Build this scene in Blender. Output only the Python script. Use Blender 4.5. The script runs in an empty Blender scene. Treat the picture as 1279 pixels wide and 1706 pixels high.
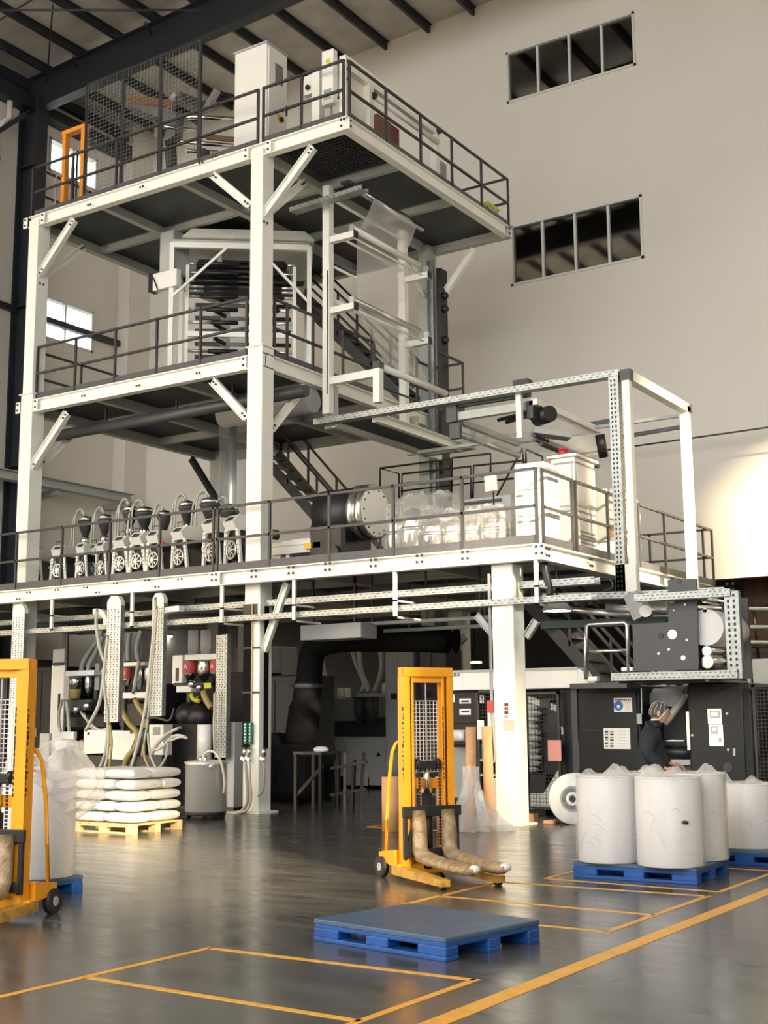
import bpy, math, random
from mathutils import Vector as V, Matrix
random.seed(7)
sc = bpy.context.scene
COL = sc.collection
# ---------------------------------------------------------------- camera
YAW, PITCH, ROLL = (math.radians(a) for a in (33.116, 9.274, -0.4006))
FPX, CXP, CYP, HCAM = 2106.13, 639.5, 853.0, 1.55          # focal length in pixels of the 1279x1706 frame
FW = V((-math.sin(YAW)*math.cos(PITCH), math.cos(YAW)*math.cos(PITCH), math.sin(PITCH)))
R0 = V((math.cos(YAW), math.sin(YAW), 0)); U0 = R0.cross(FW)
RT = R0*math.cos(ROLL)+U0*math.sin(ROLL); UP = U0*math.cos(ROLL)-R0*math.sin(ROLL)
CAM = V((0, 0, HCAM))
cd = bpy.data.cameras.new('camera'); cam = bpy.data.objects.new('camera', cd); COL.objects.link(cam)
cd.sensor_fit = 'HORIZONTAL'; cd.sensor_width = 36.0; cd.lens = FPX/1279*36.0
cd.clip_start = 0.1; cd.clip_end = 400
cam.matrix_world = Matrix(((RT.x, UP.x, -FW.x, 0), (RT.y, UP.y, -FW.y, 0), (RT.z, UP.z, -FW.z, HCAM), (0, 0, 0, 1)))
sc.camera = cam
# ---------------------------------------------------------------- light
vs = sc.view_settings
vs.view_transform = 'Standard'; vs.look = 'None'; vs.gamma = 1.0; vs.use_curve_mapping = False
vs.exposure = 1.6
world = bpy.data.worlds.new('sky'); sc.world = world; world.use_nodes = True
bg = world.node_tree.nodes['Background']
bg.inputs[0].default_value = (1.0, 0.985, 0.95, 1); bg.inputs[1].default_value = 2.0
sun_dir = V((0.80, -0.48, 0.36)).normalized()
sd = bpy.data.lights.new('sun', 'SUN'); sd.energy = 8.5; sd.angle = math.radians(3.2); sd.color = (1.0, 0.80, 0.52)
sun = bpy.data.objects.new('sun', sd); COL.objects.link(sun)
sun.rotation_euler = sun_dir.to_track_quat('Z', 'Y').to_euler()
try:
    sc.cycles.use_denoising = True
    sc.cycles.max_bounces = 8; sc.cycles.diffuse_bounces = 5; sc.cycles.transparent_max_bounces = 16
    sc.cycles.sample_clamp_indirect = 6.0
except Exception:
    pass
# ---------------------------------------------------------------- pixel of the frame -> point on a plane of the place
def ray(x, y): return FW*FPX+RT*(x-CXP)-UP*(y-CYP)
def on(x, y, ax, val):
    d = ray(x, y); return CAM+d*((val-CAM[ax])/d[ax])
def oX(x, y, X): return on(x, y, 0, X)
def oY(x, y, Y): return on(x, y, 1, Y)
def oZ(x, y, z=0.0): return on(x, y, 2, z)
def prj(p):
    d = V(p)-CAM; w = d.dot(FW); return (CXP+FPX*d.dot(RT)/w, CYP-FPX*d.dot(UP)/w)
# ---------------------------------------------------------------- mesh helpers
def basis(d, up=(0, 0, 1)):
    d = V(d).normalized(); up = V(up)
    s = d.cross(up)
    if s.length < 1e-5: s = d.cross(V((0, 1, 0)))
    s.normalize(); return d, s, s.cross(d).normalized()
BOXF = [(0, 3, 2, 1), (4, 5, 6, 7), (0, 1, 5, 4), (1, 2, 6, 5), (2, 3, 7, 6), (3, 0, 4, 7)]
class MB:
    def __init__(s): s.v = []; s.f = []; s.sm = []
    def add(s, vs, fs, sm=False):
        n = len(s.v); s.v += [tuple(p) for p in vs]
        s.f += [tuple(i+n for i in f) for f in fs]; s.sm += [sm]*len(fs); return s
    def box(s, a, b):
        x0, x1 = sorted((a[0], b[0])); y0, y1 = sorted((a[1], b[1])); z0, z1 = sorted((a[2], b[2]))
        return s.add([(x0, y0, z0), (x1, y0, z0), (x1, y1, z0), (x0, y1, z0), (x0, y0, z1), (x1, y0, z1), (x1, y1, z1), (x0, y1, z1)], BOXF)
    def cbox(s, c, d): return s.box([c[i]-d[i]/2 for i in range(3)], [c[i]+d[i]/2 for i in range(3)])
    def rbox(s, a, b, r=0.02):                       # box with bevelled edges
        x0, x1 = sorted((a[0], b[0])); y0, y1 = sorted((a[1], b[1])); z0, z1 = sorted((a[2], b[2]))
        r = min(r, (x1-x0)/2.1, (y1-y0)/2.1, (z1-z0)/2.1)
        def ring(i, z): return [(x0+i, y0+r, z), (x0+r, y0+i, z), (x1-r, y0+i, z), (x1-i, y0+r, z), (x1-i, y1-r, z), (x1-r, y1-i, z), (x0+r, y1-i, z), (x0+i, y1-r, z)]
        vs = ring(r*.6, z0)+ring(0, z0+r)+ring(0, z1-r)+ring(r*.6, z1)
        fs = [tuple(range(7, -1, -1)), tuple(range(24, 32))]
        for k in range(3):
            for i in range(8): fs.append((k*8+i, k*8+(i+1) % 8, k*8+8+(i+1) % 8, k*8+8+i))
        return s.add(vs, fs)
    def bar(s, p, q, w, h, up=(0, 0, 1)):            # oriented box from p to q
        p = V(p); q = V(q); d, a, b = basis(q-p, up)
        a = a*w/2; b = b*h/2
        return s.add([p-a-b, p+a-b, p+a+b, p-a+b, q-a-b, q+a-b, q+a+b, q-a+b], [(0, 1, 2, 3), (7, 6, 5, 4), (0, 4, 5, 1), (1, 5, 6, 2), (2, 6, 7, 3), (3, 7, 4, 0)])
    def cyl(s, p, q, r, n=12, r2=None, cap=True):
        p = V(p); q = V(q); d, a, b = basis(q-p); r2 = r if r2 is None else r2
        vs = []
        for o, rr in ((p, r), (q, r2)):
            for i in range(n):
                t = 2*math.pi*i/n; vs.append(o+a*math.cos(t)*rr+b*math.sin(t)*rr)
        n0 = len(s.v)
        s.add(vs, [(i, (i+1) % n, n+(i+1) % n, n+i) for i in range(n)], True)
        if cap:
            s.f += [tuple(n0+i for i in range(n-1, -1, -1)), tuple(n0+n+i for i in range(n))]; s.sm += [False]*2
        return s
    def tube(s, pts, r, n=8, cap=True):
        pts = [V(p) for p in pts]; vs = []; m = len(pts); up = V((0, 0, 1)); pa = None
        for k, p in enumerate(pts):
            d = (pts[min(k+1, m-1)]-pts[max(k-1, 0)]).normalized()
            if pa is None: _, a, b = basis(d)
            else:
                a = pa-d*pa.dot(d); a.normalize(); b = a.cross(d)*-1
            pa = a; rr = r[k] if isinstance(r, (list, tuple)) else r
            for i in range(n):
                t = 2*math.pi*i/n; vs.append(p+a*math.cos(t)*rr+b*math.sin(t)*rr)
        fs = []
        for k in range(m-1):
            for i in range(n): fs.append((k*n+i, k*n+(i+1) % n, (k+1)*n+(i+1) % n, (k+1)*n+i))
        n0 = len(s.v); s.add(vs, fs, True)
        if cap:
            s.f += [tuple(n0+i for i in range(n-1, -1, -1)), tuple(n0+(m-1)*n+i for i in range(n))]; s.sm += [False]*2
        return s
    def curve(s, pts, r, n=8, sub=6):                # smooth tube through points
        return s.tube(spline(pts, sub), r, n)
    def lathe(s, c, prof, n=24, ax=(0, 0, 1), smooth=True, cap=True):
        c = V(c); d, a, b = basis(ax); vs = []; m = len(prof)
        for r, z in prof:
            for i in range(n):
                t = 2*math.pi*i/n; vs.append(c+d*z+a*math.cos(t)*r+b*math.sin(t)*r)
        fs = []
        for k in range(m-1):
            for i in range(n): fs.append((k*n+i, k*n+(i+1) % n, (k+1)*n+(i+1) % n, (k+1)*n+i))
        n0 = len(s.v); s.add(vs, fs, smooth)
        if cap: s.f += [tuple(n0+i for i in range(n-1, -1, -1)), tuple(n0+(m-1)*n+i for i in range(n))]; s.sm += [False]*2
        return s
    def prism(s, poly, d, sm=False):                 # polygon of 3D points swept by vector d
        n = len(poly); d = V(d); p = [V(q) for q in poly]
        return s.add(p+[q+d for q in p], [tuple(range(n-1, -1, -1)), tuple(range(n, 2*n))]+[(i, (i+1) % n, n+(i+1) % n, n+i) for i in range(n)], sm)
    def ibeam(s, p, q, w, h, tf=.02, tw=.02):
        p = V(p); q = V(q); z = V((0, 0, 1))
        s.bar(p+z*(h/2-tf/2), q+z*(h/2-tf/2), w, tf); s.bar(p-z*(h/2-tf/2), q-z*(h/2-tf/2), w, tf)
        return s.bar(p, q, tw, h-2*tf)
    def channel(s, p, q, w, h, t=.012, side=1):      # C section, web on the given side
        p = V(p); q = V(q); z = V((0, 0, 1)); d, a, b = basis(q-p)
        s.bar(p+z*(h/2-t/2), q+z*(h/2-t/2), w, t); s.bar(p-z*(h/2-t/2), q-z*(h/2-t/2), w, t)
        o = a*side*(w/2-t/2); return s.bar(p+o, q+o, t, h)
    def surf(s, rows, sm=True, closed=False):
        n = len(rows[0]); vs = [p for r in rows for p in r]; fs = []
        for k in range(len(rows)-1):
            for i in range(n if closed else n-1):
                j = (i+1) % n; fs.append((k*n+i, k*n+j, (k+1)*n+j, (k+1)*n+i))
        return s.add(vs, fs, sm)
    def ball(s, c, r, n=12, m=8, sc_=(1, 1, 1)):
        c = V(c); rows = []
        for k in range(m+1):
            t = math.pi*k/m
            rows.append([c+V((r*sc_[0]*math.sin(t)*math.cos(2*math.pi*i/n), r*sc_[1]*math.sin(t)*math.sin(2*math.pi*i/n), r*sc_[2]*math.cos(t))) for i in range(n)])
        return s.surf(rows, True, True)
    def build(s, name, mat, parent=None, kind=None, label=None, cat=None, group=None):
        off = V((0, 0, 0)); q = parent
        while q is not None: off = off+q.location; q = q.parent
        me = bpy.data.meshes.new(name)
        me.from_pydata([(v[0]-off.x, v[1]-off.y, v[2]-off.z) for v in s.v] if off.length > 0 else s.v, [], s.f)
        me.polygons.foreach_set('use_smooth', s.sm); me.update()
        if mat: me.materials.append(M[mat])
        o = bpy.data.objects.new(name, me); COL.objects.link(o); o.parent = parent
        tag(o, label, cat, group, kind); return o
def spline(pts, sub=6):
    P = [V(p) for p in pts]; out = []
    for k in range(len(P)-1):
        a = P[max(k-1, 0)]; b = P[k]; c = P[k+1]; d = P[min(k+2, len(P)-1)]
        for i in range(sub):
            t = i/sub; out.append(0.5*((2*b)+(c-a)*t+(2*a-5*b+4*c-d)*t*t+(3*b-a-3*c+d)*t**3))
    out.append(P[-1]); return out
def tag(o, label=None, cat=None, group=None, kind=None):
    if label: o['label'] = label
    if cat: o['category'] = cat
    if group: o['group'] = group
    if kind: o['kind'] = kind
    return o
def thing(name, label, cat, loc=(0, 0, 0), rz=0.0, group=None):
    o = bpy.data.objects.new(name, None); COL.objects.link(o); o.empty_display_size = .2
    o.location = loc; o.rotation_euler = (0, 0, rz); return tag(o, label, cat, group)
def copy_tree(o, loc=None, rz=None, label=None, parent=None):
    c = o.copy(); COL.objects.link(c); c.parent = parent
    if loc is not None: c.location = loc
    if rz is not None: c.rotation_euler = (0, 0, rz)
    if label: c['label'] = label
    for ch in list(o.children): copy_tree(ch, parent=c)
    return c
def linked(o, loc, name=None, parent=None):          # a copy of one mesh object, sharing its mesh
    c = o.copy(); COL.objects.link(c); c.location = loc
    if parent: c.parent = parent
    return c
def text(s, size, loc, xdir, ydir, mat, name, parent, depth=.001):
    cu = bpy.data.curves.new(name, 'FONT'); cu.body = s; cu.size = size; cu.extrude = depth
    cu.align_x = 'CENTER'; cu.align_y = 'CENTER'
    o = bpy.data.objects.new(name, cu)
    dg = bpy.context.evaluated_depsgraph_get()
    COL.objects.link(o); bpy.context.view_layer.update(); dg = bpy.context.evaluated_depsgraph_get()
    me = bpy.data.meshes.new_from_object(o.evaluated_get(dg)); bpy.data.objects.remove(o)
    x = V(xdir).normalized(); y = V(ydir).normalized(); n = x.cross(y); l = V(loc)
    off = V((0, 0, 0)); q = parent
    while q is not None: off = off+q.location; q = q.parent
    for v in me.vertices: v.co = l-off+x*v.co.x+y*v.co.y+n*v.co.z
    me.materials.clear(); me.materials.append(M[mat])
    t = bpy.data.objects.new(name, me); COL.objects.link(t); t.parent = parent; return t
def crumple(t, c, r, z, amp, seed, m='wrap_dense', name='wrap_crest'):
    # gathered film on top: a disc of sharp random folds
    R = random.Random(seed*3+1); n = 30; rows = []
    pk = [(R.uniform(0, 6.28), R.uniform(.25, .8)) for _ in range(4)]
    for k in range(9):
        f = 1-k/8.6; row = []
        for i in range(n):
            a = 2*math.pi*i/n; x = f*math.cos(a); y = f*math.sin(a)
            h = (.25 if 0 < k else 0)*amp*R.random()
            for pa, pf in pk: h += amp*1.0*math.exp(-(((x-pf*math.cos(pa))**2+(y-pf*math.sin(pa))**2)/.045))
            h *= min(1, k/1.5)
            row.append((c[0]+r*(x+R.uniform(-.03, .03)*(k > 0)), c[1]+r*(y+R.uniform(-.03, .03)*(k > 0)), z+h))
        rows.append(row)
    MB().surf(rows, False, True).build(name, m, t)
# ---------------------------------------------------------------- materials
M = {}
def mat(name, col, rough=.5, metal=0.0, noise=0.0, scale=6.0, bump=0.0, bscale=40.0, emit=None, es=1.0, coat=0.0, spec=.5, col2=None, det=5.0, thr=None, stretch=None):
    m = bpy.data.materials.new(name); m.use_nodes = True; nt = m.node_tree; b = nt.nodes['Principled BSDF']
    b.inputs['Base Color'].default_value = (*col, 1); b.inputs['Roughness'].default_value = rough
    b.inputs['Metallic'].default_value = metal; b.inputs['Coat Weight'].default_value = coat
    b.inputs['Specular IOR Level'].default_value = spec
    if emit: b.inputs['Emission Color'].default_value = (*emit, 1); b.inputs['Emission Strength'].default_value = es
    if noise or col2:
        tc = nt.nodes.new('ShaderNodeTexCoord'); n = nt.nodes.new('ShaderNodeTexNoise')
        n.inputs['Scale'].default_value = scale; n.inputs['Detail'].default_value = det
        if stretch:
            mp = nt.nodes.new('ShaderNodeMapping'); mp.inputs['Scale'].default_value = stretch
            nt.links.new(tc.outputs['Object'], mp.inputs[0]); nt.links.new(mp.outputs[0], n.inputs['Vector'])
        else: nt.links.new(tc.outputs['Object'], n.inputs['Vector'])
        r = nt.nodes.new('ShaderNodeValToRGB'); lo, hi = thr or (.3, .7)
        r.color_ramp.elements[0].position = lo; r.color_ramp.elements[1].position = hi
        c2 = col2 or tuple(min(1, c*(1+noise)) for c in col); c1 = col if col2 else tuple(c*(1-noise) for c in col)
        r.color_ramp.elements[0].color = (*c1, 1); r.color_ramp.elements[1].color = (*c2, 1)
        nt.links.new(n.outputs['Fac'], r.inputs['Fac']); nt.links.new(r.outputs['Color'], b.inputs['Base Color'])
    if bump:
        tc = nt.nodes.new('ShaderNodeTexCoord'); n = nt.nodes.new('ShaderNodeTexNoise'); n.inputs['Scale'].default_value = bscale
        nt.links.new(tc.outputs['Object'], n.inputs['Vector'])
        bp = nt.nodes.new('ShaderNodeBump'); bp.inputs['Strength'].default_value = bump; bp.inputs['Distance'].default_value = .02
        nt.links.new(n.outputs['Fac'], bp.inputs['Height']); nt.links.new(bp.outputs['Normal'], b.inputs['Normal'])
    M[name] = m; return m
def filmmat(name, col, alpha, rough=.12, bump=.0, bscale=8.0, stretch=None):
    # thin clear plastic: mostly see-through, with a milky part and a sheen
    m = bpy.data.materials.new(name); m.use_nodes = True; nt = m.node_tree; nt.nodes.clear()
    out = nt.nodes.new('ShaderNodeOutputMaterial'); tr = nt.nodes.new('ShaderNodeBsdfTransparent')
    tr.inputs[0].default_value = (.97, .97, .97, 1)
    b = nt.nodes.new('ShaderNodeBsdfPrincipled'); b.inputs['Base Color'].default_value = (*col, 1); b.inputs['Roughness'].default_value = rough
    b.inputs['Specular IOR Level'].default_value = .9
    tl = nt.nodes.new('ShaderNodeBsdfTranslucent'); tl.inputs[0].default_value = (*col, 1)
    mx2 = nt.nodes.new('ShaderNodeMixShader'); mx2.inputs[0].default_value = .35
    mx = nt.nodes.new('ShaderNodeMixShader'); mx.inputs[0].default_value = alpha
    nt.links.new(b.outputs[0], mx2.inputs[1]); nt.links.new(tl.outputs[0], mx2.inputs[2])
    nt.links.new(tr.outputs[0], mx.inputs[1]); nt.links.new(mx2.outputs[0], mx.inputs[2]); nt.links.new(mx.outputs[0], out.inputs[0])
    if bump:
        tc = nt.nodes.new('ShaderNodeTexCoord'); n = nt.nodes.new('ShaderNodeTexNoise'); n.inputs['Scale'].default_value = bscale
        n.inputs['Detail'].default_value = 4; n.inputs['Distortion'].default_value = 1.5
        mp = nt.nodes.new('ShaderNodeMapping'); mp.inputs['Scale'].default_value = stretch or (1, 1, 1)
        nt.links.new(tc.outputs['Object'], mp.inputs[0]); nt.links.new(mp.outputs[0], n.inputs['Vector'])
        bp = nt.nodes.new('ShaderNodeBump'); bp.inputs['Strength'].default_value = bump; bp.inputs['Distance'].default_value = .05
        nt.links.new(n.outputs['Fac'], bp.inputs['Height']); nt.links.new(bp.outputs['Normal'], b.inputs['Normal'])
    M[name] = m; return m
mat('white_paint', (.83, .84, .78), .38, noise=.03, scale=3)
mat('white_cab', (.80, .80, .76), .32, noise=.02, scale=2)
mat('grey_cab', (.42, .43, .43), .4, noise=.03)
mat('rail', (.035, .036, .040), .42)
mat('toe', (.075, .075, .082), .45, noise=.1)
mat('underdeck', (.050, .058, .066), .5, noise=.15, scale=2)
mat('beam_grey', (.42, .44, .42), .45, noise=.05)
mat('steel_dark', (.020, .023, .032), .45, noise=.1)
mat('galv', (.36, .38, .37), .42, metal=.55, noise=.18, scale=14)
mat('slot', (.02, .02, .02), .7)
mat('chrome', (.74, .74, .73), .16, metal=1.0)
mat('steel', (.60, .60, .58), .24, metal=1.0, noise=.06, scale=3)
mat('alu', (.66, .67, .66), .3, metal=.85)
mat('black', (.012, .012, .014), .42)
mat('black_matte', (.007, .007, .008), .8, spec=.12)
mat('rubber', (.016, .016, .017), .6)
mat('grey_plastic', (.30, .31, .31), .5)
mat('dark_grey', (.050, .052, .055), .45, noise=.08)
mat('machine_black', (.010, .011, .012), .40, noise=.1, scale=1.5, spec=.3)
mat('yellow', (.86, .36, .012), .36, noise=.07, scale=5)
mat('yellow_worn', (.62, .33, .05), .45, col2=(.20, .13, .05), scale=9, thr=(.45, .75))
mat('orange_paint', (.80, .30, .03), .4, noise=.08)
mat('blue_pallet', (.006, .065, .26), .42, noise=.2, scale=7)
mat('blue_pallet_top', (.045, .095, .17), .45, noise=.18, scale=5)
mat('wood', (.72, .52, .26), .6, noise=.18, scale=9)
mat('cardboard', (.62, .34, .17), .65, noise=.07, scale=8)
mat('white_roll', (.66, .655, .655), .36, noise=.06, scale=1.0, stretch=(9, 9, .12))  # vertical shading bands mixed into the roll colour
mat('white_bag', (.74, .74, .71), .5, noise=.03, bump=.15, bscale=30)
mat('bag_print', (.30, .30, .31), .6)
mat('paper', (.82, .80, .76), .6)
mat('ink', (.03, .03, .03), .6)
mat('red', (.60, .02, .02), .35)
mat('red_label', (.42, .05, .05), .45)
mat('green', (.012, .16, .11), .45)
mat('green_dark', (.012, .05, .035), .4)
mat('pink', (.78, .36, .30), .55)
mat('blue_sign', (.01, .12, .50), .4)
mat('skin', (.56, .33, .24), .55)
mat('hair', (.015, .012, .012), .6)
mat('jacket', (.008, .012, .020), .75, noise=.25, scale=12, bump=.25, bscale=18)
mat('trousers', (.016, .017, .022), .8)
mat('tape', (.24, .16, .085), .40, col2=(.44, .32, .19), scale=14, thr=(.35, .7), bump=.5, bscale=45)
mat('hose', (.42, .43, .36), .35, noise=.1)
mat('hose_yellow', (.40, .30, .10), .35, noise=.2, scale=8)
mat('hose_clear', (.55, .52, .46), .25)
mat('lamp_glow', (.9, .9, .9), .4, emit=(1.0, .93, .82), es=6.0)
mat('far_lamp', (.9, .9, .9), .4, emit=(1, .97, .9), es=4.0)
mat('screen', (.10, .12, .13), .15)
mat('amber', (.85, .50, .03), .4)
mat('lime', (.55, .58, .02), .45)
mat('teal', (.02, .11, .13), .4)
mat('brown_wood', (.16, .08, .04), .5)
mat('dark_red', (.16, .02, .03), .5)
def tank_mat():
    m = mat('tank_steel', (.74, .73, .69), .28, metal=.55); nt = m.node_tree; b = nt.nodes['Principled BSDF']
    tc = nt.nodes.new('ShaderNodeTexCoord'); mp = nt.nodes.new('ShaderNodeMapping'); mp.inputs['Scale'].default_value = (26, 26, .4)
    n = nt.nodes.new('ShaderNodeTexNoise'); n.inputs['Scale'].default_value = 1.0; r = nt.nodes.new('ShaderNodeMapRange'); r.inputs[3].default_value = .10; r.inputs[4].default_value = .28
    L = nt.links.new; L(tc.outputs['Object'], mp.inputs[0]); L(mp.outputs[0], n.inputs['Vector']); L(n.outputs['Fac'], r.inputs[0]); L(r.outputs[0], b.inputs['Roughness'])
tank_mat()
filmmat('film', (.96, .96, .95), .36, .07, .04, 2)
filmmat('bubble', (.90, .92, .94), .20, .04, .9, 1.0, (14, 14, .35))
filmmat('wrap', (.92, .92, .91), .24, .07, .30, 5)
filmmat('wrap_dense', (.94, .93, .92), .36, .10, .25, 12)
filmmat('hairnet', (.95, .96, .98), .10, .3, .8, 40)
filmmat('hood', (.80, .80, .78), .22, .1, 0)
# ---------------------------------------------------------------- surface materials of the hall
def floor_material():
    m = bpy.data.materials.new('floor_epoxy'); m.use_nodes = True; nt = m.node_tree; L = nt.links.new
    b = nt.nodes['Principled BSDF']; tc = nt.nodes.new('ShaderNodeTexCoord')
    n1 = nt.nodes.new('ShaderNodeTexNoise'); n1.inputs['Scale'].default_value = .55; n1.inputs['Detail'].default_value = 8; n1.inputs['Roughness'].default_value = .62
    L(tc.outputs['Object'], n1.inputs['Vector'])
    r1 = nt.nodes.new('ShaderNodeValToRGB'); e = r1.color_ramp.elements
    e[0].position = .32; e[0].color = (.048, .048, .047, 1); e[1].position = .70; e[1].color = (.095, .094, .090, 1)
    L(n1.outputs['Fac'], r1.inputs['Fac'])
    # worn scuffs
    n2 = nt.nodes.new('ShaderNodeTexNoise'); n2.inputs['Scale'].default_value = 3.2; n2.inputs['Detail'].default_value = 10; n2.inputs['Roughness'].default_value = .7
    mp = nt.nodes.new('ShaderNodeMapping'); mp.inputs['Scale'].default_value = (.35, 1.6, 1); mp.inputs['Rotation'].default_value = (0, 0, .5)
    L(tc.outputs['Object'], mp.inputs['Vector']); L(mp.outputs['Vector'], n2.inputs['Vector'])
    r2 = nt.nodes.new('ShaderNodeValToRGB'); e = r2.color_ramp.elements
    e[0].position = .38; e[0].color = (.8, .8, .8, 1); e[1].position = .66; e[1].color = (1.25, 1.25, 1.24, 1)
    L(n2.outputs['Fac'], r2.inputs['Fac'])
    mu = nt.nodes.new('ShaderNodeMix'); mu.data_type = 'RGBA'; mu.blend_type = 'MULTIPLY'; mu.inputs[0].default_value = 1
    L(r1.outputs['Color'], mu.inputs[6]); L(r2.outputs['Color'], mu.inputs[7])
    # hairline cracks
    nd = nt.nodes.new('ShaderNodeTexNoise'); nd.inputs['Scale'].default_value = 1.7; nd.inputs['Detail'].default_value = 6
    L(tc.outputs['Object'], nd.inputs['Vector'])
    ad = nt.nodes.new('ShaderNodeMix'); ad.data_type = 'RGBA'; ad.inputs[0].default_value = .45
    L(tc.outputs['Object'], ad.inputs[6]); L(nd.outputs['Color'], ad.inputs[7])
    vo = nt.nodes.new('ShaderNodeTexVoronoi'); vo.feature = 'DISTANCE_TO_EDGE'; vo.inputs['Scale'].default_value = 1.3
    L(ad.outputs[2], vo.inputs['Vector'])
    rc = nt.nodes.new('ShaderNodeValToRGB'); e = rc.color_ramp.elements; e[0].position = .0; e[0].color = (1, 1, 1, 1); e[1].position = .006; e[1].color = (0, 0, 0, 1)
    L(vo.outputs['Distance'], rc.inputs['Fac'])
    rm = nt.nodes.new('ShaderNodeValToRGB'); e = rm.color_ramp.elements; e[0].position = .52; e[0].color = (0, 0, 0, 1); e[1].position = .62; e[1].color = (.75, .75, .75, 1)
    n3 = nt.nodes.new('ShaderNodeTexNoise'); n3.inputs['Scale'].default_value = .45; L(tc.outputs['Object'], n3.inputs['Vector']); L(n3.outputs['Fac'], rm.inputs['Fac'])
    mm = nt.nodes.new('ShaderNodeMath'); mm.operation = 'MULTIPLY'; L(rc.outputs['Color'], mm.inputs[0]); L(rm.outputs['Color'], mm.inputs[1])
    mc = nt.nodes.new('ShaderNodeMix'); mc.data_type = 'RGBA'; mc.inputs[7].default_value = (.012, .012, .012, 1)
    L(mm.outputs[0], mc.inputs[0]); L(mu.outputs[2], mc.inputs[6]); L(mc.outputs[2], b.inputs['Base Color'])
    rr = nt.nodes.new('ShaderNodeMapRange'); rr.inputs[1].default_value = .3; rr.inputs[2].default_value = .7; rr.inputs[3].default_value = .13; rr.inputs[4].default_value = .30
    L(n2.outputs['Fac'], rr.inputs[0]); L(rr.outputs[0], b.inputs['Roughness'])
    b.inputs['Specular IOR Level'].default_value = .55
    bp = nt.nodes.new('ShaderNodeBump'); bp.inputs['Strength'].default_value = .05; bp.inputs['Distance'].default_value = .02
    n4 = nt.nodes.new('ShaderNodeTexNoise'); n4.inputs['Scale'].default_value = 2.4; n4.inputs['Detail'].default_value = 3; L(tc.outputs['Object'], n4.inputs['Vector'])
    L(n4.outputs['Fac'], bp.inputs['Height']); L(bp.outputs['Normal'], b.inputs['Normal'])
    M['floor'] = m
floor_material()
mat('wall_paint', (.72, .68, .615), .75, noise=.035, scale=.35, det=6)
mat('wall_grey', (.40, .40, .39), .75, noise=.05, scale=.5)
mat('roof_foil', (.50, .48, .44), .42, metal=.2, noise=.22, scale=1.1, bump=.5, bscale=3.5)
mat('line_paint', (.72, .36, .05), .45, noise=.14, scale=10)
mat('window_frame', (.66, .66, .64), .5)
mat('outside', (.30, .30, .29), .9)
def glass_mat(name, tint, mixf):
    m = bpy.data.materials.new(name); m.use_nodes = True; nt = m.node_tree; nt.nodes.clear()
    o = nt.nodes.new('ShaderNodeOutputMaterial'); t = nt.nodes.new('ShaderNodeBsdfTransparent'); t.inputs[0].default_value = (*tint, 1)
    g = nt.nodes.new('ShaderNodeBsdfGlossy'); g.inputs['Roughness'].default_value = .04; g.inputs[0].default_value = (.9, .9, .9, 1)
    x = nt.nodes.new('ShaderNodeMixShader'); x.inputs[0].default_value = mixf
    nt.links.new(t.outputs[0], x.inputs[1]); nt.links.new(g.outputs[0], x.inputs[2]); nt.links.new(x.outputs[0], o.inputs[0]); M[name] = m
glass_mat('glass', (.92, .95, .95), .06)
glass_mat('glass_dark', (.40, .42, .43), .22)
# ---------------------------------------------------------------- the hall
YB, XL, XR, YF = 27.0, -26.5, 9.0, -9.0
def roof_z(x): return 19.81+.042*(x+18.29)
floor = MB().box((-60, -60, -.2), (60, 70, 0)).build('floor', 'floor', kind='structure', label='dark grey polished epoxy factory floor with yellow markings')
def fline(a, b, w=.055):
    MB().bar((a[0], a[1], .001), (b[0], b[1], .001), w, .003).build('floor_marking', 'line_paint', floor)
fline((-3.535, -4), (-3.535, 26), .13)
fline((-5.97, 2), (-5.97, 6.95)); fline((-5.97, 6.92), (-3.89, 6.92)); fline((-5.95, 5.77), (-3.89, 5.70)); fline((-3.89, 3), (-3.89, 6.95))
fline((-3.9, 8.9), (-3.9, 11.12)); fline((-5.9, 8.98), (-3.9, 8.93)); fline((-5.92, 9.93), (-3.9, 9.86)); fline((-5.92, 11.05), (-3.9, 11.1))
fline((-5.92, 8.9), (-5.92, 11.1)); fline((-5.66, 11.5), (-3.9, 11.42)); fline((-5.66, 11.5), (-5.66, 14)); fline((-3.9, 11.42), (-3.9, 16)); fline((-5.66, 13.2), (-3.9, 13.2))
fline((-10.5, 15.6), (-8.7, 15.6)); fline((-10.5, 15.6), (-10.5, 18))
def wall_holes(axis, w0, w1, us, zs, holes):
    """solid slabs filling a wall between w0 and w1 except the holes (u0,u1,z0,z1)"""
    mb = MB(); U = sorted({us[0], us[1], *[h[0] for h in holes], *[h[1] for h in holes]}); 
    for i in range(len(U)-1):
        a, b = U[i], U[i+1]; mid = (a+b)/2
        hz = sorted([(h[2], h[3]) for h in holes if h[0] < mid < h[1]]); z = zs[0]
        for h0, h1 in hz+[(zs[1], zs[1])]:
            if h0 > z:
                mb.box((w0, a, z), (w1, b, h0)) if axis == 0 else mb.box((a, w0, z), (b, w1, h0))
            z = max(z, h1)
    return mb
# back wall: its foot ends above an open bay
w1a, w1b = oY(850, 377, YB), oY(1073, 430, YB); w2a, w2b = oY(845, 88, YB), oY(1062, 108, YB)
WB = [(w2a.x, w1b.x+.02, w2b.z, w2a.z), (w1a.x, w1b.x, w1b.z, w1a.z)]
WB[0] = (WB[1][0], WB[1][1], WB[0][2], WB[0][3])
ZW = 4.5
wall_holes(1, YB, YB+.3, (XL-.3, XR), (ZW, 21.2), WB).build('wall_back', 'wall_paint', kind='structure')
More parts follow.
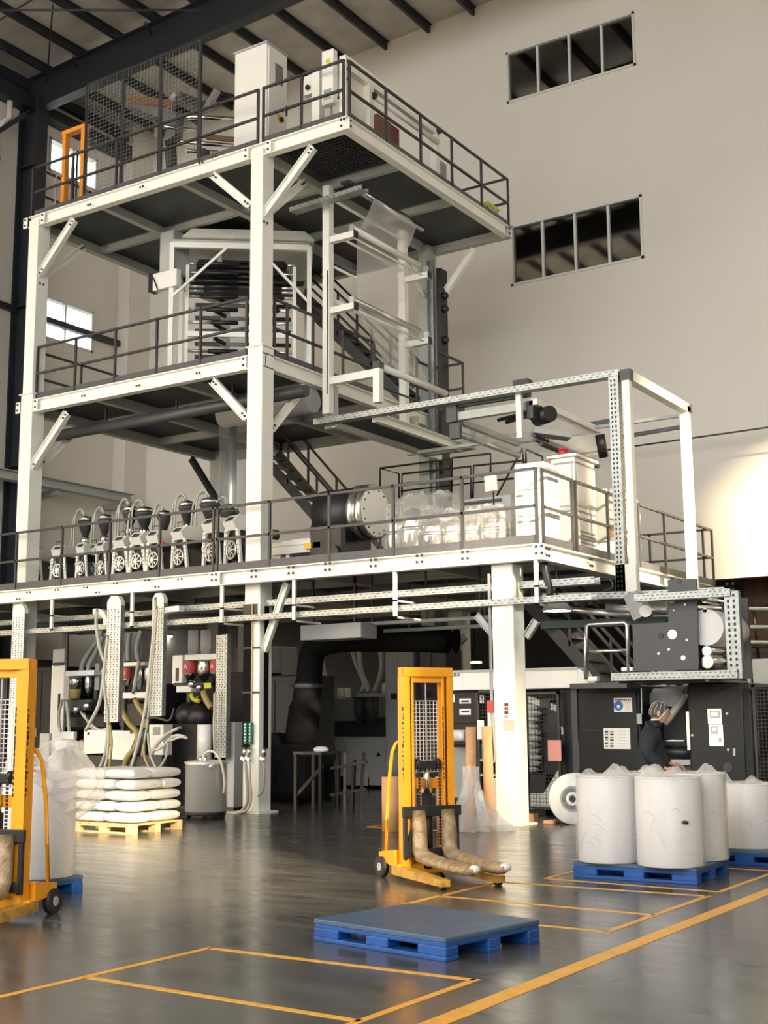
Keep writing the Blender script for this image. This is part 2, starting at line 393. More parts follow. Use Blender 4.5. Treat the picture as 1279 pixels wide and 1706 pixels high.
# left wall
a = oX(75, 492, XL); b = oX(153, 588, XL); c = oX(83, 228, XL); d = oX(160, 320, XL)
WL = [(a.y-.25, b.y, b.z, a.z), (c.y, d.y, d.z, c.z)]
wall_holes(0, XL-.3, XL, (YF, 60), (0, 21), WL).build('wall_left', 'wall_paint', kind='structure')
def window(n, axis, w, u0, u1, z0, z1, panes, glass, label):
    root = thing('window_%d' % n, label, 'window', loc=(w, (u0+u1)/2, z0) if axis == 0 else ((u0+u1)/2, w, z0)); root['kind'] = 'structure'; del root['category']
    t = .06
    def bx(a, b, c, d, nm, m, d0=0.0, d1=.12):
        mb = MB().box((w-d1, a, c), (w-d0, b, d)) if axis == 0 else MB().box((a, w+d0, c), (b, w+d1, d))
        mb.build(nm, m, root)
    bx(u0, u1, z1-t, z1, 'frame', 'window_frame', -.03); bx(u0, u1, z0, z0+t, 'frame', 'window_frame', -.03)
    bx(u0, u0+t, z0, z1, 'frame', 'window_frame', -.03); bx(u1-t, u1, z0, z1, 'frame', 'window_frame', -.03)
    for k in range(panes):
        p0 = u0+(u1-u0)*k/panes; p1 = u0+(u1-u0)*(k+1)/panes
        if k: bx(p0-.03, p0+.03, z0, z1, 'mullion', 'window_frame')
        bx(p0+.03, p1-.03, z0+t, z1-t, 'pane', glass, .055, .062)
window(1, 1, YB, *WB[0], 4, 'glass_dark', 'upper dark four-pane window high in the back wall')
window(2, 1, YB, *WB[1], 4, 'glass_dark', 'lower dark four-pane window in the back wall beside the top deck')
window(3, 0, XL, *WL[0], 2, 'glass', 'bright two-pane window in the left wall at middle deck height')
window(4, 0, XL, *WL[1], 2, 'glass', 'bright window in the left wall behind the orange lift')
# corner pier, ceiling, rafter and purlins
MB().box((XL, YB-.9, 0), (XL+.48, YB, 19.6)).build('trim_1', 'wall_paint', kind='structure', label='plastered corner pier between left and back walls')
MB().prism([(XL-.4, YF-1, roof_z(XL-.4)), (XR+.4, YF-1, roof_z(XR+.4)), (XR+.4, YF-1, roof_z(XR+.4)+.12), (XL-.4, YF-1, roof_z(XL-.4)+.12)], (0, 72, 0)).build('ceiling', 'roof_foil', kind='structure', label='foil insulated roof with dark purlins')
ceil = bpy.data.objects['ceiling']
YR = 22.3
ra = oY(65, 185, YR); rb = oY(490, 0, YR); sl = (rb.z-ra.z)/(rb.x-ra.x)
def rz0(x): return ra.z+sl*(x-ra.x)
for yr in (YR, YR-9.0, YR-18):
    for x0, x1 in ((XL+.1, -14), (-14, -3), (-3, XR)):
        zt0, zt1 = roof_z(x0)-.24, roof_z(x1)-.24
        zb0, zb1 = max(rz0(x0), ra.z-.05), min(rz0(x1), zt1-.55)
        if zb0 > zt0-.55: zb0 = zt0-.55
        mb = MB()
        mb.prism([(x0, yr-.008, zb0), (x1, yr-.008, zb1), (x1, yr-.008, zt1), (x0, yr-.008, zt0)], (0, .016, 0))
        mb.prism([(x0, yr-.16, zb0), (x1, yr-.16, zb1), (x1, yr-.16, zb1+.025), (x0, yr-.16, zb0+.025)], (0, .32, 0))
        mb.prism([(x0, yr-.16, zt0-.025), (x1, yr-.16, zt1-.025), (x1, yr-.16, zt1), (x0, yr-.16, zt0)], (0, .32, 0))
        mb.build('rafter', 'steel_dark', ceil)
px0 = oY(645, 75, YB).x; dx = (oY(790, 12, YB).x-px0)/2.0
x = px0
while x > XL+.6: x -= dx
x += dx
while x < XR:
    z = roof_z(x)-.12
    mb = MB(); mb.box((x-.008, YF, z-.1), (x+.008, YB, z+.11)); mb.box((x-.07, YF, z-.11), (x+.008, YB, z-.095)); mb.box((x-.008, YF, z+.095), (x+.07, YB, z+.11))
    mb.build('purlin', 'steel_dark', ceil); x += dx
MB().cyl(oY(-40, 17, 17), oY(335, 17, 19.5), .025, 6).build('tie_rod', 'steel_dark', ceil)
MB().cyl(oY(88, 8, 20), oY(78, 136, 21.9), .022, 6).build('tie_rod', 'steel_dark', ceil)
MB().cyl(oY(84, -20, 19.5), oY(-30, 52, 17.5), .02, 6).build('tie_rod', 'steel_dark', ceil)
MB().cyl(oY(-10, 62, 17.5), oY(30, 112, 19), .02, 6).build('tie_rod', 'steel_dark', ceil)
MB().bar(oY(242, 38, 21.5), oY(252, 58, 22.2), .07, .07).build('fly_brace', 'steel_dark', ceil)
MB().bar(oY(122, 92, 21.5), oY(128, 112, 22.2), .07, .07).build('fly_brace', 'steel_dark', ceil)
# eave members along the left wall
MB().box((XL+.05, YF, 18.35), (XL+.45, YB-.9, 18.75)).build('eave_strut', 'steel_dark', ceil)
MB().box((XL+.0, YF, 18.95), (XL+.3, YB-.9, 19.25)).build('eave_strut', 'steel_dark', ceil)
MB().box((XL+.5, 22.6, 18.60), (XL+.56, YB-1.5, 18.66)).build('eave_pipe', 'galv', ceil)
MB().bar((XL+.2, 20.2, 16.3), (XL+.55, 21.9, 18.0), .13, .13).build('eave_brace', 'steel_dark', ceil)
# steel column of the hall
t = thing('steel_column', 'tall dark navy steel column against the left wall under the rafter', 'column', (XL+.5, YR, 0))
mb = MB()
mb.box((XL+.04, YR-.2, 0), (XL+.08, YR+.2, 18.6)); mb.box((XL+.74, YR-.2, 0), (XL+.78, YR+.2, 18.6)); mb.box((XL+.08, YR-.012, 0), (XL+.74, YR+.012, 18.6))
mb.build('shaft', 'steel_dark', t)
for z in (8.2, 12.6, 16.6):
    MB().box((XL+.08, YR-.19, z), (XL+.74, YR+.19, z+.03)).build('stiffener', 'steel_dark', t)
MB().box((XL-.02+.02, YR-.3, 0), (XL+.9, YR+.3, .04)).build('base_plate', 'steel_dark', t)
t = thing('downpipe', 'pale grey downpipe on the left wall beside the dark steel column', 'pipe', (XL+.12, 21.2, 0))
mb = MB(); mb.tube([(XL+.31, 21.2, 0), (XL+.31, 21.2, 17.3), (XL+.31, 21.35, 17.6), (XL+.31, 21.55, 17.8), (XL+.31, 21.55, 18.3)], .085, 10); mb.build('pipe', 'wall_paint', t)
for z in (5, 9, 13, 16.5): MB().cyl((XL+.31, 21.2, z), (XL+.31, 21.2, z+.06), .1, 10).build('clip', 'galv', t)
a = oX(75, 533, XL+.1); b = oX(212, 578, XL+.1)
MB().bar((a.x, 19.0, b.z), (b.x, b.y, b.z), .16, .16).build('wall_girt', 'steel_dark', label='dark steel girt crossing the left wall window', cat='girt')
# ledge beam with brackets low on the left wall
t = thing('runway_beam', 'grey-green steel runway beam with brackets on the left wall above the extruders', 'beam', (XL+.5, 23, 6.3))
b = oX(218, 832, XL+.75)
MB().ibeam((XL+.75, 14, b.z), (XL+.75, b.y, b.z), .3, .26).build('beam', 'beam_grey', t)
for y in (18.2, 20.9, 23.4, b.y-.3): MB().bar((XL, y, b.z-.22), (XL+.75, y, b.z-.18), .14, .16).build('bracket', 'beam_grey', t)
# unseen right and front walls; openings invented and placed to aim daylight and sun patches
wall_holes(0, XR, XR+.3, (YF, 60), (0, 21.2), [(16.4, 19.8, 11.8, 14.6), (4.9, 8.0, 11.75, 13.0), (9.2, 11.3, 11.2, 14.3), (5.9, 6.4, 7.8, 10.0), (-2.0, .9, 7.1, 9.9), (9.25, 9.75, 7.6, 9.2)]).build('wall_right', 'wall_paint', kind='structure')
wall_holes(1, YF-.3, YF, (XL, XR), (0, 21.2), [(-25.5, -17, 4.5, 18.5), (-16.4, -8, 4.5, 18.5), (-7.4, 1, 4.5, 18.5), (1.6, 8.6, 4.5, 18.5), (-6.5, 0, 0, 3.5)]).build('wall_front', 'wall_paint', kind='structure')
# the bay beyond the back wall
MB().box((XL-.3, 59.7, 0), (XR, 60, 21)).build('wall_far', 'wall_grey', kind='structure')
# ---------------------------------------------------------------- shared steelwork helpers
def bolts(mb, pts, n=(0, -1, 0), r=.022, d=.018):
    n = V(n)
    for p in pts: mb.cyl(V(p), V(p)+n*d, r, 6)
def rails(root, a, b, z, posts, h=1.1, m='rail', toe=True, mids=(.55,), t=.042, pz=0.0):
    """straight guard rail from a to b (xy) at deck height z with posts at the given points"""
    a = V((a[0], a[1], z)); b = V((b[0], b[1], z))
    for hh in (h,)+tuple(mids): MB().bar(a+V((0, 0, hh)), b+V((0, 0, hh)), t, t).build('guard_rail', m, root)
    for p in posts: MB().box((p[0]-t/2, p[1]-t/2, z-pz), (p[0]+t/2, p[1]+t/2, z+h+t/2-.002)).build('rail_post', m, root)
    if toe: MB().bar(a+V((0, 0, .07)), b+V((0, 0, .07)), .012, .14).build('toe_plate', 'toe', root)
def brace(root, p, q, w=.13, m='white_paint', bm=None):
    p = V(p); q = V(q); d = (q-p).normalized(); up = (0, 1, 0) if abs(d.y) < .3 else (1, 0, 0)
    _, s, _b = basis(q-p, up)
    mb = MB(); u = V(up)
    mb.bar(p, q, .014, w, up) if False else mb.bar(p, q, w, .012, up)
    mb.bar(p+s*(w/2-.006), q+s*(w/2-.006), .012, w*.7, up); mb.bar(p-s*(w/2-.006), q-s*(w/2-.006), .012, w*.7, up)
    mb.build('knee_brace', m, root)
    if bm is not None:
        nrm = V(up)*(-1 if abs(d.y) < .3 else 1)
        for e, sg in ((p, 1), (q, -1)):
            for k in (.05, .13): bolts(bm, [e+d*sg*k+nrm*.006], nrm, .02, .03)
def column(root, x, y, wx, wy, z0, z1, m='white_paint', name='column'):
    return MB().rbox((x-wx/2, y-wy/2, z0), (x+wx/2, y+wy/2, z1), .012).build(name, m, root)
# ---------------------------------------------------------------- the tower
Z1, Z2, Z3 = 4.07, 7.95, 11.90
TX0, TX1, TY0, TY1 = -19.62, -13.72, 17.05, 22.85          # column grid
tower = thing('tower_platform', 'tall white steel tower platform with two railed decks around the blown-film line', 'platform', (-16.6, 20, 0))
tb = MB()
for x in (TX0, TX1):
    for y in (TY0, TY1):
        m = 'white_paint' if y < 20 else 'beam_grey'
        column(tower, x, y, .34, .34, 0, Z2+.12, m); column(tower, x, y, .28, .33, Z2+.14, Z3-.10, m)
        MB().box((x-.2, y-.2, Z2+.12), (x+.2, y+.2, Z2+.14)).build('splice_plate', m, tower)
        MB().box((x-.26, y-.26, 0), (x+.26, y+.26, .03)).build('base_plate', m, tower)
D3 = (-19.80, -11.73, 16.90, 23.06)
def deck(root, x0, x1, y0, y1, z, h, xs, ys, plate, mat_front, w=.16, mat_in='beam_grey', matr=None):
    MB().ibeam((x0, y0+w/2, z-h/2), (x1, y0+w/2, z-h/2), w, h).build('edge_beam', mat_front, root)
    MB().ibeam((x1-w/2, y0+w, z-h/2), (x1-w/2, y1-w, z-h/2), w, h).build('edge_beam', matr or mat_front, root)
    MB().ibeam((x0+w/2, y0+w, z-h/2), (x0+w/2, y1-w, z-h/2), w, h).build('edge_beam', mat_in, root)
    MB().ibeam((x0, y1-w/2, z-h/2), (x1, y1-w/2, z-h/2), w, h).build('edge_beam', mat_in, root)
    for x in xs: MB().ibeam((x, y0+w, z-h/2), (x, y1-w, z-h/2), w*.8, h*.9).build('cross_beam', mat_in, root)
    X = [x0+w/2]+list(xs)+[x1-w/2]
    for y in ys:
        for a, b in zip(X[:-1], X[1:]): MB().ibeam((a, y, z-h*.42), (b, y, z-h*.42), w*.7, h*.7).build('joist', mat_in, root)
    Yv = [y0+w/2]+list(ys)+[y1-w/2]
    for i in range(len(X)-1):
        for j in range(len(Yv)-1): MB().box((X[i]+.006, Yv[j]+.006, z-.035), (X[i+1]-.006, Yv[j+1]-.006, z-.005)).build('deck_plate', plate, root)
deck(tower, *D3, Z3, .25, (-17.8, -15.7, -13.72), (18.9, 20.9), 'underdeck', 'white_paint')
# open grating seen under the front right corner
mb = MB()
for k in range(22): mb.box((-13.45+k*.075, 17.1, Z3-.075), (-13.44+k*.075, 18.75, Z3-.045))
for k in range(16): mb.box((-13.5, 17.15+k*.1, Z3-.08), (-11.95, 17.16+k*.1, Z3-.05))
mb.build('grating', 'dark_grey', tower, kind='stuff')
D2 = (-19.80, -13.55, 16.90, 23.0)
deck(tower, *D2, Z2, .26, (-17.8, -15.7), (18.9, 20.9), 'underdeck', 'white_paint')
# knee braces (in the photographed positions)
for p, q in (((433, 368), (522, 245)), ((416, 342), (354, 291)), ((66, 458), (124, 366))):
    a = oY(*p, TY0-.06); b = oY(*q, TY0-.06); brace(tower, a, b, .15, bm=tb)
for p, q in (((411, 696), (354, 634)), ((52, 782), (112, 688))):
    a = oY(*p, TY0-.06); b = oY(*q, TY0-.06); brace(tower, a, b, .15, bm=tb)
for p, q, X in (((444, 357), (507, 303), TX1+.05), ((68, 466), (140, 411), TX0+.05), ((66, 776), (118, 726), TX0+.05), ((451, 716), (507, 644), TX1+.05)):
    a = oX(*p, X); b = oX(*q, X); brace(tower, a, b, .13, bm=tb)
a = oY(738, 492, TY1); b = oY(790, 415, TY1); brace(tower, a, b, .14)
a = oX(708, 492, TX1+.05); b = oX(672, 430, TX1+.05); brace(tower, a, b, .12)
a = oX(318, 763, TX0+.3); b = oX(362, 835, TX0+.3); brace(tower, a, b, .14, 'dark_grey')
# connection plates and bolts
for z in (Z3, Z2):
    for x in (TX0, TX1):
        for s in (-1, 1):
            xx = x+s*.26
            if z == Z3 or not (x == TX1 and s == 1):
                MB().box((xx-.06, 16.885, z-.24), (xx+.06, 16.9, z-.01)).build('splice_plate', 'white_paint', tower)
                bolts(tb, [(xx-.0, 16.885, z-.06), (xx, 16.885, z-.18)])
bolts(tb, [(-11.85, 16.9, Z3-.06), (-11.85, 16.9, Z3-.17), (-11.79, 16.9, Z3-.06)]); bolts(tb, [(-11.73, 17.0, Z3-.06), (-11.73, 17.0, Z3-.17), (-11.73, 22.95, Z3-.06), (-11.73, 22.95, Z3-.17)], (1, 0, 0))
for px, py in ((355, 262), (333, 272), (147, 342), (234, 312)):
    p = oY(px, py, 16.9); bolts(tb, [p, p+V((.07, 0, 0))])
for px, py in ((137, 660), (228, 643), (328, 622)):
    p = oY(px, py, 16.9); bolts(tb, [p, p+V((.07, 0, 0))])
for px, py in ((430, 369), (428, 712), (60, 472), (50, 787)):
    p = oX(px+9, py, TX1+.14) if px > 400 else oX(px+6, py, TX0+.14); bolts(tb, [p, p+V((0, .1, 0))], (1, 0, 0)); 
tb.build('bolts', 'black', tower, kind='stuff')
# deck 3 rails
zt = Z3
fp = [oY(px, 250, 16.98).x for px in (57, 123, 195, 268, 333)]
rails(tower, (-19.72, 16.98), (oY(430, 190, 16.98).x, 16.98), zt, [(x, 16.98) for x in fp]+[(oY(430, 190, 16.98).x, 16.98)])
fp2 = [oY(px, 170, 16.98).x for px in (439, 502, 572)]
rails(tower, (fp2[0], 16.98), (fp2[2], 16.98), zt, [(x, 16.98) for x in fp2])
rp = [oX(px, py, -11.8).y for px, py in ((582, 180), (643, 220), (701, 260), (753, 300), (802.5, 340), (847, 370))]
rails(tower, (-11.8, rp[0]), (-11.8, rp[-1]), zt, [(-11.8, y) for y in rp])
rails(tower, (-11.8, 23.0), (-19.7, 23.0), zt, [(-11.85-1.55*k, 23.0) for k in range(1, 6)], h=1.1)
rails(tower, (-19.72, 16.98), (-19.72, 23.0), zt, [(-19.72, 18.5), (-19.72, 20), (-19.72, 21.5), (-19.72, 22.98)])
# deck 2 rails
fp = [oY(px, 620, 16.98).x for px in (62, 125, 191, 260, 333, 410)]
rails(tower, (fp[0], 16.98), (fp[-1], 16.98), Z2, [(x, 16.98) for x in fp])
rails(tower, (-19.7, 16.98), (-19.7, 22.9), Z2, [(-19.7, 18.4), (-19.7, 19.9), (-19.7, 21.4)])
rails(tower, (-19.7, 22.9), (-16.2, 22.9), Z2, [(-19.7, 22.9), (-18.5, 22.9), (-17.4, 22.9), (-16.3, 22.9)])
rp = [oX(px, py, -13.62).y for px, py in ((457, 560), (478, 580), (521, 590), (571, 610), (623, 630))]
rails(tower, (-13.62, 17.3), (-13.62, rp[-1]), Z2, [(-13.62, y) for y in rp])
rails(tower, (-13.62, 21.6), (-13.62, 22.9), Z2, [(-13.62, 22.2), (-13.62, 22.9)])
rails(tower, (-13.62, 22.9), (-12.9, 22.9), Z2, [(-12.9, 22.9)], toe=False)
MB().bar((-12.9, 22.9, Z2+1.1), (-12.9, 21.9, Z2+1.1), .042, .042).build('guard_rail', 'rail', tower)
# ---------------------------------------------------------------- mezzanine
mez = thing('mezzanine_platform', 'long white steel mezzanine with dark guard rail carrying the extruders', 'platform', (-15, 20, 0))
MX0, MX1, MY0, MY1 = -25.6, -8.09, 16.60, 24.2
bm = MB()
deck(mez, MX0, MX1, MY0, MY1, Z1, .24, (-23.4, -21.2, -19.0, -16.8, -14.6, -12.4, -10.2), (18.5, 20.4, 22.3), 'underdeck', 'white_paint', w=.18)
for x, y in ((-8.85, 16.97), (-8.85, 23.3), (-24.4, 16.97), (-13.72, 24.0), (-19.62, 24.0)):
    column(mez, x, y, .36, .36, .03, Z1-.24); MB().box((x-.27, y-.27, 0), (x+.27, y+.27, .03)).build('base_plate', 'white_paint', mez)
# splice plates and bolt groups along the front beam
for px, py in ((357, 962), (423, 956), (485, 950), (546, 944), (622, 938), (699, 931), (775, 925), (898, 916)):
    p = oY(px, py, MY0); bolts(bm, [(p.x+dx_, MY0, p.z+dz) for dx_ in (-.045, .045) for dz in (-.05, .05)], r=.024)
for px, py in ((48, 987), (95, 983), (143, 979), (193, 972), (245, 967), (300, 965), (163, 987), (262, 978), (31, 998)):
    p = oY(px, py, MY0); bolts(bm, [(p.x+dx_, MY0, p.z) for dx_ in (-.04, .04)], r=.018)
for y in (16.8, 18.35, 21.9): bolts(bm, [(MX1, y+dy, Z1-.12+dz) for dy in (-.04, .04) for dz in (-.05, .05)], (1, 0, 0), .024)
MB().box((MX1-.14, MY0-.012, Z1-.22), (MX1, MY0, Z1-.02)).build('splice_plate', 'white_paint', mez)
MB().box((oY(352, 962, MY0).x-.05, MY0-.01, Z1-.23), (oY(352, 962, MY0).x+.2, MY0, Z1-.01)).build('splice_plate', 'white_paint', mez)
bm.build('bolts', 'black', mez, kind='stuff')
fp = [oY(px, 860, MY0+.06).x for px in (-60, 30, 105, 184.5, 267, 356, 363, 449, 548.5, 655, 770, 893.5)]
rails(mez, (fp[0], MY0+.06), (MX1-.10, MY0+.06), Z1, [(x, MY0+.06) for x in fp], h=1.13, mids=(.57,))
rp = [oX(px, py, MX1-.06).y for px, py in ((904, 850), (953.5, 860), (959.5, 860), (1012.5, 880), (1064, 890), (1107.5, 905), (1187, 930))]
rails(mez, (MX1-.06, rp[0]), (MX1-.06, rp[1]), Z1, [(MX1-.06, rp[0]), (MX1-.06, rp[1])], h=1.13, mids=(.57,))
rails(mez, (MX1-.06, rp[2]), (MX1-.06, rp[-1]), Z1, [(MX1-.06, y) for y in rp[2:]], h=1.13, mids=(.57,))
rails(mez, (MX1-.06, rp[-1]-.12), (-10.6, rp[-1]-.12), Z1, [(MX1-.2, rp[-1]-.12), (-9.4, rp[-1]-.12), (-10.6, rp[-1]-.12)], h=1.13, mids=(.57,))
# hanger brackets with arms under the front edge (they carry the cable trays)
for px in (88, 221, 370, 490, 658, 894):
    p = oY(px, 980, MY0+.05); x = p.x
    zb = oY(px, 1036-(px-490)*.035 if px < 700 else 1008, MY0+.05).z
    mb = MB(); mb.box((x-.03, MY0+.03, zb), (x+.03, MY0+.07, Z1-.24)); mb.box((x-.03, MY0+.03, zb), (x+.03, MY0+.75, zb+.03)); mb.box((x-.03, MY0+.03, zb+.26), (x+.03, MY0+.6, zb+.29))
    mb.build('hanger_bracket', 'white_paint', mez)
# ---------------------------------------------------------------- slotted cable trays
def tray(root, p, q, w, h, up=(0, 0, 1), step=.11, rows=2, m='galv', face=None, name='tray'):
    """folded slotted tray from p to q; w across, h flange height along up; slots on the visible flange"""
    p = V(p); q = V(q); d, s, b = basis(q-p, up); L = (q-p).length
    mb = MB(); t = .006
    mb.bar(p-b*(h/2), q-b*(h/2), w, t, up); mb.bar(p+s*(w/2), q+s*(w/2), t, h, up); mb.bar(p-s*(w/2), q-s*(w/2), t, h, up)
    o = mb.build(name, m, root)
    sl = MB(); n = int(L/step)
    for sd in ((-1, 1) if face is None else (face,)):
        for i in range(n):
            for r in range(rows):
                c = p+d*(step*(i+.3+.5*(r % 2)))+s*sd*(w/2+.0035)+b*h*((r+.5)/rows-.5)
                sl.bar(c, c+d*step*.45, .003, h*.09, up)
    sl.build('slots', 'slot', o if root is not None else None, kind='stuff'); return o
def tray_thing(label, p, q, w, h, **k):
    t = thing('cable_tray', label, 'cable tray', V(p)); tray(t, p, q, w, h, **k); return t
a = oY(0, 1050, MY0+.45); 
za = oY(490, 1003, MY0+.35).z; zb = oY(658, 1015, MY0+.4).z
tray_thing('lower long slotted cable tray hung along the mezzanine front', (-23.5, MY0+.22, oY(490, 1024, MY0+.12).z), (oY(985, 994, MY0+.12).x, MY0+.22, oY(490, 1024, MY0+.12).z), .2, .09, face=1)
tray_thing('upper slotted cable tray hung under the right of the mezzanine front', (oY(275, 1018, MY0+.4).x, MY0+.5, oY(490, 1001, MY0+.4).z), (oY(990, 968, MY0+.4).x, MY0+.5, oY(490, 1001, MY0+.4).z), .2, .1, face=1)
tray_thing('rear slotted cable tray under the left of the mezzanine front', (-23.5, MY0+.9, oY(100, 1031, MY0+.8).z), (-14.6, MY0+.9, oY(100, 1031, MY0+.8).z), .2, .09, face=1)
def vtray(label, px0, px1, ytop, ybot, Y, cap=True):
    p = oY((px0+px1)/2, (ytop+ybot)/2, Y); w = oY(px1, 1100, Y).x-oY(px0, 1100, Y).x
    z1 = oY(px0, ytop, Y).z; z0 = oY(px0, ybot, Y).z
    t = thing('cable_riser', label, 'cable tray', (p.x, Y, z0))
    o = tray(t, (p.x, Y+.05, z0), (p.x, Y+.05, z1-.18), w, .1, up=(0, -1, 0), step=.055, rows=1, face=None, name='tray')
    sl = MB(); n = int((z1-.25-z0)/.045)
    for i in range(n):
        for k in range(4): sl.box((p.x-w/2+w*(k+.3)/4.2+(.012 if i % 2 else 0), Y-.0035, z0+.03+i*.045), (p.x-w/2+w*(k+.55)/4.2+(.012 if i % 2 else 0), Y-.0005, z0+.052+i*.045))
    MB().box((p.x-w/2, Y, z0), (p.x+w/2, Y+.004, z1-.2)).build('cover', 'white_paint' if cap else 'galv', t); sl.build('slots', 'slot', o, kind='stuff')
    if cap: MB().prism([(p.x-w/2, Y-.004, z1-.2), (p.x+w/2, Y-.004, z1-.2), (p.x+w/2, Y-.004, z1-.1), (p.x+w/4, Y-.004, z1), (p.x-w/4, Y-.004, z1), (p.x-w/2, Y-.004, z1-.1)], (0, .1, 0)).build('end_cover', 'white_paint', t)
    return t
vtray('vertical slotted cable riser behind the yellow lift mast at far left', 18, 38, 1008, 1190, MY0+.02)
vt1 = vtray('vertical slotted cable riser hanging over the white control box', 176, 199, 994, 1203, MY0+.02)
vt2 = vtray('narrow vertical slotted cable riser beside the small white controller', 252, 271, 989, 1193, MY0+.02)
for vt, pts in ((vt1, ((159, 1019), (167, 1019), (173, 1022), (178, 1029), (180, 1042))), (vt2, ((302, 1014), (284, 1016), (276, 1020), (268, 1029), (264, 1048)))):
    P = spline([oY(x, y, MY0+.10) for x, y in pts], 4)
    for u, v_ in zip(P[:-1], P[1:]): MB().bar(u, v_+(v_-u)*.15, .13, .10).build('elbow_segment', 'white_paint', vt)
vtray('vertical slotted cable riser behind the steel tank', 359, 377, 1040, 1262, MY0+.6, cap=False)
# ---------------------------------------------------------------- gantry to the right of the mezzanine
GY = 18.55; GX = -7.45
gan = thing('gantry_frame', 'white gantry frame with slotted tray rising beside the mezzanine right edge', 'gantry', (GX, GY, 3.4))
zt = oY(1046, 617, GY).z; p2 = oX(1140, 680, GX)
column(gan, GX, GY, .13, .13, 3.42, zt, name='post'); column(gan, GX, p2.y, .16, .16, 3.55, zt-.04, name='post')
MB().box((GX-.08, GY+.07, zt-.16), (GX+.08, p2.y+.08, zt)).build('top_beam', 'white_paint', gan)
MB().box((GX-.085, GY-.07, zt-.17), (GX+.085, GY+.072, zt+.01)).build('corner_plate', 'dark_grey', gan)
MB().box((GX-.09, p2.y+.075, zt-.17), (GX+.09, p2.y+.10, zt+.0)).build('corner_plate', 'dark_grey', gan)
MB().bar((GX, p2.y, zt-.2), (-13.0, p2.y, zt-.2), .06, .06).build('tie_bar', 'beam_grey', gan)
tray(gan, (oY(527, 702, GY).x, GY, zt-.03), (GX-.1, GY, zt-.03), .2, .1, face=1)
tray(gan, (GX-.2, GY-.02, 3.42), (GX-.2, GY-.02, zt), .16, .12, up=(0, -1, 0), step=.07, face=None)
mb = MB(); n = int((zt-3.5)/.075)
for i in range(n):
    for k in range(2): mb.box((GX-.25+k*.06, GY-.0855, 3.47+i*.075), (GX-.225+k*.06, GY-.083, 3.51+i*.075))
MB().box((GX-.28, GY-.083, 3.42), (GX-.12, GY-.079, zt)).build('cover', 'galv', gan); mb.build('slots', 'slot', gan, kind='stuff')
MB().box((GX-.28, GY-.083, 3.9), (GX+.06, GY+.07, 3.45)).build('bracket', 'white_paint', gan)
# lower tray frame of the gantry (over the printing press)
zc = 3.38
tray(gan, (-8.6, GY-.9, zc), (GX+.15, GY-.35, zc-.0), .2, .1, face=1)
tray(gan, (GX+.1, GY-.3, zc), (-6.0, GY-.1, zc), .2, .11, face=1)
# ---------------------------------------------------------------- on the top deck
t = thing('control_cabinet', 'tall white electrical cabinet standing at the top deck front rail', 'cabinet', (-14.4, 17.8, Z3))
cx0, cx1, cy0, cy1, cz0, cz1 = -14.79, -14.0, 17.5, 18.12, Z3, 14.30
MB().rbox((cx0, cy0, cz0+.08), (cx1, cy1, cz1-.04), .012).build('body', 'white_cab', t)
MB().box((cx0+.02, cy0+.02, cz0), (cx1-.02, cy1-.02, cz0+.08)).build('plinth', 'dark_grey', t)
MB().box((cx0-.02, cy0-.02, cz1-.04), (cx1+.02, cy1+.02, cz1)).build('top_cover', 'grey_cab', t)
d = MB().rbox((cx1, cy0+.04, cz0+.12), (cx1+.025, cy1-.02, cz1-.08), .008).build('door', 'white_cab', t)
f = MB().box((cx1+.025, cy0+.22, cz1-.75), (cx1+.035, cy0+.46, cz1-.35)).build('vent', 'grey_plastic', d)
mb = MB()
for k in range(9): mb.box((cx1+.035, cy0+.23, cz1-.73+k*.042), (cx1+.039, cy0+.45, cz1-.715+k*.042))
mb.build('louvre', 'dark_grey', d)
MB().box((cx1+.025, cy0+.30, cz1-1.52), (cx1+.032, cy0+.42, cz1-1.36)).build('switch_plate', 'amber', d)
MB().cyl((cx1+.03, cy0+.40, cz1-1.45), (cx1+.075, cy0+.40, cz1-1.45), .05, 10).build('rotary_switch', 'black', d)
MB().box((cx1+.025, cy1-.06, cz1-1.3), (cx1+.05, cy1-.03, cz1-1.1)).build('handle', 'black', d)
MB().cyl(((cx0+cx1)/2+.3, cy0+.1, cz1), ((cx0+cx1)/2+.3, cy0+.1, cz1+.07), .03, 8).build('lifting_eye', 'dark_grey', t)
# safety cage with wire mesh
t = thing('mesh_guard', 'tall black framed wire mesh guard behind the top deck front rail', 'guard', (-16.9, 17.2, Z3))
cz = 14.58
cxs = [oY(px, 150, 17.15).x for px in (146, 206, 268, 333)]
for i, x in enumerate(cxs): MB().box((x-(.03 if i else .018), 17.12, Z3), (x+(.03 if i else .018), 17.18, cz)).build('guard_post', 'rail', t)
MB().box((cxs[0], 17.13, cz-.04), (cxs[-1], 17.17, cz)).build('top_bar', 'rail', t)
MB().box((cxs[0], 17.13, Z3+.18), (cxs[-1], 17.17, Z3+.22)).build('bottom_bar', 'rail', t)
for i in range(3):
    mb = MB(); x0, x1 = cxs[i]+.03, cxs[i+1]-.03; n = int((x1-x0)/.085); k = int((cz-Z3-.3)/.085)
    for j in range(n): mb.box((x0+(x1-x0)*j/n, 17.147, Z3+.22), (x0+(x1-x0)*j/n+.003, 17.150, cz-.04))
    for j in range(k): mb.box((x0, 17.145, Z3+.24+j*.085), (x1, 17.151, Z3+.243+j*.085))
    mb.build('wire_mesh', 'grey_plastic', t, kind='stuff')
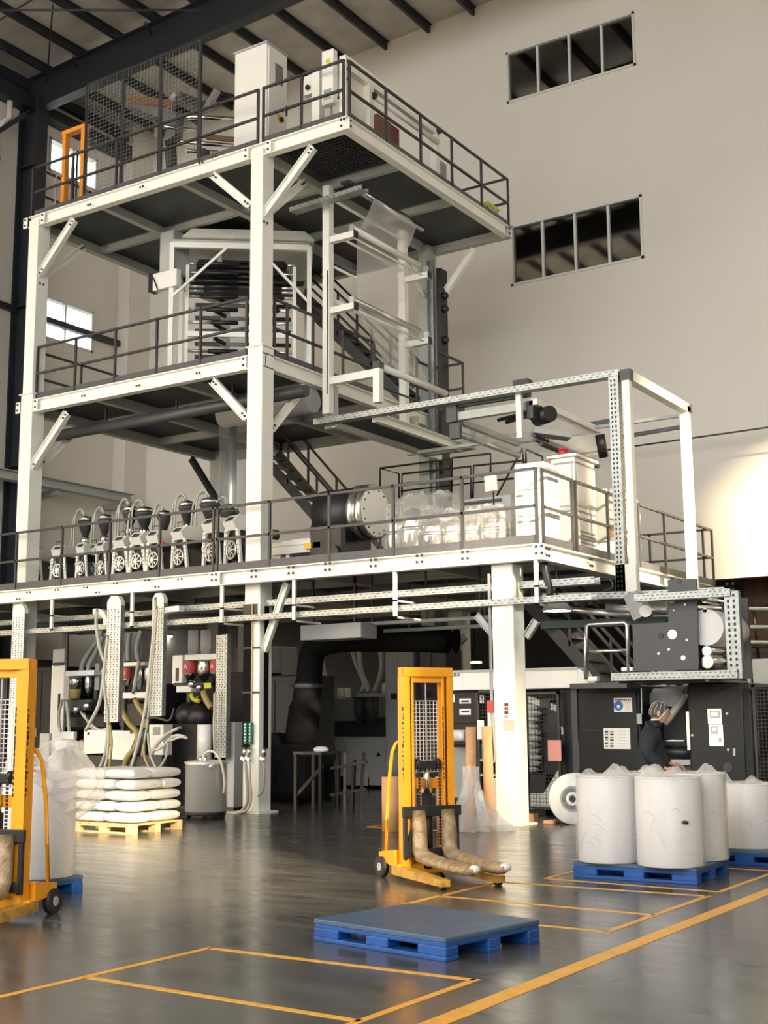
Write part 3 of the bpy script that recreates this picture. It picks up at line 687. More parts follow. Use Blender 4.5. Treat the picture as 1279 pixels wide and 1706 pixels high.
# orange manual lift parked on the top deck
t = thing('orange_lift', 'small orange mast lift parked on the top deck by the left window', 'lift', (-19.1, 17.5, Z3))
a = oY(109, 224, 17.5); b = oY(144, 208, 17.5); zt_ = b.z
for x in (a.x+.03, b.x-.04): MB().box((x-.05, 17.44, Z3+.1), (x+.05, 17.56, zt_-.08)).build('mast_upright', 'orange_paint', t)
MB().box((a.x-.03, 17.42, zt_-.09), (b.x+.02, 17.58, zt_)).build('top_bar', 'orange_paint', t)
MB().box((a.x-.05, 17.3, Z3+.02), (b.x+.05, 17.62, Z3+.12)).build('base', 'orange_paint', t)
MB().cyl(((a.x+b.x)/2-.04, 17.5, Z3+.1), ((a.x+b.x)/2-.04, 17.5, Z3+1.15), .04, 10).build('ram', 'black', t)
MB().cyl(((a.x+b.x)/2+.07, 17.5, Z3+.1), ((a.x+b.x)/2+.07, 17.5, Z3+1.5), .02, 8).build('chain', 'black', t)
MB().curve([(a.x-.12, 17.4, Z3+.1), (a.x-.13, 17.4, Z3+.9), (a.x-.08, 17.4, Z3+1.05), (a.x+.02, 17.42, Z3+1.0)], .016, 6).build('handle', 'grey_plastic', t)
# oscillating haul-off with its rollers
t = thing('haul_off_unit', 'oscillating haul-off unit of dark arms and chrome rollers behind the wire mesh', 'roller unit', (-15.8, 19.3, Z3))
HY = 19.3
def P3(x, y, Y=HY): return oY(x, y, Y)
for p, q, r in (((308, 194), (392, 199), .055), ((272, 211), (335, 219), .05), ((310, 251), (362, 254), .05), ((300, 236), (390, 243), .05)):
    u = MB().cyl(P3(*p), P3(*q, HY+.9), r, 14).build('roller', 'chrome', t)
MB().bar(P3(292, 162), P3(340, 180, HY+1.2), .26, .2).build('motor_box', 'dark_grey', t)
MB().bar(P3(288, 163, HY-.02), P3(294, 165, HY), .2, .16).build('end_cap', 'alu', t)
MB().bar(P3(215, 166), P3(292, 174), .12, .16).build('arm', 'brown_wood', t)
MB().bar(P3(220, 185), P3(262, 200), .1, .12).build('arm', 'dark_grey', t)
MB().bar(P3(342, 185), P3(362, 150), .1, .14).build('lever', 'alu', t); MB().cyl(P3(358, 155), P3(392, 164, HY+.6), .07, 12).build('roller', 'black', t)
MB().bar(P3(300, 188), P3(297, 235), .14, .1, (0, 1, 0)).build('side_plate', 'dark_grey', t)
MB().bar(P3(278, 240), P3(300, 228), .12, .12).build('drive', 'black', t); MB().bar(P3(262, 208), P3(262, 226), .1, .1, (0, 1, 0)).build('bearing', 'alu', t)
MB().bar(P3(345, 228), P3(392, 233), .08, .1).build('cross_bar', 'brown_wood', t)
MB().bar(P3(284, 246), P3(286, 280), .18, .18, (0, 1, 0)).build('foot', 'dark_grey', t)
MB().bar(P3(340, 250, HY+.5), P3(335, 290, HY+.5), .18, .18, (0, 1, 0)).build('foot', 'dark_grey', t)
MB().lathe((-15.9, 19.6, Z3), [(.62, 0), (.62, .22), (.5, .26)], 28).build('turntable', 'dark_grey', t)
t = thing('web_guide_pedestal', 'slim white pedestal with gauge standing on the top deck beside the corner', 'pedestal', (-12.95, 17.7, Z3))
MB().rbox((-13.02, 17.6, Z3), (-12.84, 17.78, 13.42), .01).build('post', 'white_paint', t)
MB().rbox((-13.22, 17.62, 13.0), (-13.02, 17.76, 13.38), .01).build('box', 'white_cab', t); MB().cyl((-13.1, 17.6, 13.12), (-13.1, 17.57, 13.12), .05, 10).build('gauge', 'black', t)
MB().cyl((-12.9, 17.7, 13.2), (-12.9, 19.4, 13.2), .05, 12).build('roller', 'chrome', t)
MB().cyl((-13.7, 18.4, 12.35), (-12.9, 18.0, 12.35), .05, 12).build('roller', 'chrome', t)
# treater frame along the right edge of the top deck
TXF = -12.15
t = thing('treater_frame', 'white treater frame with long roller along the top deck right rail', 'frame', (TXF, 19, Z3))
for y, w in ((17.42, .12), (18.2, .14), (20.6, .14)): MB().box((TXF-.07, y-w/2, Z3), (TXF+.07, y+w/2, 13.36)).build('post', 'white_paint', t)
MB().box((TXF-.06, 17.42, 13.12), (TXF+.06, 20.68, 13.38)).build('top_beam', 'white_paint', t)
MB().box((TXF-.05, 17.42, Z3+.04), (TXF+.05, 20.68, Z3+.34)).build('bottom_beam', 'white_paint', t)
MB().box((TXF-.04, 17.5, 12.36), (TXF-.02, 18.12, 12.74)).build('panel', 'white_cab', t)
MB().cyl((TXF+.09, 18.26, 12.93), (TXF+.09, 20.55, 12.93), .055, 14).build('roller', 'white_paint', t)
MB().cyl((TXF+.09, 18.22, 12.93), (TXF+.09, 18.26, 12.93), .07, 10).build('bearing', 'black', t)
MB().box((TXF-.1, 18.5, 12.3), (TXF+.0, 18.95, 12.72)).build('control_box', 'brown_wood', t); MB().box((TXF-.1, 18.95, 12.25), (TXF+.0, 19.25, 12.7)).build('control_box', 'dark_red', t)
MB().box((TXF-.02, 20.66, 12.3), (TXF+.05, 20.95, 12.62)).build('label_plate', 'grey_plastic', t); MB().cyl((TXF+.07, 20.6, 13.2), (TXF+.12, 20.6, 13.2), .07, 10).build('knob', 'dark_grey', t)
mb = MB(); bolts(mb, [(TXF+.07, 17.42, z) for z in (13.25, 13.1, 12.9)], (1, 0, 0), .03); mb.build('bolts', 'black', t, kind='stuff')
t = thing('junction_box', 'tall narrow white junction box on the corner of the top deck', 'box', (-12.33, 17.3, Z3))
MB().rbox((-12.5, 17.2, 12.42), (-12.24, 17.34, 13.46), .012).build('body', 'white_cab', t)
MB().box((-12.4, 17.195, 13.2), (-12.3, 17.2, 13.28)).build('label', 'lime', t); MB().box((-12.45, 17.195, 12.5), (-12.28, 17.2, 12.7)).build('sticker', 'grey_plastic', t)
MB().cyl((-12.37, 17.32, 12.42), (-12.37, 17.32, Z3+.1), .025, 8).build('conduit', 'galv', t); MB().box((-12.5, 17.2, Z3), (-12.24, 17.36, Z3+.12)).build('foot', 'white_paint', t)
t = thing('hand_crank', 'black crank handle hanging by the end of the treater frame', 'crank', (-12.0, 21.3, Z3))
MB().tube([(-12.0, 21.0, 12.5), (-12.0, 21.05, 12.1), (-12.0, 21.2, 12.02), (-12.0, 21.45, 12.0), (-12, 21.47, Z3)], .022, 8).build('rod', 'black', t)
t = thing('tool_case', 'grey case with yellow lid on the far corner of the top deck', 'case', (-12.15, 22.7, Z3))
MB().rbox((-12.35, 22.42, Z3), (-11.95, 22.9, Z3+.34), .02).build('body', 'grey_cab', t); MB().rbox((-12.37, 22.4, Z3+.34), (-11.93, 22.92, Z3+.42), .02).build('lid', 'lime', t)
MB().box((-12.0, 22.395, Z3+.15), (-11.95, 22.42, Z3+.3)).build('latch', 'black', t)
# ---------------------------------------------------------------- between the decks: sizing cage around the bubble
E1 = V((.788, .616, 0)); E2 = V((-.616, .788, 0)); C0 = V((-17.25, 18.5, 0)); CL = 2.83
def cg(u, w, z): return C0+E1*u+E2*w+V((0, 0, z))
t = thing('sizing_cage', 'white framed bubble sizing cage with rows of rollers between the tower decks', 'cage', cg(CL/2, 1.4, Z2))
zc1 = 11.25
for u, w in ((0, 0), (CL, 0), (CL, 2.6), (0, 2.6)): MB().bar(cg(u, w, Z2), cg(u, w, zc1), .09, .09, E1).build('post', 'white_paint', t)
for u, w, v_, x in ((0, 0, CL, 0), (CL, 0, CL, 2.6), (0, 2.6, CL, 2.6), (0, 0, 0, 2.6)): MB().bar(cg(u, w, zc1), cg(v_, x, zc1), .1, .12).build('top_bar', 'white_paint', t)
MB().bar(cg(1.12, -.03, zc1-.05), cg(.04, -.03, zc1-1.1), .05, .05).build('diagonal', 'white_paint', t); MB().bar(cg(2.05, -.03, zc1-.35), cg(CL, -.03, zc1-1.2), .05, .05).build('diagonal', 'white_paint', t)
for u in (.3, CL-.3): MB().bar(cg(u, .35, Z2), cg(u, .35, zc1-.3), .07, .07, E1).build('inner_post', 'white_paint', t)
rr = [(11.0, 'alu', .4), (10.8, 'black', .6), (10.62, 'black', .3), (10.5, 'alu', .7), (10.4, 'grey_plastic', .7), (10.28, 'black', .55), (10.0, 'black', .8), (9.72, 'alu', 1.0), (9.45, 'white_paint', 2.2), (9.1, 'black', .9), (8.62, 'white_paint', 2.2), (8.3, 'black', .9)]
for z, m, l in rr:
    n = 'white_paint' if m == 'white_paint' else m
    if n == 'white_paint': MB().bar(cg(.3, .33, z), cg(CL-.3, .33, z), .05, .11).build('cross_rail', n, t)
    else:
        for u0, u1, mm in ((.3, .3+l*.5, 'alu'), (.3+l*.5, CL*.48, 'black'), (CL*.55, CL-.3-l*.4, 'black'), (CL-.3-l*.4, CL-.3, 'alu')):
            if u1 > u0: MB().cyl(cg(u0, .38, z), cg(u1, .38, z), .045 if mm == 'black' else .03, 10).build('roller', mm, t)
for k in range(10):
    z = 8.2+k*.3
    for s_ in (-1, 1): MB().bar(cg(CL/2+s_*.55, .42, z), cg(CL/2+s_*.32, .6, z-.08), .05, .07).build('roller_arm', 'black', t)
for k in range(9):
    z = 8.3+k*.3; MB().cyl(cg(.35, 2.2, z), cg(CL-.35, 2.2, z), .05, 8).build('roller', 'dark_grey', t)
t = thing('air_ring_hood', 'pale tapered hood under the top deck above the sizing cage', 'hood', cg(CL/2, 1.3, 11.3))
h0 = [cg(.2, -.15, 11.38), cg(CL+.1, -.15, 11.38), cg(CL+.1, 2.4, 11.38), cg(.2, 2.4, 11.38)]; h1 = [cg(.4, .0, 11.62), cg(CL-.1, .0, 11.62), cg(CL-.1, 2.2, 11.62), cg(.4, 2.2, 11.62)]
mb = MB(); mb.add(h0+h1, BOXF); mb.build('hood', 'white_cab', t)
MB().bar(cg(.0, .1, 11.33), cg(CL, .1, 11.33), .3, .06).build('rim', 'alu', t)
t = thing('collapsing_boards', 'dark stacked collapsing boards above the sizing cage', 'board stack', cg(CL/2, 1.3, 10.9))
for k in range(6): MB().bar(cg(.3+k*.04, .75+k*.02, 10.55+k*.12), cg(CL-.3-k*.04, .75+k*.02, 10.55+k*.12), .5, .05).build('board', 'black', t)
MB().bar(cg(.95, .5, 11.0), cg(.95, .5, 11.32), .06, .1, E1).build('hanger', 'beam_grey', t)
t = thing('drive_housing', 'grey rectangular housing hanging under the top deck left of the cage', 'housing', oY(276, 420, 18.6))
a = oY(266, 388, 18.6); b = oY(288, 448, 18.6)
MB().rbox((a.x, 18.6, b.z), (b.x, 19.1, a.z), .02).build('housing', 'grey_cab', t); MB().box((a.x+.05, 18.7, a.z), (b.x-.05, 18.9, 11.66)).build('bracket', 'beam_grey', t)
t = thing('edge_sensor', 'white sensor arm with black head sticking out left of the cage', 'sensor', oY(267, 468, 18.45))
a = oY(252, 458, 18.42); b = oY(287, 477, 18.42)
MB().rbox((a.x+.05, 18.4, b.z), (b.x+.12, 18.55, a.z), .015).build('arm', 'white_cab', t); MB().box((a.x-.04, 18.38, b.z-.01), (a.x+.06, 18.57, a.z+.02)).build('head', 'black', t)
MB().curve([(a.x, 18.38, a.z-.03), (a.x+.1, 18.37, a.z-.1), (a.x+.22, 18.38, b.z)], .014, 6).build('cable', 'black', t)
# film bubble rising from the die through the decks
BX, BY = -17.03, 20.25
t = thing('film_bubble', 'clear cylindrical film bubble rising from the die through the tower', 'film bubble', (BX, BY, Z1))
mb = MB(); rows = []
for k in range(25):
    z = 4.7+k*(11.3-4.7)/24; r = .30+.012*math.sin(k*1.3)+(.0 if k > 2 else -.05*(2-k))
    rows.append([(BX+r*math.cos(i*math.pi/18)*(1+.015*math.sin(5*i)), BY+r*math.sin(i*math.pi/18)*(1+.015*math.cos(7*i)), z) for i in range(36)])
mb.surf(rows, True, True); mb.build('film', 'bubble', t)
MB().lathe((BX, BY, Z1), [(.45, 0), (.45, .35), (.36, .4), (.36, .62)], 28).build('die', 'steel', t)
MB().cyl((BX+.0, BY, 4.6), (BX, BY, 8.0), .09, 12).build('inner_pipe', 'alu', t)
# ---------------------------------------------------------------- web roller frame on the tower right side
t = thing('web_roller_frame', 'white roller frame guiding the film down the tower right side', 'roller frame', (-13.35, 20, 7.15))
FX = -13.38; YA, YBp = 18.63, 21.3
for y, z0 in ((YA, 7.14), (YBp, 7.35)): MB().rbox((FX-.08, y-.08, z0), (FX+.08, y+.08, 11.62), .01).build('post', 'white_paint', t)
rols = []
for pa, pb in (((563, 337), (668, 400)), ((577, 400), (668, 452)), ((551, 440), (668, 503)), ((570, 512), (668, 553)), ((551, 497), (578, 510))):
    a = oX(*pa, FX); b = oX(*pb, FX); MB().cyl((FX, YA, (a.z+b.z)/2), (FX, YBp, (a.z+b.z)/2), .028, 8).build('tie_bar', 'white_paint', t)
for z, L in ((10.62, .55), (9.22, .55)):
    for y in (YA, YBp):
        MB().box((FX+.08, y-.06, z-.16), (FX+.08+L, y+.06, z-.04)).build('arm', 'white_paint', t); MB().box((FX+.08+L, y-.065, z-.17), (FX+.1+L, y+.065, z-.03)).build('arm_cap', 'black', t)
        MB().box((FX+.02+L-.05, y-.05, z-.04), (FX+.06+L, y+.02, z+.09)).build('bearing', 'alu', t)
    MB().cyl((FX+.55, YA+.02, z+.04), (FX+.55, YBp-.28, z+.04), .06, 16).build('roller', 'white_paint' if z > 10 else 'alu', t)
    MB().cyl((FX+.5, YA+.05, z-.1), (FX+.5, YBp, z-.1), .02, 8).build('tie_bar', 'white_paint', t)
z = 7.86
for y in (YA,):
    MB().box((FX+.08, y-.06, z-.17), (FX+1.18, y+.06, z-.03)).build('arm', 'white_paint', t); MB().box((FX+1.05, y-.07, 7.2), (FX+1.19, y+.07, z-.03)).build('post', 'white_paint', t)
    MB().box((FX+1.05, y-.075, z-.03), (FX+1.2, y+.075, z+.1)).build('bearing', 'dark_grey', t)
MB().cyl((FX+1.12, YA+.05, z+.03), (FX+1.12, 21.05, z+.03), .065, 16).build('roller', 'white_cab', t)
MB().cyl((FX+1.12, YA, z-.35), (FX+1.12, 20.9, z-.33), .02, 6).build('tie_bar', 'dark_grey', t)
MB().cyl((FX+.06, YA-.1, 9.9), (FX+.05, YA-.1, 7.5), .008, 5).build('cable', 'black', t)
# nip roller under the top deck with its tray
MB().cyl((-12.78, 18.55, 11.45), (-12.78, 21.1, 11.45), .06, 14).build('nip_roller', 'chrome', t); MB().bar((-12.9, 18.5, 11.55), (-12.9, 21.2, 11.55), .2, .05).build('nip_guard', 'dark_grey', t)
tray(t, oY(488, 352, 18.3), oY(608, 314, 18.3), .22, .08, face=1)
t = thing('film_web', 'clear film web hanging from the top deck over the white roller frame', 'film', (-12.75, 19.7, 7.9))
y0, y1 = 18.92, 20.56
path = [(-12.72, 11.45, .32, .28), (-12.80, 11.05, .16, .14), (-12.90, 10.72, .02, 0), (-12.91, 10.66, 0, 0), (-12.91, 10.0, 0, 0), (-12.91, 9.4, 0, 0), (-12.91, 9.2, 0, 0), (-12.7, 8.7, .05, .02), (-12.46, 8.2, .1, .05), (-12.345, 7.92, .12, .06)]
rows = []
for k, (x, z, da, db) in enumerate(path): rows.append([(x+.012*math.sin(i*.9+k), y0+da+(y1+db-y0-da)*i/12, z) for i in range(13)])
MB().surf(rows).build('film', 'film', t)
# ---------------------------------------------------------------- stairs
def stairs(label, x0, z0, x1, z1, y, w=.75, m='rail', n=14, rail_h=1.0, loc=None):
    t = thing('staircase', label, 'stairs', (x1, y, z1))
    for s_ in (0, w):
        MB().bar((x0, y+s_, z0-.1), (x1, y+s_, z1+.05), .04, .22).build('stringer', m, t)
        a = V((x0, y+s_, z0)); b = V((x1, y+s_, z1))
        for h in (rail_h, rail_h*.5): MB().bar(a+V((0, 0, h)), b+V((0, 0, h)), .045, .045).build('handrail', m, t)
        for k in range(5):
            p = a+(b-a)*(.04+k*.23); MB().bar(p, p+V((0, 0, rail_h)), .04, .04, (0, 1, 0)).build('baluster', m, t)
    for k in range(1, n):
        p = V((x0, y, z0))+V((x1-x0, 0, z1-z0))*k/n; MB().box((p.x-.12, y+.02, p.z-.03), (p.x+.12, y+w-.02, p.z)).build('tread', 'dark_grey', t)
    return t
stairs('black steel staircase from the top deck down to the middle deck', -17.55, Z3, -13.65, Z2, 22.1)
stairs('dark steel staircase from the middle deck down to the mezzanine', -17.9, Z2-.2, -14.45, Z1, 22.1)
# duct under the middle deck and catwalk beside it
t = thing('air_duct', 'dark grey round duct running under the middle deck', 'duct', (-16.5, 18.0, 7.3))
MB().cyl(oY(85, 728, 17.7), (-13.2, 17.7, oY(85, 728, 17.7).z), .11, 16).build('pipe', 'dark_grey', t)
for x in (-18.2, -16.3, -14.9): MB().box((x-.015, 17.68, 7.25), (x+.015, 17.72, Z2-.2)).build('hanger', 'rail', t)
MB().cyl((-15.9, 18.6, 7.45), (-13.7, 18.6, 7.45), .24, 18).build('pipe', 'grey_cab', t)
t = thing('catwalk', 'short catwalk with white channels under the gantry tray beside the tower', 'catwalk', (-12.9, 20.3, 7))
a = oX(558, 709, -13.25); b = oX(733, 766, -13.25)
MB().channel((-13.25, GY+.1, 6.95), (-13.25, b.y, 6.95), .1, .14, side=1).build('side_channel', 'white_paint', t)
MB().channel((-12.35, GY+.1, 6.95), (-12.35, b.y-.6, 6.95), .12, .18, side=-1).build('side_channel', 'white_paint', t)
MB().box((-13.2, GY+.1, 6.98), (-12.41, b.y-.6, 7.02)).build('floor_plate', 'underdeck', t)
MB().channel((-13.3, b.y-.6, 6.95), (-12.3, b.y-.6, 6.95), .1, .14).build('end_channel', 'beam_grey', t)
MB().box((-12.4, b.y-.75, 6.9), (-12.1, b.y-.5, 7.4)).build('gusset', 'galv', t)
for y in (GY+.25, b.y-.8): MB().box((-13.55, y-.05, 6.9), (-13.3, y+.05, 7.7)).build('bracket', 'beam_grey', t)
# cable ladder on the far tower column
t = thing('cable_ladder', 'vertical slotted cable ladder on the far right tower column', 'cable tray', (TX1+.3, TY1-.25, Z1))
tray(t, (TX1+.24, TY1-.26, 4.2), (TX1+.24, TY1-.26, 11.4), .14, .1, up=(0, -1, 0), step=.09); MB().box((TX1+.34, TY1-.2, 4.2), (TX1+.44, TY1+.1, 11.2)).build('cable_bundle', 'black', t)
for z in (10.6, 10.3, 9.6): MB().ball((TX1+.46, TY1-.05, z), .09, 10, 6).build('cable_loop', 'black', t)
# ---------------------------------------------------------------- turning-bar unit hung under the gantry tray
t = thing('turning_bar_unit', 'grey turning-bar unit with film hanging below the gantry tray', 'roller unit', (-9.8, 20, 6.2))
UY0, UY1 = GY+.12, 21.1
zu = oY(757, 694, UY0).z; ux0 = oY(752, 690, UY0).x; ux1 = oY(872, 672, UY0).x
MB().box((ux0, UY0, zu-.07), (ux1, UY0+.12, zu+.07)).build('frame_beam', 'beam_grey', t)
MB().box((ux0, UY0+.02, zu+.16), (ux1+.1, UY0+.1, zu+.24)).build('frame_beam', 'dark_grey', t)
MB().box((ux0, UY0+.12, zu-.1), (ux0+.1, UY1, zu)).build('frame_beam', 'beam_grey', t)
MB().box((ux1+.05, UY0+.1, zu+.02), (ux1+.2, UY1+.3, zu+.13)).build('frame_beam', 'white_paint', t)
MB().box((ux0, UY1-.1, zu-.05), (ux1+.1, UY1, zu+.05)).build('frame_beam', 'beam_grey', t)
MB().box((ux0-.08, UY0-.05, zu-.1), (ux0+.12, UY0+.2, zu+.2)).build('end_block', 'dark_grey', t)
MB().box((ux1-.12, UY0-.06, zu-.55), (ux1-.02, UY0+.02, zu+.3)).build('hanger_post', 'white_paint', t); MB().box((ux1-.16, UY0-.07, zu+.3), (ux1+.12, UY0+.12, zu+.45)).build('clamp', 'black', t)
MB().cyl((ux0+.05, UY0+.1, zu-.28), (ux0+.05, UY1, zu-.28), .055, 14).build('roller', 'alu', t)
MB().box((ux0-.06, UY0+.02, zu-.38), (ux0+.14, UY0+.12, zu-.02)).build('end_block', 'dark_grey', t)
for k in range(2): MB().cyl((ux0+.6+.16*k, UY0+.6, zu-.02-.06*k), (ux1, UY0+.35, zu-.02-.06*k), .035, 10).build('turning_bar', 'black', t)
MB().cyl((ux1+.0, UY0+.5, zu-.12), (ux1+.35, UY0+.3, zu-.12), .14, 16).build('motor', 'black', t)
MB().box((ux1+.0, UY0+.1, zu-.2), (ux1+.12, UY0+.32, zu+.1)).build('side_plate', 'dark_grey', t)
MB().bar((ux1+.05, UY0+.2, zu-.42), (ux1+.55, UY0+.6, zu-.5), .3, .08).build('tray_plate', 'grey_cab', t)
for k in range(2): MB().cyl((ux1+.1, UY0+.15, zu-.5-.07*k), (ux1+.1, UY1-.6, zu-.5-.07*k), .03, 8).build('roller', 'dark_grey', t)
MB().cyl((ux1+.25, UY1+.15, zu-.05), (ux1+.25, UY1+.3, zu-.45), .09, 12).build('motor', 'black', t)
MB().cyl((ux1+.15, UY0+.3, zu-.62), (ux1+.15, UY1+.25, zu-.62), .04, 10).build('roller', 'dark_grey', t)
mb = MB(); rows = []
for k in range(5):
    s_ = k/4; rows.append([(ux0+.1+(ux1-ux0-.15)*s_, UY0+.25+(UY1-.6-UY0)*i/8, zu-.34-.05*s_) for i in range(9)])
mb.surf(rows); mb.build('film', 'film', t)
rows = [[(ux1+.16, UY0+.6+(UY1-.4-UY0)*i/8, zu+.02-.62*k/4) for i in range(9)] for k in range(5)]
MB().surf(rows).build('film', 'film', t)
MB().bar((GX-.1, UY1+.2, zu-.1), (-8.8, UY1+.2, zu-.14), .05, .07).build('tie_bar', 'dark_grey', t)
# thin cable stretched across the back wall
a = oY(960, 757, YB-.6); b = oY(1279, 712, YB-.6)
t = thing('ceiling_cable', 'thin dark cable stretched in front of the back wall', 'cable', a)
MB().cyl(a, b+(b-a)*.4, .02, 6).build('cable', 'rail', t)
MB().bar(oY(985, 708, 22.5), oY(1028, 700, 22.5), .1, .1).build('anchor', 'dark_grey', t)
# ---------------------------------------------------------------- extruders along the mezzanine front
def make_extruder():
    t = thing('extruder_unit', '', 'extruder', group='extruder units on the mezzanine')
    mb = MB(); w = .17
    mb.prism([(-w, -.05, .60), (-w, -.13, .74), (-w, .0, .86), (-w, .45, .88), (-w, .5, .62)], (2*w, 0, 0)); mb.build('cover', 'white_cab', t)
    MB().prism([(-.1, -.135, .755), (.1, -.135, .755), (.1, -.05, .825), (-.1, -.05, .825)], (0, .004, .006)).build('inlet_grille', 'dark_grey', t)
    for s in (-1, 1):
        o = MB().prism([(s*.13, -.06, .62), (s*.21, -.06, .62), (s*.30, -.02, -.18), (s*.235, -.02, -.18)], (0, .05, 0)).build('leg', 'white_cab', t)
        q = MB()
        for k in range(7): q.box((s*(.165+.011*k)-.018, -.064+.005*k, .56-k*.075), (s*(.165+.011*k)+.018, -.055+.005*k, .585-k*.075))
        q.build('slots', 'grey_plastic', o, kind='stuff')
    MB().lathe((0, -.03, .27), [(.125, -.02), (.16, -.03), (.165, .02), (.16, .22), (.13, .24)], 24, (0, 1, 0)).build('blower', 'dark_grey', t)
    MB().lathe((0, -.055, .27), [(.13, 0), (.165, -.015), (.17, .02), (.135, .03), (.13, 0)], 24, (0, 1, 0), cap=False).build('blower_ring', 'alu', t)
    mb = MB(); mb.cyl((0, -.09, .27), (0, -.04, .27), .05, 12)
    for k in range(8):
        a = k*math.pi/4; mb.bar((.04*math.cos(a), -.07, .27+.04*math.sin(a)), (.14*math.cos(a), -.065, .27+.14*math.sin(a)), .018, .012, (0, 1, 0))
    mb.build('fan_grille', 'alu', t)
    MB().tube([(-.1, .02, .87), (-.1, .0, .95), (.1, .0, .95), (.1, .02, .87)], .013, 6).build('handle', 'dark_grey', t)
    MB().box((-.13, .02, .43), (.13, .45, .60)).build('gearbox', 'black', t)
    MB().tube([(-.06, -.02, .60), (-.1, -.05, .5), (-.05, -.06, .42)], .014, 6).build('air_pipe', 'alu', t)
    MB().cyl((0, .45, .62), (0, .95, .62), .09, 12).build('barrel', 'steel', t)
    MB().box((-.2, .1, -.19), (.2, .5, .43)).build('base', 'dark_grey', t)
    return t
EXY = 17.45
proto = make_extruder()
places = ['leftmost of the row', 'second from the left', 'third from the left', 'fourth from the left', 'fifth from the left', 'sixth from the left', 'seventh from the left', 'beside the red stop button', 'third from the tower column', 'second from the tower column', 'nearest to the tower column']
for i, px in enumerate((58.7, 98, 136.7, 155.6, 169.6, 201.5, 229.8, 257.7, 299.8, 353, 388.5)):
    y = EXY+(0.25 if i in (3, 4) else 0); p = oY(px, 940, y)
    lab = 'white extruder unit with round blower on the mezzanine, '+places[i]
    sc_ = (.82, .86, .86, .86, .9, .92, .95, .95, .97, 1.08, 1.08)[i]
    if i == 0: o = proto; o.location = (p.x, y, Z1+.2); o['label'] = lab
    else: o = copy_tree(proto, (p.x, y, Z1+.2), label=lab)
    o.scale = (sc_*(.62 if i in (2, 3, 4) else .85), sc_, sc_); o.rotation_euler.z = math.radians((18, 14, 10, 10, 8, 5, 2, 0, -4, -8, -12)[i])
MB().cyl((oY(270, 900, EXY-.1).x, EXY-.12, Z1+.73), (oY(270, 900, EXY-.1).x, EXY-.07, Z1+.73), .045, 10).build('stop_button', 'red', label='red stop button beside the eighth extruder', cat='button')
# vacuum loaders above the extruders
def loader(label, px, ptop, Y, r, tag_=None, dark=True):
    p = oY(px, ptop, Y); zt_ = p.z
    t = thing('hopper_loader', label, 'hopper', (p.x, Y, Z1), group='hopper loaders over the extruders')
    c = (p.x, Y, 0)
    MB().lathe((p.x, Y, zt_), [(r*.3, 0), (r*.8, -.03), (r, -.06), (r, -.13)], 18).build('lid', 'chrome', t)
    MB().lathe((p.x, Y, zt_-.13), [(r*1.05, 0), (r*1.08, -.03), (r, -.05), (r*.35, -.32)], 18).build('funnel', 'dark_grey' if dark else 'steel', t)
    MB().lathe((p.x, Y, zt_-.45), [(r*.55, 0), (r*.6, -.05), (r*.6, -.2)], 16).build('sight_glass', 'chrome', t)
    MB().lathe((p.x, Y, zt_-.65), [(r*1.05, 0), (r*1.05, -.03), (r*.9, -.05), (r*.9, -.28), (r*.3, -.42)], 18).build('hopper', 'red_label' if tag_ else 'steel', t)
    MB().box((p.x-.05, Y-.04, Z1), (p.x+.05, Y+.04, zt_-1.0)).build('stand', 'dark_grey', t)
    MB().curve([(p.x-r*.3, Y, zt_), (p.x-r*.9, Y-.05, zt_+.1), (p.x-r*1.7, Y-.1, zt_-.1), (p.x-r*2.0, Y-.1, zt_-.6), (p.x-r*2.3, Y-.1, zt_-1.0)], .02, 6).build('hose', 'hose', t)
    MB().curve([(p.x+r*.2, Y-.05, zt_), (p.x-r*.4, Y-.1, zt_+.13), (p.x-r*1.2, Y-.12, zt_-.05), (p.x-r*1.35, Y-.12, zt_-.7)], .018, 6).build('hose', 'hose', t)
    if tag_: text(tag_, .17, (p.x, Y-r*.93, zt_-.83), (1, 0, 0), (0, 0, 1), 'paper', 'letter', t)
for i, (lab, px, py, Y, r, tg) in enumerate((
    ('chrome hopper loader at the left end of the loader row', 143, 859, 18.1, .15, None), ('chrome hopper loader second from the left with bent hoses', 175, 856, 18.2, .14, None),
    ('tall chrome hopper loader in front of the corner pier', 217, 842, 18.3, .15, None), ('chrome hopper loader with wide dark funnel right of the tall one', 241, 844, 18.3, .18, None),
    ('small dark funnel hopper loader in the middle of the loader row', 274, 850, 18.3, .13, None), ('chrome domed hopper loader left of the red one', 312, 834, 18.2, .16, None),
    ('red hopper loader marked with a white letter', 350, 829, 18.1, .19, 'A'), ('dark funnel hopper loader beside the clear bubble', 382, 840, 18.3, .18, None))):
    loader(lab, px, py, Y, r, tg)
# small white table with fittings
t = thing('white_bench', 'low white bench with amber clamps behind the mezzanine rail', 'bench', (-13.3, 18.3, Z1))
a = oY(452, 905, 17.6); b = oY(520, 905, 17.6)
for k in range(3): MB().box((a.x, 17.6+.3*k, Z1+.5+.07*k), (b.x, 17.78+.3*k, Z1+.57+.07*k)).build('rail', 'white_cab', t)
MB().box((a.x, 17.62, Z1+.36), (b.x+.02, 18.3, Z1+.50)).build('bed', 'white_cab', t)
for x in (a.x+.1, a.x+.3, b.x): MB().box((x-.04, 17.68, Z1), (x+.04, 17.76, Z1+.36)).build('leg', 'white_cab', t)
for px in (512, 527):
    p = oY(px, 915, 17.5); MB().box((p.x-.08, 17.5, Z1+.40), (p.x+.08, 17.6, Z1+.5)).build('clamp', 'amber', t)
MB().ball((oY(522, 905, 17.55).x, 17.6, Z1+.6), .1, 14, 10).build('valve', 'chrome', t)
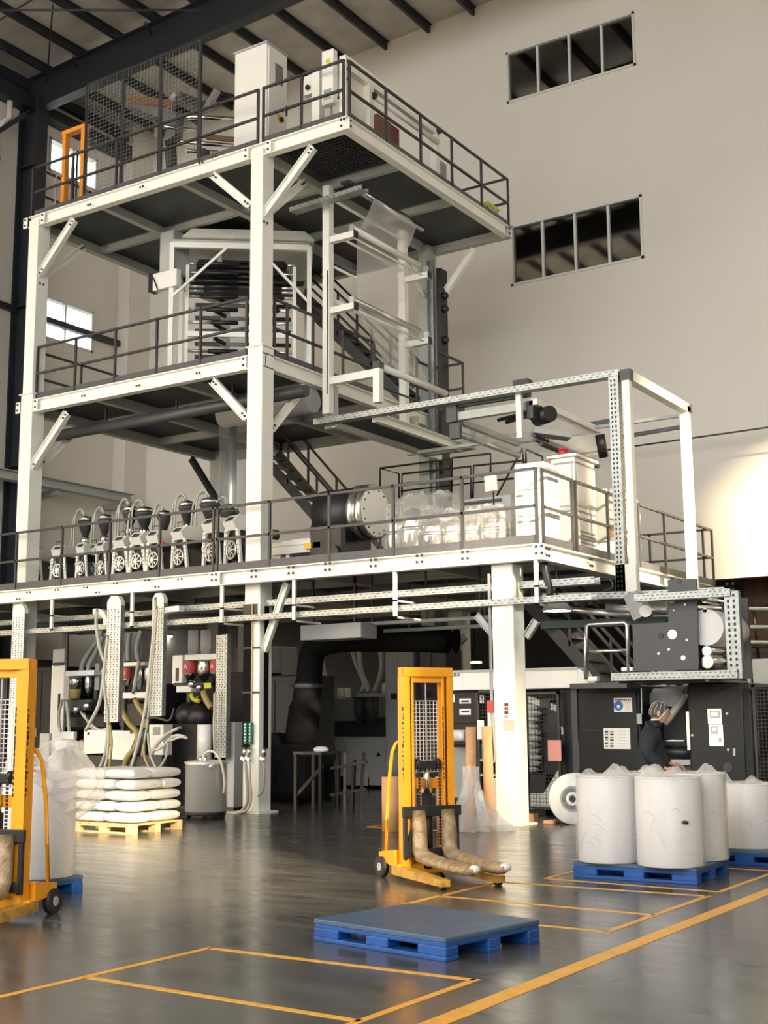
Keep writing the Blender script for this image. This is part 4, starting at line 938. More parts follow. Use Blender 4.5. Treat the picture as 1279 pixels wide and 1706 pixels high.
# big black drum with a steel flange
t = thing('winder_drum', 'large black drum motor with silver ring and pale round end face', 'drum', (-11.6, 18.0, Z1))
c = oY(622, 853, 17.9); dx_ = c.x; dz = c.z; DY = 17.9
MB().cyl((dx_-1.0, DY, dz), (dx_-.25, DY, dz), .46, 36).build('drum', 'black', t)
MB().lathe((dx_-.25, DY, dz), [(.40, 0), (.49, .0), (.49, .1), (.44, .11), (.44, .15), (.485, .16), (.485, .27), (.45, .29), (.40, .29)], 40, (1, 0, 0)).build('flange_ring', 'steel', t)
MB().cyl((dx_+.04, DY, dz), (dx_+.055, DY, dz), .43, 36).build('end_face', 'white_paint', t)
mb = MB()
for k in range(14):
    a_ = k*math.pi*2/14; mb.cyl((dx_+.055, DY+.38*math.cos(a_), dz+.38*math.sin(a_)), (dx_+.07, DY+.38*math.cos(a_), dz+.38*math.sin(a_)), .018, 6)
mb.build('bolts', 'dark_grey', t, kind='stuff')
MB().rbox((dx_-1.1, DY-.4, Z1), (dx_-.35, DY+.5, dz-.15), .06).build('housing', 'black', t); MB().rbox((dx_-.5, DY-.35, Z1), (dx_-.1, DY+.4, Z1+.2), .04).build('foot', 'black', t)
MB().cyl((dx_-.55, DY-.42, Z1+.25), (dx_-.55, DY-.5, Z1+.25), .16, 18).build('side_motor', 'black', t)
# film-wrapped new hoppers waiting in a row
def wrapped(label, px, ptop, pbot, Y, r, rnd, tall=False, funnel=False):
    p = oY(px, pbot, Y); zt_ = oY(px, ptop, Y).z; z0 = Z1+.02; h = zt_-z0
    t = thing('wrapped_hopper', label, 'hopper', (p.x, Y, Z1), group='film-wrapped hoppers on the mezzanine')
    zb = z0+(.25 if funnel else .05)
    MB().lathe((p.x, Y, z0), [(r*.3, 0), (r*.5, .04), (r*.85, h*.25), (r*.95, h*.45), (r*.95, h*.62), (r*.8, h*.72), (r*.3, h*.8)], 20).build('vessel', 'chrome', t)
    MB().lathe((p.x, Y, z0+h*.45), [(r*.98, 0), (r*1.0, .02), (r*.98, .06)], 20).build('band', 'steel', t)
    if funnel: MB().lathe((p.x, Y, z0), [(r*.15, 0), (r*.7, h*.35), (r*.7, h*.5)], 16).build('funnel', 'black', t)
    R = random.Random(rnd); rows = []; n = 22; m = 11
    for k in range(m+1):
        s_ = k/m; rr_ = r*(1.1 if s_ < .75 else 1.1-(s_-.75)*.8); rows.append([(p.x+(rr_*(1+R.uniform(-.10, .10)))*math.cos(2*math.pi*i/n), Y+(rr_*(1+R.uniform(-.10, .10)))*math.sin(2*math.pi*i/n), z0+h*s_+R.uniform(-.02, .02)*(1 if s_ > .6 else .3)) for i in range(n)])
    MB().surf(rows, False, True).build('wrap', 'wrap', t)
    crumple(t, (p.x, Y), r*.9, zt_-.03, .07, rnd+40)
wrapped('film-wrapped chrome hopper standing next to the drum face', 660, 838, 905, 17.5, .17, 1)
wrapped('tall film-wrapped hopper with black funnel beside the drum', 690, 826, 905, 17.5, .24, 2, funnel=True)
wrapped('film-wrapped hopper third from the drum', 724, 848, 905, 17.45, .22, 3)
wrapped('film-wrapped hopper fourth from the drum', 756, 850, 903, 17.45, .2, 4)
wrapped('film-wrapped hopper behind the third and fourth ones', 742, 822, 880, 18.1, .26, 5)
wrapped('film-wrapped round hopper second from the white cabinet', 790, 850, 900, 17.45, .2, 6)
wrapped('film-wrapped round hopper next to the white cabinet', 826, 843, 898, 17.45, .26, 7)
# sign board, loop rails, cabinets
t = thing('sign_board', 'small white notice board on a thin post behind the mezzanine rail', 'sign', (-10.2, 17.6, Z1))
a = oY(806, 792, 18.0); b = oY(829, 818, 18.0)
MB().bar((a.x+.01, 18.0, (a.z+b.z)/2+.01), (b.x-.01, 18.0, (a.z+b.z)/2+.02), .012, a.z-b.z).build('board', 'paper', t); MB().cyl(((a.x+b.x)/2+.04, 18.01, Z1), ((a.x+b.x)/2+.04, 18.01, b.z), .014, 8).build('post', 'rail', t)
t = thing('stair_head_rail', 'black looped tube rails on the far side of the mezzanine', 'railing', (-11.6, 22.5, Z1))
LY = 22.4
for lp in (((633, 830), (633, 780), (750, 765), (750, 835)), ((633, 780), (664.6, 789.5), (664.6, 830)), ((669.5, 830), (669.5, 789.5), (784, 777), (784.7, 838)), ((752, 832), (753, 763), (817, 755.6), (817, 790)), ((787.7, 838), (788.5, 776), (872, 767)), ((820, 840), (855, 775), (870, 747), (872, 772)), ((876, 772), (876, 748.7), (903.6, 761), (903.6, 772)), ((668, 818), (855, 797)), ((668, 806), (784, 794))):
    MB().tube([oY(*q, LY) for q in lp], .024, 7).build('tube_rail', 'rail', t)
for px in (633, 664.6, 669.5, 751, 785, 788, 820): 
    p = oY(px, 830, LY); MB().cyl((p.x, LY, Z1), (p.x, LY, p.z), .022, 7).build('post', 'rail', t)
t = thing('green_cabinet', 'low pale green cabinet behind the wrapped hoppers', 'cabinet', (-10.3, 20.5, Z1))
a = oY(772, 832, 20.3); b = oY(852, 845, 20.3); MB().rbox((a.x, 20.3, Z1), (b.x, 20.9, a.z), .02).build('body', 'beam_grey', t); MB().box((a.x, 20.28, a.z-.12), (a.x+.8, 20.3, a.z-.06)).build('trim', 'black', t); MB().box((a.x+.1, 20.285, Z1+.1), (a.x+.9, 20.3, a.z-.2)).build('door', 'beam_grey', t)
def panel_cab(label, x0, x1, y0, y1, z1, rows, name='switch_cabinet'):
    t = thing(name, label, 'cabinet', ((x0+x1)/2, (y0+y1)/2, Z1))
    MB().rbox((x0, y0, Z1), (x1, y1, z1), .012).build('body', 'white_cab', t)
    h = (z1-Z1-.12)/rows
    for k in range(rows):
        za = Z1+.06+k*h
        MB().rbox((x0+.04, y0-.02, za+.05), (x1-.05, y0, za+h-.06), .008).build('panel', 'white_cab', t)
        MB().rbox((x1, y0+.04, za+.05), (x1+.02, y1-.04, za+h-.06), .008).build('panel', 'white_cab', t)
        MB().box((x0+.02, y0-.006, za+h-.05), (x1-.02, y0, za+h-.02)).build('seam', 'grey_plastic', t); MB().box((x1, y0+.02, za+h-.05), (x1+.006, y1-.02, za+h-.02)).build('seam', 'grey_plastic', t)
    return t
a = oY(856, 772, 17.15); b = oY(905, 768, 17.15); c = oX(930, 790, b.x)
panel_cab('white panelled cabinet at the front corner of the mezzanine', a.x, b.x, 17.15, c.y, b.z, 3)
a = oY(917, 766, 18.9); b = oY(957, 760, 18.9); c = oX(990, 772, b.x)
t = panel_cab('white cabinet with red beacon at the mezzanine right side', a.x, b.x, 18.9, c.y, b.z, 2)
MB().box((a.x-.05, 18.85, b.z), (b.x+.05, c.y+.05, b.z+.05)).build('roof', 'white_cab', t); MB().box((a.x-.052, 18.848, b.z+.05), (b.x+.052, c.y+.052, b.z+.062)).build('roof_seal', 'black', t)
p = oY(938, 758, 19.1); MB().cyl((p.x, 19.1, b.z+.06), (p.x, 19.1, b.z+.18), .09, 14).build('beacon', 'red', t)
for k in range(7): MB().box((b.x+.02, 19.0, Z1+.12+k*.06), (b.x+.028, c.y-.1, Z1+.15+k*.06)).build('louvre', 'grey_plastic', t)
# film-wrapped print unit by the right rail
t = thing('wrapped_print_unit', 'brown and white machine unit wrapped in clear film by the right rail', 'machine', (-8.75, 20.3, Z1))
x0, x1, y0, y1 = -9.3, -8.35, 19.75, 21.0
MB().rbox((x0, y0, Z1), (x1, y1, Z1+.42), .03).build('base', 'white_cab', t); MB().rbox((x0+.1, y0+.05, Z1+.42), (x1-.05, y1-.1, Z1+.62), .02).build('carriage', 'brown_wood', t)
for k, (z, m) in enumerate(((.78, 'chrome'), (.98, 'white_paint'), (1.16, 'chrome'))): MB().cyl((x1-.15+.05*k-.1, y0+.05, Z1+z), (x1-.15+.05*k-.1, y1-.05, Z1+z), .09, 14).build('roller', m, t)
for y in (y0, y1): MB().box((x0+.2, y-.03, Z1+.4), (x1-.02, y+.03, Z1+1.3)).build('side_plate', 'beam_grey', t)
R = random.Random(5); rows = []
for k in range(8):
    s_ = k/7; rows.append([(x1+.05+R.uniform(-.04, .05), y0+(y1-y0)*i/12, Z1+.1+1.2*s_) for i in range(13)])
MB().surf(rows).build('wrap', 'wrap', t)
# ================================================================ under the mezzanine
def fbox(root, name, m, px0, py0, px1, py1, Y, d=.3, r=.01, z0=None, z1=None):
    a = oY(px0, py0, Y); b = oY(px1, py1, Y)
    return MB().rbox((a.x, Y, b.z if z0 is None else z0), (b.x, Y+d, a.z if z1 is None else z1), r).build(name, m, root)
def hose(root, pts, Y, r, m='hose', name='hose', n=8):
    return MB().curve([oY(p[0], p[1], p[2] if len(p) > 2 else Y) for p in pts], r, n, 5).build(name, m, root)
def hopper(root, px, y0, y1, Y, r, m='chrome', lab=None, cone=True):
    a = oY(px, y0, Y); b = oY(px, y1, Y); h = a.z-b.z
    o = MB().lathe((a.x, Y, a.z), [(r*.9, 0), (r, -.015), (r, -h*.62), (r*.85, -h*.68), (r*.3, -h)] if cone else [(r, 0), (r, -h*.8), (r*.9, -h*.82), (r*.9, -h)], 18).build('hopper', m, root)
    if lab:
        MB().lathe((a.x, Y, a.z-h*.08), [(r*1.02, 0), (r*1.025, -.01), (r*1.025, -h*.5), (r*1.02, -h*.51)], 18).build('label_band', 'red_label', o)
        text(lab, r*1.0, (a.x, Y-r*1.045, a.z-h*.33), (1, 0, 0), (0, 0, 1), 'paper', 'letter', root)
    return o
# added dark blocks that deepen the shade under the deck
for i, (x0, x1, y0, y1, h, m, lab) in enumerate(((-23.6, -21.9, 18.6, 20.0, 2.9, 'dark_grey', 'tall added dark shade block at the far left under the mezzanine'), (-21.6, -20.6, 18.9, 20.2, 2.7, 'black', 'added black shade block left of the pale panel'), (-19.9, -18.4, 19.6, 21.0, 2.3, 'dark_grey', 'added dark shade block behind the left dosing hoppers'), (-18.1, -16.5, 20.1, 21.3, 2.5, 'black', 'added black shade block behind the middle dosing hoppers'), (-16.2, -14.9, 19.9, 21.0, 2.4, 'dark_grey', 'added dark shade block behind the tank'))):
    t = thing('shade_block', lab, 'machine', ((x0+x1)/2, y0, 0), group='added dark shade blocks under the mezzanine')
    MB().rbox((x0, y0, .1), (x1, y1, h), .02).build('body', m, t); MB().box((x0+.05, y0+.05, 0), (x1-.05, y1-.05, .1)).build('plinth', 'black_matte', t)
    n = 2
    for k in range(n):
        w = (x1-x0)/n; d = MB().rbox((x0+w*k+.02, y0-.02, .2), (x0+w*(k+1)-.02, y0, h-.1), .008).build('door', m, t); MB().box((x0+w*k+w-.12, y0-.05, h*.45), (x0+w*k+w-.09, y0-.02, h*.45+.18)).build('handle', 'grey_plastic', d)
t = thing('open_cabinet_door', 'tall pale blue-white cabinet door standing open left of the dosing hoppers', 'panel', (-19.6, 18.3, 0))
fbox(t, 'panel', 'white_cab', 86, 1108, 105, 1197, 18.3, .06, z0=.3); fbox(t, 'panel', 'grey_cab', 88, 1082, 107, 1105, 18.3, .06); fbox(t, 'rail', 'black', 88, 1104, 106, 1109, 18.29, .05)
fbox(t, 'frame', 'dark_grey', 105, 1040, 108, 1200, 18.32, .05, z0=0); MB().box((oY(99, 1140, 18.3).x, 18.27, 1.75), (oY(101, 1140, 18.3).x, 18.3, 2.1)).build('handle', 'black', t)
# dosing stations
def station(label, Y, shelf, posts, loc):
    t = thing('dosing_station', label, 'hopper station', loc, group='dosing stations under the mezzanine')
    fbox(t, 'shelf', 'white_cab', *shelf, Y-.15, .4, .01)
    for px in posts: p = oY(px, 1200, Y); MB().box((p.x-.04, Y+.05, 0), (p.x+.04, Y+.13, oY(px, shelf[1], Y).z)).build('post', 'dark_grey', t)
    return t
Y1 = 18.0
t = station('pair of glass and chrome dosing hoppers above the film-covered roll', Y1, (109, 1118, 156, 1125), (112, 154), (-18.4, 18, 0))
hopper(t, 126, 1126, 1164, Y1, .12, 'hose_yellow', cone=False); hopper(t, 126, 1125, 1148, Y1-.01, .125, 'chrome', cone=False); hopper(t, 148, 1126, 1158, Y1, .075, 'chrome')
fbox(t, 'side_panel', 'grey_cab', 106, 1122, 121, 1166, Y1+.14, .05); fbox(t, 'feeder', 'dark_grey', 118, 1166, 152, 1184, Y1-.1, .4); fbox(t, 'rear_box', 'grey_plastic', 158, 1105, 164, 1150, Y1, .2)
hose(t, ((135, 1125), (138, 1105), (150, 1085), (166, 1062), (170, 1040)), Y1, .05, 'grey_plastic'); hose(t, ((147, 1124), (148, 1108), (158, 1090), (172, 1060)), Y1-.05, .05, 'grey_plastic')
hose(t, ((104, 1166), (98, 1190), (100, 1215), (108, 1228)), Y1-.3, .03, 'hose'); hose(t, ((110, 1166), (113, 1190), (116, 1226)), Y1-.3, .035, 'hose')
hose(t, ((134, 1186), (150, 1205), (166, 1216), (182, 1212)), Y1-.4, .025, 'hose_clear'); hose(t, ((140, 1188), (150, 1210), (166, 1219), (184, 1215)), Y1-.42, .018, 'hose')
for px, py in ((128, 1182), (146, 1176)): MB().ball(oY(px, py, Y1-.15), .1, 10, 7).build('valve', 'steel', t)
fbox(t, 'motor', 'black', 106, 1190, 176, 1216, Y1-.05, .5, .06)
t = station('dosing hoppers with a red label behind the middle cable riser', Y1, (198, 1104, 240, 1109), (201, 243), (-17, 18, 0))
hopper(t, 212, 1110, 1146, Y1, .10, 'chrome', 'B1'); hopper(t, 233, 1110, 1148, Y1, .09, 'chrome'); hopper(t, 248, 1112, 1145, Y1, .08, 'steel')
fbox(t, 'bracket', 'white_cab', 204, 1154, 248, 1163, Y1-.2, .3); hose(t, ((208, 1104), (205, 1085), (200, 1060)), Y1, .05, 'grey_plastic'); hose(t, ((214, 1104), (213, 1080), (216, 1055)), Y1, .05, 'grey_plastic'); hose(t, ((232, 1104), (228, 1080), (236, 1050)), Y1, .055, 'grey_plastic')
hose(t, ((222, 1156), (228, 1120), (232, 1100)), Y1-.22, .035, 'hose'); hose(t, ((204, 1164), (204, 1185), (215, 1205), (229, 1222), (226, 1245), (212, 1262), (206, 1285)), Y1-.5, .055, 'hose_yellow'); hose(t, ((224, 1164), (232, 1180), (242, 1195), (244, 1212)), Y1-.4, .05, 'hose_yellow')
fbox(t, 'motor', 'black', 196, 1168, 248, 1214, Y1+.1, .5, .06)
t = station('row of three red-labelled steel dosing hoppers above the steel tank', Y1, (307, 1091, 362, 1098), (310, 366), (-15.7, 18, 0))
hopper(t, 317, 1098, 1138, Y1, .13, 'steel', 'A'); hopper(t, 341, 1098, 1136, Y1, .14, 'chrome'); hopper(t, 360, 1098, 1136, Y1, .11, 'steel', 'A')
for px in (322, 343): hopper(t, px, 1050, 1090, Y1+.05, .10, 'film', cone=False)
fbox(t, 'control_box', 'white_cab', 287, 1092, 303, 1139, Y1-.1, .2); fbox(t, 'vent', 'black', 292, 1113, 297, 1135, Y1-.11, .02); fbox(t, 'bracket', 'white_cab', 293, 1143, 318, 1153, Y1-.2, .3); fbox(t, 'tag', 'lime', 339, 1138, 351, 1147, Y1-.3, .02)
fbox(t, 'bracket_arm', 'black', 288, 1138, 350, 1142, Y1-.2, .25)
hose(t, ((338, 1150), (343, 1165), (352, 1180)), Y1-.3, .06, 'hose_yellow'); hose(t, ((318, 1155), (322, 1165), (332, 1168)), Y1-.25, .04, 'lime'); hose(t, ((357, 1152), (357, 1180), (356, 1210), (357, 1252)), Y1-.9, .02, 'hose_clear')
for px, py in ((320, 1140), (333, 1145), (330, 1166)): MB().ball(oY(px, py, Y1-.15), .08, 10, 7).build('valve', 'chrome', t)
for px, py, r in ((314, 1192, .25), (335, 1195, .27), (328, 1212, .2)): MB().ball(oY(px, py, Y1-.05), r, 18, 12).build('gear_motor', 'black', t)
# machine fronts at the foot of the stations
t = thing('feed_machine', 'white machine front panel with bolts behind the bag pallet', 'machine', (-17, 17.6, 0))
a = oY(140, 1216, 17.5); b = oY(229, 1216, 17.5); zb = oY(200, 1266, 17.5).z
MB().prism([(a.x, 17.5, a.z), (b.x, 17.5, b.z-.02), (oY(212, 1250, 17.5).x, 17.5, zb+.05), (oY(210, 1250, 17.5).x, 17.5, zb), (oY(172, 1250, 17.5).x, 17.5, zb+.02), (oY(172, 1250, 17.5).x, 17.5, zb+.12), (a.x, 17.5, zb+.1)], (0, .25, 0)).build('panel', 'white_cab', t)
MB().rbox((a.x-.6, 17.6, .05), (b.x+.2, 18.6, zb+.1), .03).build('base', 'black', t)
mb = MB(); bolts(mb, [oY(148, 1222, 17.5), oY(219, 1220, 17.5), oY(184, 1241, 17.5)], r=.03); mb.build('bolts', 'black', t, kind='stuff')
p = oY(79, 1225, 17.6); fbox(t, 'bracket', 'white_cab', 66, 1222, 80, 1260, 17.6, .1); fbox(t, 'bracket', 'white_cab', 100, 1219, 122, 1232, 17.6, .1)
for pts, r, m in ((((162, 1015), (160, 1040), (166, 1080), (175, 1105)), .03, 'hose'), (((180, 1058), (176, 1090), (172, 1130), (164, 1175), (142, 1218)), .03, 'hose_clear'), (((171, 1110), (174, 1150), (180, 1200), (176, 1250), (166, 1280)), .03, 'hose'), (((180, 1204), (181, 1230), (178, 1265), (172, 1285)), .025, 'hose_clear'), (((183, 1204), (186, 1240), (181, 1285)), .02, 'hose_yellow')): hose(t, pts, 16.45, r, m)
t = thing('temperature_controller', 'small white controller box with display beside the narrow cable riser', 'controller', (-15.4, 16.9, 0))
fbox(t, 'body', 'white_cab', 248, 1207, 271, 1258, 16.9, .25); fbox(t, 'display', 'grey_plastic', 254, 1211, 266, 1224, 16.89, .02); fbox(t, 'keypad', 'paper', 253, 1228, 267, 1246, 16.89, .015)
p = oY(259, 1258, 17.0); MB().box((p.x-.2, 16.95, 0), (p.x+.2, 17.1, p.z)).build('stand', 'dark_grey', t)
for pts, r, m in ((((259, 995), (256, 1050), (250, 1110), (242, 1180), (232, 1230), (218, 1280)), .03, 'hose_clear'), (((262, 1010), (258, 1060), (252, 1130), (246, 1200), (236, 1260)), .02, 'hose'), (((246, 1218), (250, 1255), (262, 1280), (276, 1262), (280, 1238)), .022, 'hose'), (((300, 1212), (280, 1222), (262, 1240), (250, 1262)), .03, 'hose'), (((310, 1228), (290, 1226), (268, 1246), (252, 1250)), .025, 'hose_clear'), (((280, 1236), (300, 1228), (312, 1230)), .022, 'hose_clear'), (((240, 1235), (241, 1262), (252, 1285)), .022, 'hose_yellow'), (((242, 1196), (262, 1196), (282, 1200), (290, 1180)), .02, 'dark_grey')): hose(t, pts, 16.5, r, m)
t = thing('grey_machine_base', 'dark grey machine base with pale cylinder behind the steel tank', 'machine', (-15, 17.3, 0))
fbox(t, 'body', 'machine_black', 282, 1206, 352, 1252, 17.3, .8, z0=0.05); fbox(t, 'side_box', 'grey_cab', 376, 1203, 390, 1262, 17.4, .4, z0=0.0)
p = oY(344, 1207, 17.25); MB().cyl((p.x, 17.2, .8), (p.x, 17.2, p.z), .13, 18).build('cylinder', 'white_cab', t); MB().box((oY(282, 1250, 17.2).x, 17.2, 0.0), (oY(390, 1250, 17.2).x, 18.1, .05)).build('plinth', 'black', t)
# column dress: black sheeting, flow meters, taps and hoses
t = thing('column_wrap', 'black plastic sheeting wrapped round the upper front tower column', 'sheeting', (TX1, 16.85, 2.2))
zt_, zb_ = 3.5, oY(415, 1248, 16.86).z
MB().box((TX1-.175, 16.868, zb_), (TX1+.02, 16.876, zt_)).build('sheet', 'black_matte', t); MB().box((TX1+.174, 17.0, zb_), (TX1+.182, 17.12, zt_)).build('sheet', 'black_matte', t); MB().box((TX1-.18, 16.864, zt_-.3), (TX1+.12, 16.87, zt_)).build('sheet_top', 'black', t)
MB().cyl((TX1+.03, 16.85, 1.0), (TX1+.03, 16.85, zt_), .012, 6).build('string', 'wood', t)
for z in (2.0, 2.75): MB().bar((TX1-.18, 16.858, z), (TX1+.19, 16.858, z), .01, .03).build('tie', 'black', t)
t = thing('flow_meters', 'pair of green flow meters with white marks on the front tower column', 'meter', (TX1-.1, 16.8, .9))
for px in (408, 416):
    a = oY(px, 1204, 16.8); b = oY(px, 1240, 16.8); o = MB().rbox((a.x-.035, 16.8, b.z), (a.x+.035, 16.86, a.z), .01).build('tube', 'green', t)
    mb = MB()
    for k in range(6): mb.box((a.x-.012, 16.795, b.z+.05+k*(a.z-b.z)*.15), (a.x+.012, 16.801, b.z+.075+k*(a.z-b.z)*.15))
    mb.build('marks', 'paper', o, kind='stuff')
for px in (406, 414, 438):
    p = oY(px, 1257, 16.78); MB().cyl((p.x, 16.80, p.z-.04), (p.x, 16.80, p.z+.12), .035, 10).build('tap', 'chrome', t); MB().bar((p.x-.04, 16.76, p.z-.05), (p.x+.06, 16.76, p.z-.1), .03, .05).build('tap_lever', 'steel', t)
hose(t, ((408, 1265), (411, 1300), (412, 1335), (400, 1352), (375, 1354)), 16.75, .028, 'hose'); hose(t, ((416, 1265), (416, 1300), (418, 1330), (410, 1350), (385, 1356)), 16.7, .022, 'hose_clear'); hose(t, ((438, 1266), (440, 1295), (437, 1318), (430, 1326)), 16.75, .022, 'grey_plastic')
# black flexible duct
t = thing('black_duct', 'thick black flexible duct bending down from under the mezzanine', 'duct', (-12.8, 19, .8))
MB().curve([oY(760, 1066, 19.4), oY(660, 1064, 19.2), oY(560, 1066, 19.0), oY(522, 1085, 19.0), (oY(514, 1140, 19)), (oY(508, 1180, 19)), (oY(500, 1240, 19.0))], [.24]*20+[.26]*5+[.3]*6, 16, 5).build('duct', 'black_matte', t)
p = oY(512, 1143, 19.0); MB().lathe((p.x, 19.0, p.z), [(.27, -.05), (.29, -.03), (.29, .03), (.27, .05)], 18).build('strap', 'dark_grey', t)
p = oY(498, 1250, 19); MB().rbox((p.x-.75, 18.6, .15), (p.x+.55, 19.5, 1.1), .1).build('fan_box', 'black_matte', t); MB().cyl((p.x-.7, 18.55, .75), (p.x-.7, 19.3, .75), .55, 24).build('fan_housing', 'black_matte', t)
# work table with odds
t = thing('work_table', 'dark work table with rags in front of the far extruder line', 'table', (-12.9, 18.3, 0))
a = oY(488, 1252, 17.9); b = oY(535, 1252, 17.9)
MB().box((a.x, 17.9, a.z-.05), (b.x, 18.5, a.z)).build('top', 'dark_grey', t)
for x in (a.x+.04, b.x-.04):
    for y in (17.94, 18.46): MB().box((x-.03, y-.03, 0), (x+.03, y+.03, a.z-.05)).build('leg', 'black', t)
MB().bar((a.x, 17.95, .2), (b.x, 17.95, .75), .04, .06).build('brace', 'black', t)
R = random.Random(3); MB().ball((b.x-.15, 18.1, a.z+.03), .12, 12, 8, (1.3, .8, .5)).build('rag', 'white_bag', t)
for k in range(4): MB().bar((b.x+.12+.16*k, 18.2, 0), (b.x+.05+.2*k, 18.25, .85+.12*(k % 2)), .05, .05).build('stand_bar', 'black', t)
for z in (.25, .7): MB().bar((b.x-.02, 18.22, z), (b.x+.72, 18.22, z+.12), .05, .05).build('stand_bar', 'black', t)
# extruder line further back
YE = 24.1
t = thing('far_extruder_cabinet', 'white two-door machine cabinet of the far extruder line', 'cabinet', (-16.8, YE, 0))
fbox(t, 'body', 'white_cab', 553, 1226, 648, 1313, YE, .7, z0=.25); MB().box((oY(556, 1300, YE).x, YE+.05, 0), (oY(648, 1300, YE).x, YE+.65, .25)).build('plinth', 'black_matte', t)
for q0, q1 in ((577, 612), (614, 646)):
    d = fbox(t, 'door', 'white_cab', q0, 1229, q1, 1309, YE-.02, .02, .005)
a = oY(626, 1252, YE-.03); b = oY(634, 1260, YE-.03); MB().prism([(a.x, YE-.025, b.z), (b.x, YE-.025, b.z), ((a.x+b.x)/2, YE-.025, a.z)], (0, .004, 0)).build('warning_sign', 'ink', t)
fbox(t, 'side_panel', 'white_cab', 532, 1236, 556, 1302, YE+.2, .3); fbox(t, 'trim', 'paper', 532, 1264, 556, 1268, YE+.19, .02)
text('EVO', .16, oY(547, 1276, YE+.19), (1, 0, 0), (0, 0, 1), 'ink', 'lettering', t)
t = thing('far_dosing_station', 'grey dosing hoppers with beige hoses above the far white cabinet', 'hopper station', (-17, 23.8, 0))
fbox(t, 'shelf', 'beam_grey', 527, 1162, 562, 1167, 23.6, .4); fbox(t, 'shelf', 'beam_grey', 592, 1155, 636, 1161, 23.6, .4); fbox(t, 'control_box', 'grey_plastic', 557, 1165, 584, 1201, 23.4, .3)
hopper(t, 538, 1168, 1196, 23.7, .12, 'steel'); hopper(t, 549, 1168, 1196, 23.7, .12, 'steel'); hopper(t, 598, 1162, 1205, 23.7, .16, 'dark_grey'); hopper(t, 618, 1162, 1208, 23.7, .17, 'dark_grey')
fbox(t, 'frame', 'dark_grey', 530, 1196, 660, 1226, 23.9, .5); fbox(t, 'bag', 'white_bag', 560, 1146, 570, 1162, 23.9, .2, .04); fbox(t, 'bag', 'white_bag', 571, 1146, 577, 1162, 23.9, .2, .03); fbox(t, 'bag', 'white_bag', 583, 1168, 594, 1204, 24.0, .2, .04); fbox(t, 'bag', 'white_bag', 564, 1203, 606, 1214, 24.0, .3, .04); fbox(t, 'bag', 'white_bag', 633, 1138, 641, 1155, 23.9, .2, .05)
for pts in (((534, 1160), (526, 1130), (522, 1100), (520, 1070)), ((541, 1160), (530, 1135), (526, 1110), (530, 1075)), ((552, 1160), (545, 1138), (538, 1110), (535, 1078)), ((601, 1154), (607, 1138), (595, 1110), (585, 1078)), ((614, 1154), (610, 1140), (602, 1120), (597, 1076)), ((622, 1154), (630, 1135), (636, 1110), (632, 1076))): hose(t, pts, 23.6, .06, 'hose')
for px in (530, 560, 640): 
    p = oY(px, 1200, 24.0); MB().box((p.x-.05, 24.2, 0), (p.x+.05, 24.3, oY(px, 1165, 24).z)).build('post', 'dark_grey', t)
for i, (q, lab) in enumerate((((390, 1080, 470, 1300, 25.2), 'pale grey cabinet far behind the front tower column'), ((640, 1085, 692, 1300, 22.6), 'grey tall cabinet behind the yellow stacker mast'), ((697, 1082, 748, 1300, 22.6), 'dark grey tall cabinet right of the stacker mast'))):
    t = thing('tall_cabinet', lab, 'cabinet', oY(q[0], 1300, q[4])*V((1, 1, 0)).length*0+V((oY(q[0], 1300, q[4]).x, q[4], 0)), group='tall cabinets at the back')
    m = ('grey_cab', 'grey_plastic', 'dark_grey')[i]
    fbox(t, 'body', m, q[0], q[1], q[2], q[3], q[4], .6, .03, z0=0.0); w = (q[2]-q[0])/2
    for k in range(2): fbox(t, 'door', m, q[0]+w*k+2, q[1]+6, q[0]+w*(k+1)-2, q[3]-8, q[4]-.02, .02, .005)
    fbox(t, 'vent', 'black', q[0]+w*.4, q[1]+70, q[0]+w*.8, q[1]+80, q[4]-.03, .012)
# pipes and boxes hung beneath the deck
t = thing('ceiling_duct', 'pale rectangular duct end hung under the mezzanine left of the black duct', 'duct', oY(560, 1055, 17.6))
fbox(t, 'duct', 'grey_cab', 500, 1042, 601, 1062, 17.8, .5); a = oY(440, 1085, 16.95); b = oY(478, 1042, 16.95); 
for px in (520, 590): p = oY(px, 1042, 18.0); MB().box((p.x-.02, 18.0, p.z), (p.x+.02, 18.04, Z1-.05)).build('hanger', 'dark_grey', t)
brace(mez, (TX1+.17, 17.0, oY(440, 1085, 17).z), (oY(478, 1040, 17).x, 17.0, 3.83), .12)
for p, q in (((826, 1062), (794, 1024)), ((876, 1062), (893, 1034))): brace(mez, oY(*p, 17.0), oY(*q, 17.0), .11, 'beam_grey')
brace(mez, oY(735, 1100, 23.2), oY(775, 1060, 23.2), .13, 'beam_grey')
for i, (px0, px1, py, Y) in enumerate(((-60, 420, 1028, 18.6), (560, 860, 1034, 18.2), (640, 850, 1046, 18.9))):
    z = oY((px0+px1)/2, py, Y).z; t = thing('service_pipe', ('grey service pipe under the left half of the mezzanine', 'thin pale pipe under the mezzanine beside the white column', 'second thin pipe under the mezzanine above the black duct')[i], 'pipe', (oY(px0, py, Y).x, Y, z))
    MB().cyl((oY(px0, py, Y).x, Y, z), (oY(px1, py, Y).x, Y, z), .05 if i == 0 else .035, 10).build('pipe', 'grey_cab', t)
    for k in (.2, .5, .8): x = oY(px0+(px1-px0)*k, py, Y).x; MB().box((x-.012, Y-.012, z), (x+.012, Y+.012, Z1-.05)).build('hanger', 'dark_grey', t)
